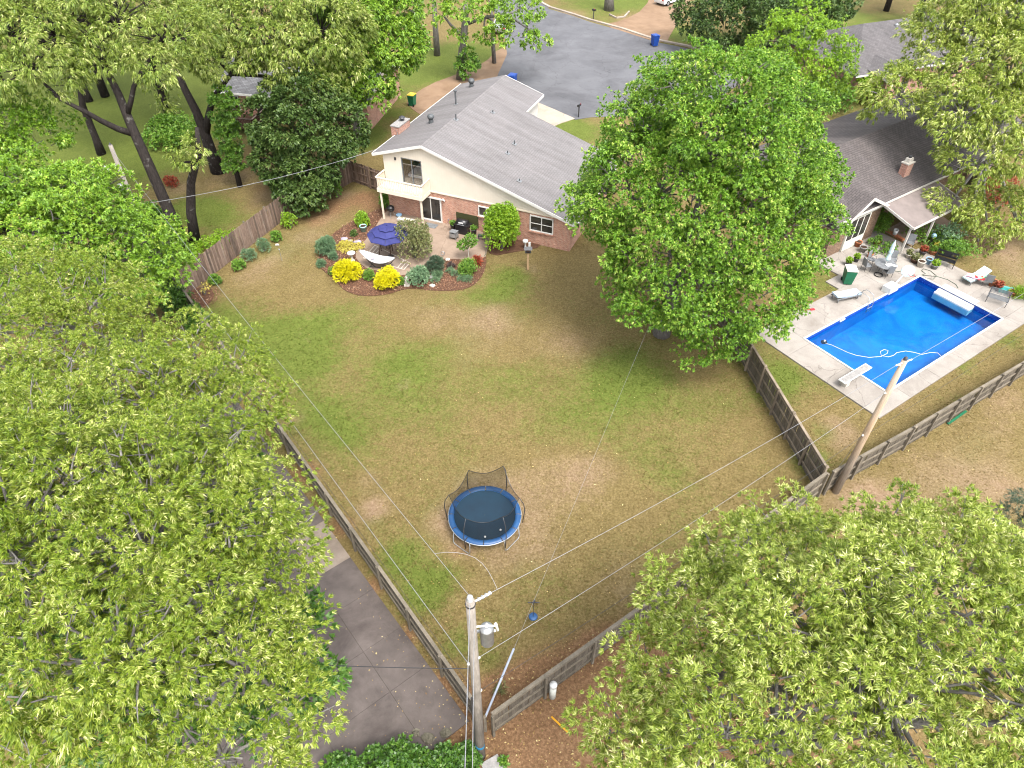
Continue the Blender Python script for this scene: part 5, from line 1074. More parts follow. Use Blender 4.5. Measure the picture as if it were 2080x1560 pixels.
tree('willow_oak', 'tall pale oak at the right edge spreading over the brown roof', B(38.5, 54.5), [trunk(B(38.5, 54.5), (38, 54, 8), .5, .2)],
     [EL(1985, 60, 56, 4.2, 3.4), EL(1935, 140, 54, 3.0, 2.4), EL(2050, 160, 52, 4.2, 3.4), EL(1830, 190, 53, 2.4, 1.7), EL(1960, 230, 50, 3.2, 2.3), EL(2060, 300, 48, 3.2, 2.6), EL(1985, 330, 47.5, 2.3, 1.9), EL(1930, 410, 46.5, 1.6, 1.2), EL(2010, 440, 46, 2.0, 1.4), EL(2070, 440, 46, 1.8, 1.7), EL(1990, 485, 45.5, 1.3, .9), EL(1790, 225, 53, 1.2, .8), EL(2060, 40, 58, 4, 3)],
     dict(OAKF, L=.28, W=.075), MATS['leaf_oak_pale'], MATS['bark_oak'], 1.1, .75, 22, inner=.12, bough=1.4, limbr=.16, low=-.5)
for u, v, lab in ((1800, 22, 'dark tree behind the far house roof'), (1860, 45, 'dark tree at the far right behind the shingle roof')):
    g = G(u, v); tree('far_tree', lab, B(g.x, g.y), [([g, g + Vector((0, 0, 5))], [.4, .25])], [(g.x, g.y, 7, 4, 4, 4), (g.x + 3, g.y + 2, 8, 4, 4, 4)], dict(BROAD, L=.42, W=.26), MATS['leaf_shrub'], MATS['bark_dark'], 2.2, 1.4, 22, limbr=.16, low=-.9)
tree('pine', 'dark blue-green pine boughs at the right edge below the fence', B(23.2, 18.4), [trunk(B(23.2, 18.4), (23.2, 18.4, 4), .2, .05)],
     [(22.9, 18.5, 2.4, 1.6, 1.5, 1.2), (23.9, 17.5, 2.2, 1.8, 1.7, 1.4), (23.4, 18.2, 3.8, 1.0, 1.0, 1.1)], dict(k=10, L=.18, W=.02, spread=.9, droop=.1, flat=.3, tri=True), MATS['leaf_conifer'], MATS['bark_dark'], .8, .6, 40, limbr=.05, low=-.9)
# more woods beyond the top left
for i, (x, y) in enumerate(((-48, 62), (-42, 74), (-30, 82), (-20, 88), (-55, 78), (-38, 92))):
    tree('wood_tree', ['tree at the top left corner behind the shaded lawn', 'tree behind the shaded lawn, left of the ivy trunk', 'tree behind the brick house, above its left end', 'tree behind the brick house roof ridge', 'farthest tree at the top left corner', 'tree at the top edge behind the oaks'][i], B(x, y), [([B(x, y), Vector((x, y, 6))], [.45, .3])],
         [(x, y, 10, 4.6, 4.4, 4.2), (x + 3, y - 1, 8.5, 3.4, 3.4, 3.2), (x - 3, y + 1, 9, 3.4, 3.4, 3.2)], dict(BROAD, L=.42, W=.22), MATS['leaf_oak_far' if i % 2 else 'leaf_bright'], MATS['bark_dark'], 2.2, 1.4, 20, limbr=.16, group='woods beyond the top left')

# ---------------------------------------------------------------- shrubs and plants
SL_ = dict(k=6, L=.12, W=.07, spread=.9, droop=.05, flat=.6)
NEED = dict(k=8, L=.16, W=.022, spread=.7, droop=.0, flat=.4)
GRS = dict(k=9, L=.30, W=.018, spread=.5, droop=.1, flat=.3)
bush('evergreen_bush', 'tall bright green oval bush against the brick wall', 0, 0, 2.6, 3.5, MATS['leaf_lime'], dict(SL_, L=.14, W=.08), 4200, at=HL(4.75, 1.55), lobes=14, rough=.22)
bush('smoke_bush', 'large olive bush with pinkish tips beside the blue umbrella', 843, 524, 2.6, 2.9, MATS['leaf_olive'], dict(SL_, L=.14, W=.06), 2200, lobes=12, rough=.3)
bush('golden_bush', 'bright yellow rounded bush, the left one by the hammock', 708, 562, 1.75, 1.25, MATS['leaf_yellow'], dict(NEED, L=.17, W=.04), 1500, lobes=10, rough=.3, group='yellow bushes in the mulch bed')
bush('golden_bush', 'bright yellow rounded bush, the right one below the hammock', 786, 582, 1.6, 1.3, MATS['leaf_yellow'], dict(NEED, L=.17, W=.04), 1500, lobes=10, rough=.28, group='yellow bushes in the mulch bed')
bush('boxwood', 'small round green bush between the two yellow bushes', 751, 567, .8, .8, MATS['leaf_shrub'], dict(SL_, L=.08, W=.05), 500)
bush('boxwood', 'round dense green bush at the right end of the mulch bed', 953, 555, 1.45, 1.15, MATS['leaf_shrub'], dict(SL_, L=.09, W=.06), 1200, lobes=9)
bush('shrub', 'dusty green shrub with red blooms beside the stone ornament', 850, 574, 1.6, 1.1, MATS['leaf_blue'], dict(SL_, L=.11, W=.06), 1200, lobes=10, rough=.3)
bush('juniper', 'dark green spreading juniper at the patio edge', 886, 549, 1.3, .9, MATS['leaf_conifer'], NEED, 900, rough=.32)
bush('shrub', 'tiny dark green shrub tucked left of the stone ornament', 815, 578, .6, .7, MATS['leaf_shrub'], dict(SL_, L=.09, W=.05), 300)
bush('shrub', 'small green shrub hugging the left yellow bush', 677, 558, .6, .65, MATS['leaf_shrub'], dict(SL_, L=.09, W=.05), 300)
bush('lavender', 'tall blue-green shrub at the left end of the mulch bed', 665, 516, 1.25, 1.3, MATS['leaf_blue'], dict(NEED, L=.2, W=.03), 1200, lobes=9, rough=.3)
bush('lavender', 'low blue-green shrub right below the tall one on the left', 677, 526, .55, .55, MATS['leaf_blue'], NEED, 300)
bush('lavender', 'small blue-green tuft at the left tip of the mulch bed', 654, 541, .55, .5, MATS['leaf_blue'], NEED, 300)
bush('sedum', 'yellow green spreading ground cover by the grey stepping stones', 713, 502, 1.5, .28, MATS['leaf_gold'], dict(SL_, L=.09, W=.05), 700, lobes=12, rough=.45, cat='plant')
bush('shrub', 'small dark shrub above the grey stepping stones', 719, 479, .55, .5, MATS['leaf_dark'], dict(SL_, L=.09), 250)
bush('flowering_bush', 'leafy bush with yellow flowers behind the mint pot', 737, 458, 1.15, 1.0, MATS['leaf_lime'], SL_, 700)
bush('red_plant', 'small red leaved plant at the right end of the mulch bed', 970, 537, .45, .6, MATS['leaf_red'], dict(GRS, L=.3, W=.03), 90, cat='plant')
bush('grass_tuft', 'green grassy tuft below the juniper in the mulch', 888, 562, .6, .35, MATS['leaf_blue'], GRS, 120, cat='plant')
for u, v, l in ((915, 552, 'pale grassy tuft midway along the right mulch bed'), (925, 560, 'pale grassy tuft just below its neighbour in the mulch bed'), (884, 572, 'pale grassy tuft near the mulch front edge'), (951, 571, 'grassy tuft right below the round dense bush'), (938, 570, 'low grassy tuft left of the round dense bush')):
    bush('grass_tuft', l, u, v, .5, .3, MATS['leaf_blue'], dict(GRS, L=.22), 70, cat='plant', group='tufts in the mulch bed')
bush('bergenia', 'dark purple leaved plant in the mulch by the patio', 917, 543, .5, .4, simple('purple_leaf', (.10, .07, .06), None, 8), SL_, 120, cat='plant')
stt = thing('standard_tree', 'little two-headed standard tree on a pale stem by the patio', 'tree', G(952, 529))
MB().tube([(0, 0, 0), (.02, 0, .7), (.0, .0, .95)], [.035, .03, .03], 7).tube([(0, 0, .9), (-.3, 0, 1.25)], [.025, .02], 6).tube([(0, 0, .9), (.12, .05, 1.4)], [.025, .02], 6).build('trunk', MATS['stone_pale'], stt)
Pq = np.concatenate([np.array([-.38, 0, 1.3]) + rdirs(130) * np.array([.42, .42, .36]) * (RNG.uniform(.3, 1, 130) ** .4)[:, None], np.array([.16, .05, 1.65]) + rdirs(200) * np.array([.52, .52, .5]) * (RNG.uniform(.3, 1, 200) ** .4)[:, None]])
V, TT = leafquads(Pq, rdirs(330), RNG.uniform(0, 1, 330), **SL_); link('crown', quadmesh('crown', V, TT, MATS['leaf_shrub']), stt)
for u, v, w_, h_, mt, l in ((591, 462, 1.15, 1.2, 'leaf_lime', 'round bright green shrub at the fence near the magnolia'), (562, 489, .75, .75, 'leaf_shrub', 'small green shrub by the white stone along the fence'), (537, 509, .95, .9, 'leaf_blue', 'dusty blue-green shrub along the picket fence, upper one'), (507, 527, .95, .9, 'leaf_blue', 'dusty blue-green shrub along the picket fence, lower one'), (488, 546, .85, .75, 'leaf_shrub', 'round green shrub below the blue-green shrubs on the fence'), (440, 577, .75, .7, 'leaf_shrub', 'dark green shrub nearest the fallen mulch ring'), (686, 400, .8, 1.6, 'leaf_shrub', 'thin upright shrub in front of the fence below the corner')):
    bush('fence_shrub', l, u, v, w_, h_, MATS[mt], SL_ if mt != 'leaf_blue' else NEED, 380, rough=.28)
bush('bare_shrub', 'sparse twiggy shrub in the round mulch ring by the fence', 417, 598, 1.0, .9, MATS['leaf_gold'], dict(SL_, k=2), 60, stems=14)
for i, (u, v, w_, h_) in enumerate(((335, 470, 1.8, 2.6), (345, 540, 2.2, 2.6), (352, 590, 2.2, 2.4), (375, 640, 2.0, 2.0), (300, 560, 3.0, 3.4), (310, 640, 3.0, 3.0), (290, 480, 2.6, 3.0), (405, 665, 1.6, 1.6))):
    bush('hedge_shrub', ['dark green shrub beside the short cut-off pole', 'dark green shrub left of the fence corner, upper', 'dark green shrub right at the left fence corner', 'dark green shrub below the left fence corner', 'big dark shrub under the left oak, upper', 'big dark shrub under the left oak, lower', 'tall dark shrub at the foot of the lamp pole', 'shrub poking out below the left oak by the fence'][i], u, v, w_, h_, MATS['leaf_hedge_shade'], dict(SL_, L=.16, W=.09), 900, group='dark shrubs under the left trees', lobes=9)
bush('yellow_shrub', 'yellow green shrub at the foot of the forked oak by the fence', 398, 528, 1.2, .8, MATS['leaf_lime'], dict(SL_, L=.14), 400)
bush('vine_hedge', 'low green growth along the back of the picket fence', 432, 505, 1.6, .8, MATS['leaf_lime'], dict(SL_, L=.14), 500, rough=.5, lobes=10)
bush('vine_hedge', 'low green growth behind the fence near its middle', 462, 488, 1.5, .7, MATS['leaf_lime'], dict(SL_, L=.14), 450, rough=.5, lobes=10)
bush('ivy_mound', 'sprawling dark green ivy mound on the shaded lawn', 355, 280, 4.4, 1.6, MATS['leaf_shrub'], dict(SL_, L=.24, W=.14), 1600, lobes=16, rough=.45)
bush('red_shrub', 'dark red low shrub beyond the forked oak', 350, 375, 1.3, .7, MATS['leaf_red'], dict(SL_, L=.14), 250)
bush('house_shrub', 'green shrub by the corner of the balcony post', 785, 425, .9, 1.6, MATS['leaf_shrub'], SL_, 500)
bush('foundation_shrub', 'green shrub beside the far brick porch', 1745, 200, 4.5, 3.0, MATS['leaf_lime'], dict(SL_, L=.26, W=.15), 1300, lobes=10, rough=.4)
bush('foundation_shrub', 'dense green shrubs below the feathery tree', 1660, 218, 4.8, 2.6, MATS['leaf_shrub'], dict(SL_, L=.26, W=.15), 1300, lobes=12, rough=.4)
for i, (u, v, w_, h_, mt) in enumerate(((700, 1555, 1.7, 1.5, 'leaf_hedge_shade'), (770, 1545, 1.8, 1.7, 'leaf_hedge_shade'), (835, 1530, 1.7, 1.7, 'leaf_hedge_shade'), (905, 1545, 1.6, 1.5, 'leaf_hedge_shade'), (945, 1515, 1.0, 1.2, 'leaf_hedge_shade'))):
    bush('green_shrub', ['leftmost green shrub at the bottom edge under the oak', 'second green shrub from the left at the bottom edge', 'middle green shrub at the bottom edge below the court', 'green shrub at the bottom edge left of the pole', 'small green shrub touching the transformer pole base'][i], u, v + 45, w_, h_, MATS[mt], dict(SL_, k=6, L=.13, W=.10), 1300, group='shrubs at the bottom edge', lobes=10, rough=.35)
bush('weed', 'small green weed on the brown litter below the fence', 1022, 1548, .35, .2, MATS['leaf_shrub'], SL_, 60, cat='plant')
bush('weed', 'green weed clump inside the pool fence', 1624, 895, .4, .5, MATS['leaf_lime'], SL_, 110, cat='plant')
bush('weed', 'dark twiggy weed below the zip line sleeve', 1018, 1405, .5, .35, MATS['leaf_olive'], dict(GRS, L=.2), 60, cat='plant')
# ---------------------------------------------------------------- trampoline
TC = Vector((-1.28, 20.3, 0)); TR = 1.70; TZ = .85
tp_ = thing('trampoline', 'round trampoline with blue padding, black mat and safety net', 'trampoline', TC)
MB().lathe([(.02, TZ - .03), (TR * .86, TZ - .02), (TR * .86, TZ - .03), (.02, TZ - .04)], (0, 0, 0), 48, False).build('mat', MATS['mat_black'], tp_)
for i in range(12):
    a0, a1 = 2 * math.pi * i / 12 + .012, 2 * math.pi * (i + 1) / 12 - .012; n = 5; vs, fs = [], []
    for j in range(n):
        a = a0 + (a1 - a0) * j / (n - 1); c, s = math.cos(a), math.sin(a)
        for r, z in ((TR * .845, TZ - .01), (TR * .85, TZ + .025), (TR * .92, TZ + .05 + .008 * math.sin(j * 2)), (TR * 1.0, TZ + .02), (TR * 1.01, TZ - .05)): vs.append((r * c, r * s, z))
    for j in range(n - 1): fs += [(j * 5 + q, j * 5 + q + 1, j * 5 + q + 6, j * 5 + q + 5) for q in range(4)]
    MB().add(vs, [f[::-1] for f in fs]).build('pad', MATS['blue_pad'], tp_, True)
MB().tube([(TR * 1.005 * math.cos(a), TR * 1.005 * math.sin(a), TZ - .03) for a in (2 * math.pi * j / 48 for j in range(49))], .028, 8).build('frame_ring', MATS['galv'], tp_, True)
for i in range(4):
    a = 2 * math.pi * (i + .5) / 4 + .1; b = .30
    pts = [(TR * math.cos(a - b), TR * math.sin(a - b), TZ - .05), (TR * 1.03 * math.cos(a - b), TR * 1.03 * math.sin(a - b), .1), (TR * 1.03 * math.cos(a - b * .8), TR * 1.03 * math.sin(a - b * .8), .03), (TR * 1.03 * math.cos(a + b * .8), TR * 1.03 * math.sin(a + b * .8), .03), (TR * 1.03 * math.cos(a + b), TR * 1.03 * math.sin(a + b), .1), (TR * math.cos(a + b), TR * math.sin(a + b), TZ - .05)]
    MB().tube(pts, .022, 7).build('leg', MATS['galv'], tp_, True)
tops = []
angs = [math.radians(d) for d in (-118, -57, -3, 57, 118, 177)]; NH = [2.45, 2.5, 2.2, 2.75, 2.35, 2.2]
for a, h in zip(angs, NH):
    p = Vector((TR * 1.05 * math.cos(a), TR * 1.05 * math.sin(a), 0)); q = Vector((TR * .95 * math.cos(a), TR * .95 * math.sin(a), h)); tops.append(q)
    MB().tube([p + Vector((0, 0, .35)), Vector((p.x * 1.05, p.y * 1.05, 1.3)), Vector((p.x * 1.02, p.y * 1.02, h * .8)), q], [.022, .022, .02, .016], 7).build('net_pole', MATS['metal_dark'], tp_, True)
for i in range(6):
    a, b = tops[i], tops[(i + 1) % 6]; a0, a1 = angs[i], angs[(i + 1) % 6]
    if a1 < a0: a1 += 2 * math.pi
    n = 12; vs, fs, edge = [], [], []
    for j in range(n + 1):
        f = j / n; sag = .36 * math.sin(math.pi * f); pt = a.lerp(b, f); pt = Vector((pt.x, pt.y, pt.z - sag)); edge.append(pt)
        an = a0 + (a1 - a0) * f; pb = Vector((TR * .85 * math.cos(an), TR * .85 * math.sin(an), TZ))
        for k in range(5): q = pb.lerp(pt, k / 4); q = Vector((q.x * (1 - .05 * math.sin(math.pi * k / 4)), q.y * (1 - .05 * math.sin(math.pi * k / 4)), q.z)); vs.append(q)
    for j in range(n): fs += [(j * 5 + k, j * 5 + k + 1, j * 5 + k + 6, j * 5 + k + 5) for k in range(4)]
    no = MB().add(vs, fs).build('net', MATS['net'], tp_, True)
    MB().tube(edge, .014, 5).build('net_hem', MATS['metal_black'], no)
for x, y, l in ((.75, -.9, 'small white ball on the trampoline mat near its right rim'), (.05, -1.28, 'small white ball on the trampoline mat near its front rim')):
    tag(MB().sphere((0, 0, 0), .055, 10, 8).build('ball', MATS['white_plastic'], None, True), l, 'ball').location = TC + Vector((x, y, TZ + .04))
# ---------------------------------------------------------------- near corner
pv = thing('vent_pipe', 'white capped plastic pipe standing in litter below the fence', 'pipe', G(1122, 1414))
MB().lathe([(.135, -.05), (.135, .95)], (0, 0, 0), 16).build('pipe', MATS['pvc'], pv, True); MB().lathe([(.15, .92), (.155, 1.02), (.13, 1.08), (.02, 1.1)], (0, 0, 0), 16).build('cap', MATS['white_plastic'], pv, True)
a, b = G(1120, 1457), G(1152, 1492); tag(link('marker_stake', MB(a).bar(a + Vector((0, 0, .05)), b + Vector((0, 0, .25)), .06, .05).mesh('marker_stake', MATS['yellow_plastic']), None, a), 'yellow plastic marker strip lying on the litter by the oak', 'marker')
for u, v, s, l in ((870, 1500, .35, 'pale broken stone at the end of the concrete court'), (905, 1490, .3, 'grey broken stone beside the court corner'), (845, 1490, .25, 'small broken stone on the court edge, the left one')):
    g = G(u, v); o = MB().sphere((0, 0, .06), s * .75, 8, 5, (1, .8, .4)).build('rubble_stone', simple('stone_mossy', (.20, .18, .14), (.09, .085, .06), 6, .95, .1, bstr=.6), None); o.location = g
    for vtx in o.data.vertices: vtx.co += Vector((random.uniform(-.06, .06), random.uniform(-.06, .06), random.uniform(-.03, .05)))
    tag(o, l, 'stone', 'broken stones by the court')
g = G(1000, 1556); tag(link('paving_stone', MB().box((0, 0, .05), (.7, .5, .1), .5).mesh('paving_stone', MATS['stone_grey']), None, g), 'flat grey paving stone at the bottom edge near the pole', 'stone')
a, b = G(1925, 862), G(1962, 836); tag(link('green_trough', MB(a).bar(a + Vector((0, 0, .04)), b + Vector((0, 0, .04)), .12, .06).mesh('green_trough', MATS['bin_green']), None, a), 'dark green plastic strip lying outside the pool fence', 'strip')

# ---------------------------------------------------------------- patio of the main house
def umbrella(name, label, base, h, r, mat, tiers, open_=True):
    t = thing(name, label, 'umbrella', base); n = 8
    MB().tube([(0, 0, 0), (0, 0, h + .05)], .025, 8).build('pole', MATS['metal_dark'], t); MB().lathe([(.26, 0), (.26, .05), (.1, .08), (.04, .2)], (0, 0, 0), 14).build('base', MATS['metal_dark'], t)
    for ti, (r0, z0, r1, z1) in enumerate(tiers):
        for i in range(n):
            a0, a1 = 2 * math.pi * i / n, 2 * math.pi * (i + 1) / n; am = (a0 + a1) / 2
            P = lambda r_, z_, a: (r_ * math.cos(a), r_ * math.sin(a), z_)
            MB().add([P(r0, z0, a0), P(r0 * .96, z0 - .01, am), P(r0, z0, a1), P(r1, z1, a1), P(r1 * .94, z1 + .05, am), P(r1, z1, a0), P(r1, z1 - .05, a1), P(r1 * .94, z1, am), P(r1, z1 - .05, a0)], [(0, 5, 4, 1), (1, 4, 3, 2), (5, 8, 7, 4), (4, 7, 6, 3)]).build('canopy_panel', MATS[mat], t)
    for i in range(n):
        a = 2 * math.pi * i / n; MB().tube([(0, 0, h - .02), (r * math.cos(a), r * math.sin(a), h - .62)], .010, 4).build('rib', MATS['metal_dark'], t)
    MB().lathe([(.04, h), (.03, h + .08), (.005, h + .12)], (0, 0, 0), 8).build('finial', MATS['umbrella_blue'], t); return t
umbrella('patio_umbrella', 'open tiered navy blue patio umbrella over the lattice table', G(794, 521), 2.5, 1.45, 'umbrella_blue', ((.03, 2.52, .62, 2.36), (.42, 2.34, 1.08, 2.08), (.85, 2.10, 1.48, 1.82)))
tb = thing('patio_table', 'small brown lattice table under the blue umbrella', 'table', G(785, 517))
for i in range(9): MB().box((-.4 + i * .1, 0, .68), (.06, .9, .03)).build('slat', MATS['wood_brown'], tb)
for x in (-.38, .38): MB().box((x, 0, .64), (.06, .88, .04)).build('frame', MATS['wood_dark'], tb)
for x in (-.4, .4):
    for y in (-.4, .4): MB().box((x, y, .32), (.05, .05, .64)).build('leg', MATS['wood_dark'], tb)
# hammock
h0, h1 = G(741, 504, 1.15), G(804, 524, .75); f0_, f1_ = G(752, 543), G(794, 547); fm = (f0_ + f1_) / 2
ham = thing('hammock', 'white striped hammock slung on a dark steel stand', 'hammock', Vector((fm.x, fm.y, 0)))
ax_ = (f1_ - f0_).normalized(); c_ = Vector((fm.x, fm.y, 0)); pr_ = Vector((-ax_.y, ax_.x, 0)); La = -1.35; Lb = 1.25
e0, e1 = c_ + ax_ * -1.35 + Vector((0, 0, 1.35)), c_ + ax_ * 1.15 + Vector((0, 0, .95))
MB(c_).tube([c_ + ax_ * -.8 + Vector((0, 0, .06)), c_ + ax_ * .8 + Vector((0, 0, .06))], .03, 8).build('base_bar', MATS['metal_dark'], ham)
for e, s in ((e0, -1), (e1, 1)):
    MB(c_).tube([c_ + ax_ * s * .35 + Vector((0, 0, .06)), c_ + ax_ * s * .8 + Vector((0, 0, .5)), e], .03, 8).build('arm', MATS['metal_dark'], ham)
    MB(c_).tube([c_ + ax_ * s * .75 - pr_ * .55 + Vector((0, 0, .04)), c_ + ax_ * s * .75 + pr_ * .55 + Vector((0, 0, .04))], .03, 8).build('foot', MATS['metal_dark'], ham)
n = 14
for k in range(5):
    vs, fs = [], []
    for j in range(n + 1):
        f = j / n; p = e0.lerp(e1, f) - Vector((0, 0, .62 * math.sin(math.pi * f))); w = .06 + .50 * math.sin(math.pi * f) ** .7
        for q in (k / 5, (k + 1) / 5): s = (q - .5) * 2; vs.append(p + pr_ * s * w * .9 + Vector((0, 0, .22 * s * s * math.sin(math.pi * f))))
    for j in range(n): fs.append((2 * j, 2 * j + 1, 2 * j + 3, 2 * j + 2))
    MB(c_).add(vs, fs).build('cloth_stripe', MATS['cloth_aqua' if k == 2 else 'cloth_white'], ham, True)
tag(link('cushion', MB().sphere((0, 0, 0), .22, 10, 6, (1, .7, .5)).mesh('cushion', MATS['cloth_pink'], True), None, e0.lerp(e1, .32) - Vector((0, 0, .40))), 'small pink patterned cushion lying in the hammock', 'cushion')
rc = [G(736, 526), G(761, 498), G(835, 536), G(823, 550)]
rug = thing('patio_rug', 'brown outdoor rug with pale border stripes beneath the hammock', 'rug', Vector((rc[0].x, rc[0].y, .05)))
o_ = Vector((rc[0].x, rc[0].y, .05)); q = [Vector((p.x, p.y, .058)) for p in rc]; MB(o_).slab(q, .012).build('field', MATS['rug'], rug)
for f in (.02, .10, .18, .82, .90, .97):
    a0, a1 = q[0].lerp(q[3], f), q[1].lerp(q[2], f); MB(o_).bar(a0.lerp(a1, .02) + Vector((0, 0, .001)), a0.lerp(a1, .98) + Vector((0, 0, .001)), .07, .014).build('stripe', MATS['rug_stripe'], rug)
for f in (.03, .97): MB(o_).bar(q[0].lerp(q[1], f).lerp(q[3].lerp(q[2], f), .03) + Vector((0, 0, .002)), q[0].lerp(q[1], f).lerp(q[3].lerp(q[2], f), .97) + Vector((0, 0, .002)), .06, .014).build('stripe', MATS['rug_stripe'], rug)
bb = thing('bird_bath', 'round white stone bird bath beside the left yellow bush', 'bird bath', G(716, 530))
MB().lathe([(.2, 0), (.2, .06), (.09, .12), (.07, .5), (.12, .56)], (0, 0, 0), 14).build('pedestal', MATS['stone_pale'], bb, True); MB().lathe([(.1, .56), (.26, .62), (.29, .68), (.27, .68), (.2, .64), (.02, .63)], (0, 0, 0), 20).build('bowl', MATS['white_plastic'], bb, True)
def pot(name, label, base, r, h, mat, plant=None, n=120, ph=.35, group=None, cat='plant pot', taper=.72, leaf=None):
    t = thing(name, label, cat, base, random.random() * 6, group)
    MB().lathe([(r * taper, 0), (r * .95, h * .82), (r, h * .82), (r, h), (r * .88, h), (r * .84, h * .9)], (0, 0, 0), 16).build('pot', MATS[mat], t, True)
    MB().lathe([(.01, h * .91), (r * .86, h * .9)], (0, 0, 0), 16, False).build('soil', MATS['soil'], t)
    if plant:
        P = np.array([0, 0, h + ph * .35]) + rdirs(n) * np.array([r * 1.1, r * 1.1, ph * .6]) * (RNG.uniform(.2, 1, n) ** .5)[:, None]; P[:, 2] = np.maximum(P[:, 2], h * .9)
        V, TT = leafquads(P, unit(rdirs(n) + np.array([0, 0, .8])), RNG.uniform(0, 1, n), **(leaf or dict(SL_, L=.1, W=.06))); link('foliage', quadmesh('foliage', V, TT, MATS[plant]), t)
    return t
pot('garden_pot', 'mint green pot in front of the yellow flowered bush', G(739, 470), .27, .5, 'mint')
pot('planter', 'tall black planter with a green plant left of the barbecue', G(921, 470, .045), .22, .62, 'metal_black', 'leaf_shrub', 110, .3, taper=.7)
pot('planter', 'tall black planter with a green plant right of the barbecue', G(963, 480, .045), .22, .62, 'metal_black', 'leaf_shrub', 110, .3, taper=.7)
bq = thing('barbecue', 'black covered barbecue in front of the dark wall screen', 'barbecue', HL(8.3, .75, .045), HA)
MB().box((0, 0, .42), (.95, .55, .75)).build('cabinet', MATS['metal_black'], bq)
lid = MB(); lid.slab([(-.62, -.32, .8), (.62, -.32, .8), (.62, .32, .8), (-.62, .32, .8)], .06); lid.build('side_shelf', MATS['metal_black'], bq)
vs = [(x, .30 * math.cos(a), .8 + .34 * math.sin(a)) for x in (-.42, .42) for a in (math.pi * i / 8 for i in range(9))]
MB().add(vs, [(i, i + 1, 10 + i, 9 + i) for i in range(8)] + [tuple(range(8, -1, -1)), tuple(range(9, 18))]).build('lid', MATS['metal_black'], bq, True)
MB().box((0, .3, .98), (.36, .03, .10)).build('badge', MATS['white_plastic'], bq); MB().tube([(-.3, .36, .86), (.3, .36, .86)], .018, 6).build('handle', MATS['galv'], bq)
sc = thing('side_cart', 'grey metal side table in front of the barbecue', 'side table', HL(8.55, 1.75, .045), HA)
MB().box((0, 0, .62), (.55, .45, .05)).build('top', MATS['metal_grey'], sc); MB().box((0, 0, .34), (.5, .4, .3)).build('drawer', MATS['galv'], sc)
for x in (-.24, .24):
    for y in (-.19, .19): MB().box((x, y, .3), (.04, .04, .6)).build('leg', MATS['metal_grey'], sc)
kg = thing('kettle_grill', 'black kettle charcoal grill beneath the balcony', 'grill', G(796, 441, .045))
MB().lathe([(.05, .48), (.2, .54), (.28, .68), (.29, .74)], (0, 0, 0), 16).build('bowl', MATS['metal_black'], kg, True); MB().lathe([(.295, .75), (.27, .86), (.17, .96), (.03, 1.0)], (0, 0, 0), 16).build('lid', MATS['metal_black'], kg, True)
MB().tube([(-.05, 0, 1.0), (-.05, 0, 1.05), (.05, 0, 1.05), (.05, 0, 1.0)], .012, 5).build('handle', MATS['wood_dark'], kg)
for i in range(3): a = 2.1 * i + .4; MB().tube([(.1 * math.cos(a), .1 * math.sin(a), .52), (.32 * math.cos(a), .32 * math.sin(a), .02)], .014, 6).build('leg', MATS['galv'], kg)
tag(link('round_bowl', MB().lathe([(.08, 0), (.2, .1), (.24, .2), (.2, .18), (.05, .08)], (0, 0, 0), 14).mesh('round_bowl', MATS['blue_pot'], True), None, G(811, 440, .045)), 'small blue grey bowl on the patio right of the kettle grill', 'bowl')
tag(link('stone_bench', MB().box((0, 0, .2), (1.5, .4, .12)).box((-.5, 0, .08), (.2, .35, .16)).box((.5, 0, .08), (.2, .35, .16)).mesh('stone_bench', MATS['stone_pale']), None, HL(12.95, 1.0, .045), HA + .1), 'low pale stone bench beneath the balcony', 'bench')
tag(link('door_mat', MB().box((0, 0, .01), (.95, .6, .02)).mesh('door_mat', MATS['metal_grey']), None, HL(11.0, .75, .05), HA), 'grey door mat in front of the lower sliding door', 'mat')
hr = thing('hose_reel', 'dark wire hose reel stand beside the tall green bush', 'hose reel', G(978, 487, .045))
for s in (-.18, .18): MB().tube([(s + .28 * math.cos(a) * .0, .28 * math.cos(a), .36 + .28 * math.sin(a)) for a in (2 * math.pi * i / 14 for i in range(15))], .012, 5).build('rim', MATS['metal_dark'], hr)
MB().tube([(-.22, 0, .36), (.22, 0, .36)], .1, 10).build('drum', MATS['hose_green'], hr)
for s in (-.24, .24): MB().tube([(s, -.3, 0), (s, 0, .4), (s, .3, 0)], .014, 5).build('leg', MATS['metal_dark'], hr)
hp = [G(u, v, .06) for u, v in ((980, 486), (990, 484), (993, 492), (988, 500), (987, 508), (987, 515), (984, 520))]
tag(link('garden_hose', MB(hp[0]).tube(hp, .02, 6).mesh('garden_hose', MATS['hose_green'], True), None, hp[0]), 'dark garden hose lying along the patio edge', 'hose')
def statue(label, base, h, mat='stone_pale'):
    t = thing('stone_ornament', label, 'ornament', base)
    MB().box((0, 0, h * .12), (h * .5, h * .42, h * .24)).build('plinth', MATS[mat], t); MB().lathe([(h * .2, h * .24), (h * .22, h * .4), (h * .14, h * .6), (h * .2, h * .66), (h * .16, h * .7)], (0, 0, 0), 10).build('figure', MATS[mat], t, True)
    MB().sphere((0, 0, h * .84), h * .15, 10, 7).build('top', MATS[mat], t, True); return t
statue('pale stone lantern ornament at the front of the mulch bed', G(827, 580), .75)
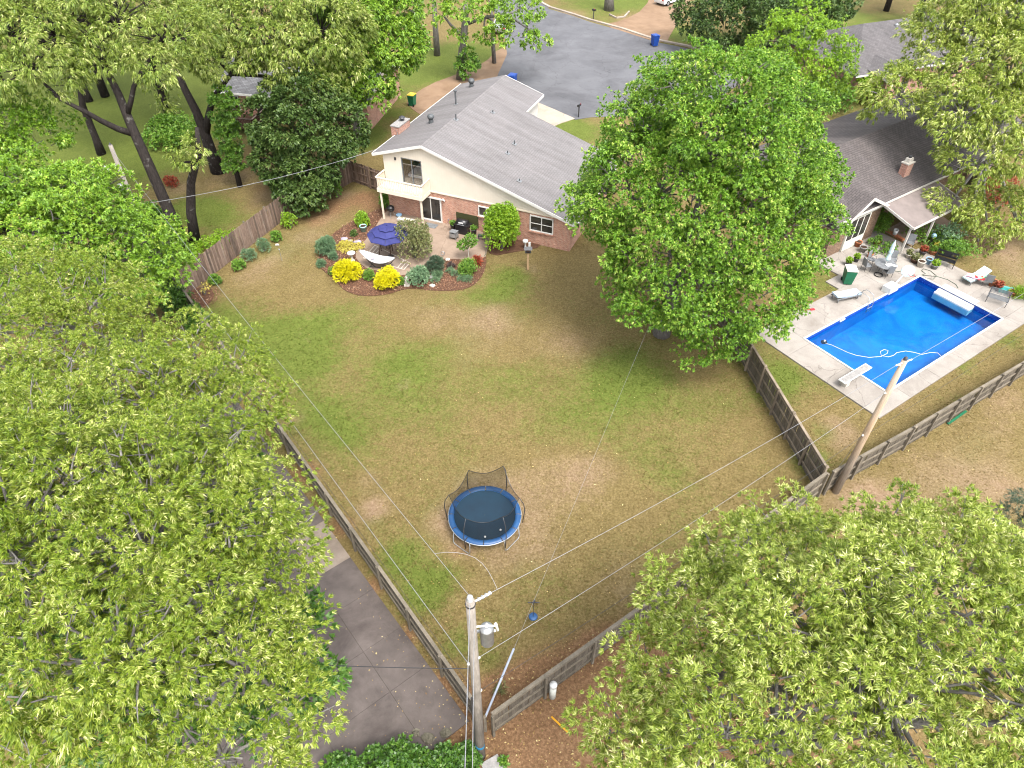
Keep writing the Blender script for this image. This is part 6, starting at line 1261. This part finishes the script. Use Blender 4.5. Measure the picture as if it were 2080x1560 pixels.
for u, v, s, m_, l in ((699, 485, .55, 'pale_purple', 'flat purplish stepping stone, leftmost of three by the sedum'), (711, 489, .45, 'stone_grey', 'flat grey stepping stone, middle of three by the sedum'), (726, 491, .6, 'pale_purple', 'flat grey stepping stone, rightmost of three by the sedum'), (875, 563, .5, 'stone_grey', 'grey rock behind the dusty shrub'), (878, 580, .4, 'stone_pale', 'pale rock at the front edge of the mulch bed'), (909, 527, .38, 'stone_pale', 'pale rock at the patio edge near the coil ornament'), (563, 497, .3, 'stone_pale', 'white stone by the small fence shrub')):
    o = MB().sphere((0, 0, 0), s * .5, 9, 5, (1, .75, .28 if v < 495 and u > 600 else .55)).build('rock', MATS[m_], None, False)
    for vt in o.data.vertices: vt.co += Vector((random.uniform(-.03, .03), random.uniform(-.03, .03), random.uniform(-.015, .015)))
    o.location = G(u, v, .06); tag(o, l, 'rock')
co_ = thing('coil_ornament', 'dark wire coil ornament standing on the patio', 'ornament', G(900, 522, .045))
MB().tube([(.16 * math.cos(a) * (1 - a / 40), .0, .3 + .16 * math.sin(a) * (1 - a / 40)) for a in (i * .4 for i in range(36))], .012, 5).build('coil', MATS['galv'], co_); MB().tube([(0, 0, 0), (0, 0, .16)], .012, 5).build('stake', MATS['metal_dark'], co_)
bf = thing('bird_feeder', 'dark roofed bird feeder on a wooden post over bare ground', 'bird feeder', G(1072, 547))
MB().box((0, 0, .7), (.13, .13, 1.4)).build('post', MATS['wood_pole_tan'], bf); MB().box((0, 0, 1.42), (.4, .3, .04)).build('tray', MATS['metal_dark'], bf); MB().box((0, 0, 1.56), (.22, .16, .24)).build('hopper', MATS['wood_dark'], bf)
MB().add([(-.28, -.22, 1.68), (.28, -.22, 1.68), (.28, .22, 1.68), (-.28, .22, 1.68), (-.28, 0, 1.84), (.28, 0, 1.84)], [(0, 1, 5, 4), (2, 3, 4, 5), (1, 2, 5), (3, 0, 4), (3, 2, 1, 0)]).build('roof', MATS['metal_dark'], bf)
wp = thing('white_planter', 'small white pedestal planter by the bush corner', 'plant pot', G(1067, 505))
MB().lathe([(.13, 0), (.06, .1), (.06, .45), (.18, .55), (.2, .7), (.16, .68)], (0, 0, 0), 12).build('urn', MATS['white_plastic'], wp, True); MB().box((.3, 0, .25), (.16, .16, .5)).build('box', MATS['white_plastic'], wp)
tag(link('metal_stake', MB().tube([(0, 0, 0), (0, 0, .9)], .012, 5).sphere((0, 0, .95), .06, 8, 5).mesh('metal_stake', MATS['galv']), None, G(573, 530)), 'thin metal garden stake on the lawn by the fence shrubs', 'stake')
# ---------------------------------------------------------------- neighbour pool side
def lounger(label, c, rz_, cushion, back=.5):
    t = thing('sun_lounger', label, 'sun lounger', c, rz_)
    MB().box((0, .33, .3), (1.9, .05, .06)).box((0, -.33, .3), (1.9, .05, .06)).build('frame', MATS['metal_grey'], t)
    for x in (-.8, .75):
        for y in (-.3, .3): MB().box((x, y, .15), (.05, .05, .3)).build('leg', MATS['metal_grey'], t)
    MB().box((.3, 0, .38), (1.3, .62, .09)).build('cushion', MATS[cushion], t)
    MB().box((-.62, 0, .38 + back * .42), (.72, .62, .09), rot=Matrix.Rotation(back, 3, 'Y')).build('backrest', MATS[cushion], t); return t
lounger('blue grey cushioned sun lounger on the left pool deck', G(1716, 606, .065), R(18), 'cloth_blue', .15)
ch = lounger('pale oval chaise draped with bright towels right of the pool', G(1978, 570, .065), R(205), 'cloth_aqua', .45)
for k, (m_, dx, dy, l) in enumerate((('cloth_red', .05, .3, 'red towel hanging over the pale chaise'), ('cloth_pink', .35, .0, 'pink towel lying on the pale chaise'), ('cloth_green', -.25, .2, 'green towel lying on the pale chaise'))):
    n = 6; vs, fs = [], []
    for i in range(n):
        for j in range(n): u_, v_ = i / 5 - .5, j / 5 - .5; vs.append((u_ * .6, v_ * .8, .05 + .03 * math.sin(i * 2.1 + k) + .03 * math.cos(j * 1.7) - (.28 * max(0, v_ - .25) * 4 if k == 0 else 0)))
    for i in range(n - 1): fs += [(i * n + j, (i + 1) * n + j, (i + 1) * n + j + 1, i * n + j + 1) for j in range(n - 1)]
    o = tag(link('towel', MB().add(vs, fs).mesh('towel', MATS[m_], True)), l, 'towel', 'towels on the chaise'); o.location = ch.location + Matrix.Rotation(R(205), 3, 'Z') @ Vector((dx, dy, .43)); o.rotation_euler[2] = k
tbl = thing('round_table', 'round dark metal table with white cloth on the pool patio', 'table', G(1792, 553, .065))
MB().lathe([(.02, .72), (.72, .72), (.74, .70), (.72, .68), (.02, .69)], (0, 0, 0), 24).build('top', MATS['metal_grey'], tbl)
for i in range(4): a = i * 1.57 + .4; MB().tube([(.3 * math.cos(a), .3 * math.sin(a), .7), (.5 * math.cos(a), .5 * math.sin(a), .02)], .02, 6).build('leg', MATS['metal_dark'], tbl)
tag(link('napkin', MB().box((0, 0, .01), (.5, .28, .02), .3).box((.32, -.14, .025), (.3, .22, .03), -.4).mesh('napkin', MATS['cloth_white']), None, tbl.location + Vector((.15, -.2, .735))), 'white cloth lying on the round metal table', 'cloth')
cu = thing('closed_umbrella', 'closed pale aqua umbrella leaning over the round table', 'umbrella', tbl.location)
MB().tube([(0, 0, 0), (.0, 0, 2.5)], .022, 7).build('pole', MATS['white_paint'], cu); MB().lathe([(.05, .95), (.17, 1.1), (.10, 1.5), (.15, 1.65), (.12, 2.2), (.02, 2.55)], (0, 0, 0), 9).build('canopy', MATS['cloth_aqua'], cu)
def chair(label, c, rz_, mat='metal_grey', group='metal chairs around the table'):
    t = thing('patio_chair', label, 'chair', c, rz_, group)
    MB().box((0, 0, .43), (.5, .48, .035)).build('seat', MATS[mat], t); MB().box((0, -.24, .72), (.5, .03, .55), rot=Matrix.Rotation(.12, 3, 'X')).build('backrest', MATS[mat], t)
    for x in (-.23, .23):
        for y in (-.21, .21): MB().tube([(x, y, 0), (x, y, .43)], .014, 5).build('leg', MATS['metal_dark'], t)
        MB().tube([(x, -.24, .62), (x, .15, .62), (x, .2, .43)], .014, 5).build('arm', MATS['metal_dark'], t)
    return t
chair('grey metal chair left of the round table', G(1757, 549, .065), R(-80)); chair('grey metal chair behind the round table on its left', G(1767, 537, .065), R(-140)); chair('grey metal chair behind the round table on its right', G(1809, 537, .065), R(160)); chair('grey metal chair in front of the round table', G(1800, 562, .065), R(10))
chair('dark grey chair by the porch steps', G(1845, 503, .065), R(150), 'metal_grey', 'chairs by the porch')
chair('grey mesh chair among the terracotta pots', G(2002, 580, .065), R(-30), 'metal_grey', 'chairs by the chaise')
wt = thing('wire_bench', 'grey wire mesh bench at the right end of the pool', 'bench', G(2022, 615, .065), R(145))
for i in range(9): MB().box((0, -.3 + i * .07, .42), (1.25, .03, .02)).build('slat', MATS['metal_grey'], wt)
for i in range(6): MB().box((0, -.34, .5 + i * .07), (1.25, .02, .03)).build('back_slat', MATS['metal_grey'], wt)
for x in (-.58, .58):
    MB().tube([(x, .28, 0), (x, .28, .6), (x, -.32, .62)], .018, 6).build('arm', MATS['metal_dark'], wt); MB().tube([(x, -.34, 0), (x, -.34, .92)], .018, 6).build('leg', MATS['metal_dark'], wt)
bn = thing('black_bench', 'black slatted garden bench below the flowering shrubs', 'bench', G(1915, 538, .065), R(-35 + 180))
for i in range(5): MB().box((0, -.2 + i * .1, .44), (1.35, .08, .03)).build('slat', MATS['metal_black'], bn)
for z in (.58, .9): MB().box((0, -.28, z), (1.35, .03, .13)).build('back_slat', MATS['metal_black'], bn)
MB().box((0, -.28, .74), (.5, .025, .18)).build('back_panel', MATS['metal_black'], bn)
for x in (-.64, .64): MB().tube([(x, .24, 0), (x, .24, .62), (x, -.28, .64)], .025, 6).build('arm', MATS['metal_black'], bn); MB().tube([(x, -.28, 0), (x, -.28, .98)], .025, 6).build('leg', MATS['metal_black'], bn)
def wheelie(name, label, c, rz_, body, lid, group=None, s=1.0, lid_open=0.0):
    t = thing(name, label, 'bin', c, rz_, group); w0, w1, d0, d1, h = .23 * s, .30 * s, .26 * s, .36 * s, .98 * s
    vs = [(-w0, -d0, .06), (w0, -d0, .06), (w0, d0, .06), (-w0, d0, .06), (-w1, -d1, h), (w1, -d1, h), (w1, d1, h), (-w1, d1, h)]
    MB().add(vs, [(3, 2, 1, 0), (0, 1, 5, 4), (1, 2, 6, 5), (2, 3, 7, 6), (3, 0, 4, 7), (4, 5, 6, 7)]).build('body', MATS[body], t)
    l = MB(); l.box((0, 0, h + .03), (w1 * 2.1, d1 * 2.1, .05)); l.box((0, -d1 * .1, h + .065), (w1 * 1.5, d1 * 1.4, .03)); l.build('lid', MATS[lid], t)
    MB().tube([(-w1, d1 + .06, h - .03), (w1, d1 + .06, h - .03)], .02, 6).build('handle', MATS[body], t)
    for x in (-w0 - .02, w0 + .02): MB().tube([(x - .03, d0, .12), (x + .03, d0, .12)], .12, 12).build('wheel', MATS['rubber'], t)
    return t
gb_ = wheelie('wheeled_bin', 'green wheeled bin with cream lid on the pool deck', G(1719, 574, .065), R(-8), 'bin_green', 'stone_pale', s=1.15); MB().box((.05, -.345, .75), (.26, .02, .12)).build('sticker', MATS['white_plastic'], gb_)
wheelie('wheeled_bin', 'dark green bin with yellow lid beside the brick wall', G(838, 214), R(160), 'bin_green', 'bin_yellow', s=1.1)
wheelie('wheeled_bin', 'blue wheeled bin standing out on the open street', G(1329, 93, .02), R(20), 'bin_blue', 'bin_blue', s=1.2)
wheelie('wheeled_bin', 'blue wheeled bin partly hidden behind the grey roof edge', (G(1041, 153, 1.2).x, G(1041, 153, 1.2).y, .015), R(160), 'bin_blue', 'bin_blue', s=1.25)
hoop = thing('pool_hoop', 'white poolside basketball hoop with round backboard and base', 'basketball hoop', G(1806, 590, .065), R(34))
MB().box((0, 0, .22), (.95, .6, .44)).build('base', MATS['white_plastic'], hoop); MB().tube([(.45, 0, .4), (.7, -.1, .9), (.9, -.15, 1.2)], .05, 8).build('arm', MATS['white_plastic'], hoop)
bd = MB(); bd.lathe([(.02, .03), (.40, .03), (.42, 0), (.40, -.03), (.02, -.03)], (0, 0, 0), 22); bo_ = bd.build('backboard', MATS['cloth_aqua'], hoop); bo_.location = (1.0, -.2, 1.3); bo_.rotation_euler = (R(80), 0, R(-55))
MB().tube([(1.1 + .2 * math.cos(a), -.5 + .2 * math.sin(a), 1.1) for a in (2 * math.pi * i / 16 for i in range(17))], .015, 5).build('rim', MATS['cloth_red'], hoop)
ld = thing('pool_ladder', 'steel ladder hand rails at the upper pool edge', 'ladder', PL(.35, HY + .45))
for s in (-.25, .25):
    ex, ey = Vector((math.cos(POOL_A), math.sin(POOL_A), 0)), Vector((-math.sin(POOL_A), math.cos(POOL_A), 0))
    MB().tube([ex * s + ey * .35, ex * s + ey * .32 + Vector((0, 0, .5)), ex * s + ey * .1 + Vector((0, 0, .72)), ex * s - ey * .45 + Vector((0, 0, .62)), ex * s - ey * .62 + Vector((0, 0, .1)), ex * s - ey * .62 + Vector((0, 0, -.5))], .022, 7).build('rail', MATS['galv'], ld, True)
for z in (-.2, -.45): MB().tube([ex * -.25 - ey * .62 + Vector((0, 0, z)), ex * .25 - ey * .62 + Vector((0, 0, z))], .02, 6).build('rung', MATS['galv'], ld)
db = thing('diving_board', 'grey white diving board over the left end of the pool', 'diving board', PL(-6.9, -1.15), POOL_A)
MB().box((.1, 0, .46), (2.5, .46, .06)).build('board', MATS['white_plastic'], db); MB().box((.1, 0, .494), (2.3, .36, .006)).build('grip', MATS['stone_grey'], db); MB().box((-.7, 0, .21), (.35, .4, .42)).build('stand', MATS['stone_pale'], db); MB().box((.0, 0, .38), (.1, .44, .1)).build('fulcrum', MATS['galv'], db)
tag(link('skimmer_float', MB().box((0, 0, 0), (.5, .06, .12)).mesh('skimmer_float', MATS['white_plastic']), None, PL(-2.3, HY - .04, -.1), POOL_A), 'white skimmer opening on the upper pool wall', 'skimmer')
hw = [(G(u, v, -.2)) for u, v in ((1676, 697), (1690, 701), (1705, 708), (1722, 716), (1740, 722), (1765, 726), (1790, 724), (1802, 718), (1804, 712), (1796, 710), (1788, 714), (1790, 722), (1804, 725), (1815, 722), (1822, 716), (1840, 713), (1858, 716), (1872, 720), (1890, 716), (1905, 717), (1914, 726))]
hw2 = []
for i in range(len(hw) - 1): hw2 += [hw[i], hw[i].lerp(hw[i + 1], .5)]
tag(link('cleaner_hose', MB(hw[0]).tube(hw2 + [hw[-1]], .015, 6).mesh('cleaner_hose', MATS['white_plastic'], True), None, hw[0]), 'white looping cleaner hose floating on the pool', 'hose')
pc_ = thing('pool_cleaner', 'small dark cleaning robot at the left end of the pool', 'pool cleaner', G(1674, 695, -.3)); MB().box((0, 0, 0), (.3, .24, .14)).build('body', MATS['metal_dark'], pc_); MB().lathe([(.06, .05), (.05, .16)], (0, 0, 0), 8).build('swivel', MATS['white_plastic'], pc_)
dh = [G(u, v, .08) for u, v in ((1800, 548), (1830, 552), (1862, 562), (1880, 556), (1872, 550), (1876, 546), (1890, 550), (1902, 560), (1896, 567), (1882, 566), (1874, 559), (1905, 562), (1925, 568), (1942, 578), (1946, 585))]
tag(link('deck_hose', MB(dh[0]).tube(dh, .018, 6).mesh('deck_hose', MATS['hose_green'], True), None, dh[0]), 'thin dark hose looped on the deck at the pool head', 'hose')
tag(link('hose_coil', MB().tube([(.28 * math.cos(a), .28 * math.sin(a), .02 + .012 * a / 6) for a in (i * .5 for i in range(40))], .02, 5).mesh('hose_coil', MATS['rubber']), None, G(1784, 559, .065)), 'coiled dark hose under the round table', 'hose')
a = G(1650, 629, .07); tag(link('red_tool', MB().box((0, 0, .03), (.3, .16, .05)).bar((-.9, .05, .03), (-.1, .0, .03), .03, .03).mesh('red_tool', MATS['cloth_red']), None, a, .2), 'red tool lying on the left corner of the deck', 'tool')
POTS = [(1741, 500, .26, .42, 'terracotta', None, 'terracotta pot at the white window wall corner'), (1751, 511, .28, .42, 'stone_grey', None, 'round grey pot below the terracotta one'), (1766, 522, .2, .34, 'orange_pot', 'leaf_shrub', 'bright orange pot behind the round table'),
        (1738, 531, .2, .3, 'metal_dark', 'leaf_lime', 'dark pot with grassy plant left of the orange pot'), (1722, 539, .22, .3, 'metal_dark', 'leaf_lime', 'black pot with leafy plant behind the green bin'), (1780, 497, .24, .4, 'terracotta', 'leaf_shrub', 'terracotta pot with a white flowering plant by the steps'),
        (1868, 541, .28, .46, 'stone_pale', None, 'large pale stone pot at the patio edge'), (1884, 535, .24, .42, 'blue_pot', None, 'light blue glazed pot left of the black bench'), (1897, 545, .26, .3, 'metal_grey', 'leaf_lime', 'grey bowl with yellow green plant before the black bench'), (1844, 523, .22, .3, 'stone_pale', 'leaf_olive', 'pale pot with dry twigs beside the steps'),
        (1872, 517, .26, .34, 'metal_dark', 'leaf_red', 'dark pot with pink flowers behind the blue pot'), (1893, 516, .25, .32, 'terracotta', 'leaf_shrub', 'terracotta bowl left end of the black bench'), (1857, 532, .34, .3, 'wood_dark', 'leaf_olive', 'wide dark wooden tub left of the pale stone pot'), (1900, 509, .22, .28, 'white_plastic', 'leaf_gold', 'white pot with yellow flowers above the black bench'),
        (2014, 580, .28, .42, 'terracotta', None, 'large terracotta pot right of the chaise'), (2025, 588, .24, .3, 'wood_dark', 'leaf_red', 'dark bowl with red flowers near the terracotta pots'), (2054, 600, .28, .36, 'terracotta', None, 'terracotta pot tipped at the far right of the patio')]
for u, v, r_, h_, m_, pl_, l in POTS: pot('garden_pot', l, G(u, v, .065), r_, h_, m_, pl_, 90, .4, 'pots on the pool patio')
tag(link('planter_trough', MB().add([(-.5, -.2, 0), (.5, -.2, 0), (.5, .2, 0), (-.5, .2, 0), (-.6, -.28, .3), (.6, -.28, .3), (.6, .28, .3), (-.6, .28, .3), (-.5, -.2, .25), (.5, -.2, .25), (.5, .2, .25), (-.5, .2, .25)], [(3, 2, 1, 0), (0, 1, 5, 4), (1, 2, 6, 5), (2, 3, 7, 6), (3, 0, 4, 7), (4, 5, 9, 8), (5, 6, 10, 9), (6, 7, 11, 10), (7, 4, 8, 11), (8, 9, 10, 11)]).mesh('planter_trough', MATS['teal']), None, G(2044, 594, .03), R(-20)), 'teal green planter trough among the terracotta pots', 'planter')
bush('porch_shrub', 'green climbing shrub in front of the white window wall', 1778, 470, 1.7, 2.2, MATS['leaf_shrub'], dict(SL_, L=.14), 900, rough=.3)
bush('bed_plant', 'leafy low plants left of the closed umbrella', 1788, 508, 1.6, .6, MATS['leaf_shrub'], SL_, 500, rough=.45)
bush('bed_plant', 'leafy green shrub right of the black bench', 1935, 520, 2.2, 1.3, MATS['leaf_shrub'], SL_, 1000, rough=.4, lobes=10)
bush('bed_plant', 'mass of green plants between the porch and black bench', 1890, 490, 3.0, .9, MATS['leaf_shrub'], SL_, 1100, rough=.45, lobes=12)
bush('bed_plant', 'blue-green shrub under the right oak above the bench', 1925, 500, 2.0, 1.5, MATS['leaf_blue'], SL_, 900, rough=.4, lobes=10)
bush('bed_plant', 'lime green plant at the right edge beside the teal trough', 2078, 605, 1.4, .8, MATS['leaf_lime'], dict(GRS, W=.03), 260, rough=.4)
bush('red_maple', 'dark red leaved shrub deep under the right oak', 2020, 410, 3.0, 2.2, MATS['leaf_red'], dict(SL_, L=.18), 700)
gz_ = thing('gazing_ball', 'shiny blue gazing ball on a stand among the plants', 'ornament', G(1889, 497)); MB().lathe([(.12, 0), (.05, .3), (.1, .6)], (0, 0, 0), 8).build('stand', MATS['metal_dark'], gz_); MB().sphere((0, 0, .75), .18, 14, 9).build('ball', MATS['blue_pot'], gz_, True)
bk = thing('bucket', 'white plastic bucket on the brick porch step', 'bucket', G(1817, 476, .15)); MB().lathe([(.14, 0), (.18, .4), (.16, .4), (.13, .05)], (0, 0, 0), 14).build('pail', MATS['white_plastic'], bk, True); MB().tube([(.18 * math.cos(a), 0, .38 + .12 * math.sin(a)) for a in (math.pi * i / 8 for i in range(9))], .008, 4).build('handle', MATS['galv'], bk)
s0_, s1_ = G(1800, 470), G(1835, 490); bs = thing('brick_step', 'low red brick step edging the covered porch', 'step', s0_)
for i in range(9): a, b = s0_.lerp(s1_, i / 9), s0_.lerp(s1_, (i + .94) / 9); MB(s0_).bar(a + Vector((0, 0, .08)), b + Vector((0, 0, .08)), .26, .16).build('brick', MATS['terracotta'], bs)
sb = sheet('porch_floor', [(1795, 470), (1850, 500), (1935, 455), (1885, 420)], .05, 'patio_concrete')
# ---------------------------------------------------------------- street things
def mailbox(label, c, rz_):
    t = thing('mailbox', label, 'mailbox', c, rz_); MB().box((0, 0, .55), (.09, .09, 1.1)).build('post', MATS['metal_dark'], t)
    vs = [(x, .1 * math.cos(a), 1.2 + .1 * math.sin(a)) for x in (-.25, .25) for a in (math.pi * i / 6 for i in range(7))] + [(x, y, 1.08) for x in (-.25, .25) for y in (.1, -.1)]
    MB().add(vs, [(i, i + 1, 8 + i, 7 + i) for i in range(6)] + [(6, 5, 4, 3, 2, 1, 0, 14, 15), (7, 8, 9, 10, 11, 12, 13, 17, 16), (0, 7, 16, 14), (6, 15, 17, 13), (14, 16, 17, 15)]).build('box', MATS['metal_black'], t)
    MB().box((.1, -.12, 1.3), (.03, .02, .16)).build('flag', MATS['cloth_red'], t); return t
mailbox('black mailbox at the street end of the pale concrete driveway', G(1175, 238), R(60)); mailbox('dark mailbox on the lawn across the street', G(1205, 40), R(-30))
lp = thing('lamp_post', 'pale grey street lamp post beside the far driveway', 'street lamp', G(1401, 84)); MB().tube([(0, 0, 0), (0, 0, 5)], [.09, .07], 10).build('post', MATS['galv'], lp); MB().tube([(0, 0, 4.9), (-.5, -.4, 5.3), (-1.1, -.8, 5.35)], .045, 7).build('arm', MATS['galv'], lp); MB().box((-1.3, -.95, 5.33), (.5, .25, .12), .63).build('lamp_head', MATS['galv'], lp)
def car(label, c, rz_, paint):
    t = thing('parked_car', label, 'car', c, rz_)
    prof = [(-2.2, .45), (-2.25, .75), (-2.1, .95), (-1.4, 1.0), (-.8, 1.38), (.5, 1.42), (1.15, 1.05), (2.05, .88), (2.25, .65), (2.2, .35), (-2.15, .32)]
    vs, n = [], len(prof)
    for y, k in ((-.9, 0), (-.82, 1), (.82, 1), (.9, 0)): vs += [(x, y * (1 if z < 1.02 else .82), z) for x, z in prof]
    fs = [tuple(range(n))] + [(r * n + i, r * n + (i + 1) % n, (r + 1) * n + (i + 1) % n, (r + 1) * n + i) for r in range(3) for i in range(n)] + [tuple(range(4 * n - 1, 3 * n - 1, -1))]
    MB().add(vs, [f[::-1] for f in fs]).build('body', MATS[paint], t)
    for y in (-.76, .76): MB().add([(-1.15, y, 1.06), (-.75, y * .93, 1.32), (.42, y * .93, 1.36), (.95, y, 1.06)], [(0, 1, 2, 3)]).build('side_window', MATS['window_glass'], t)
    MB().add([(.56, -.62, 1.405), (.56, .62, 1.405), (1.13, .68, 1.075), (1.13, -.68, 1.075)], [(0, 3, 2, 1)]).build('windshield', MATS['window_glass'], t); MB().add([(-.86, -.62, 1.365), (-.86, .62, 1.365), (-1.38, .68, 1.025), (-1.38, -.68, 1.025)], [(0, 1, 2, 3)]).build('rear_window', MATS['window_glass'], t)
    for x in (-1.4, 1.35):
        for y in (-.86, .86): w = MB().tube([(x, y - .1, .33), (x, y + .1, .33)], .33, 18).build('wheel', MATS['rubber'], t); MB().tube([(x, y - .105, .33), (x, y + .105, .33)], .2, 12).build('rim', MATS['galv'], w)
    for y in (-.62, .62): MB().box((-2.2, y, .8), (.1, .34, .14)).build('tail_light', MATS['red_light'], t); MB().box((2.17, y, .7), (.1, .34, .12)).build('headlight', MATS['white_plastic'], t)
    return t
car('white car parked on the far brown driveway at the top edge', G(1352, 8) + Vector((.6, .5, 0)), R(40), 'car_white'); car('silver car half hidden behind the street tree leaves', G(1020, 60), R(80), 'car_silver')
print('tris', sum(len(o.data.loops) - 2 * len(o.data.polygons) for o in bpy.data.objects if o.type == 'MESH'))
print('leaves', LEAFCOUNT[0], 'objects', len(bpy.data.objects))
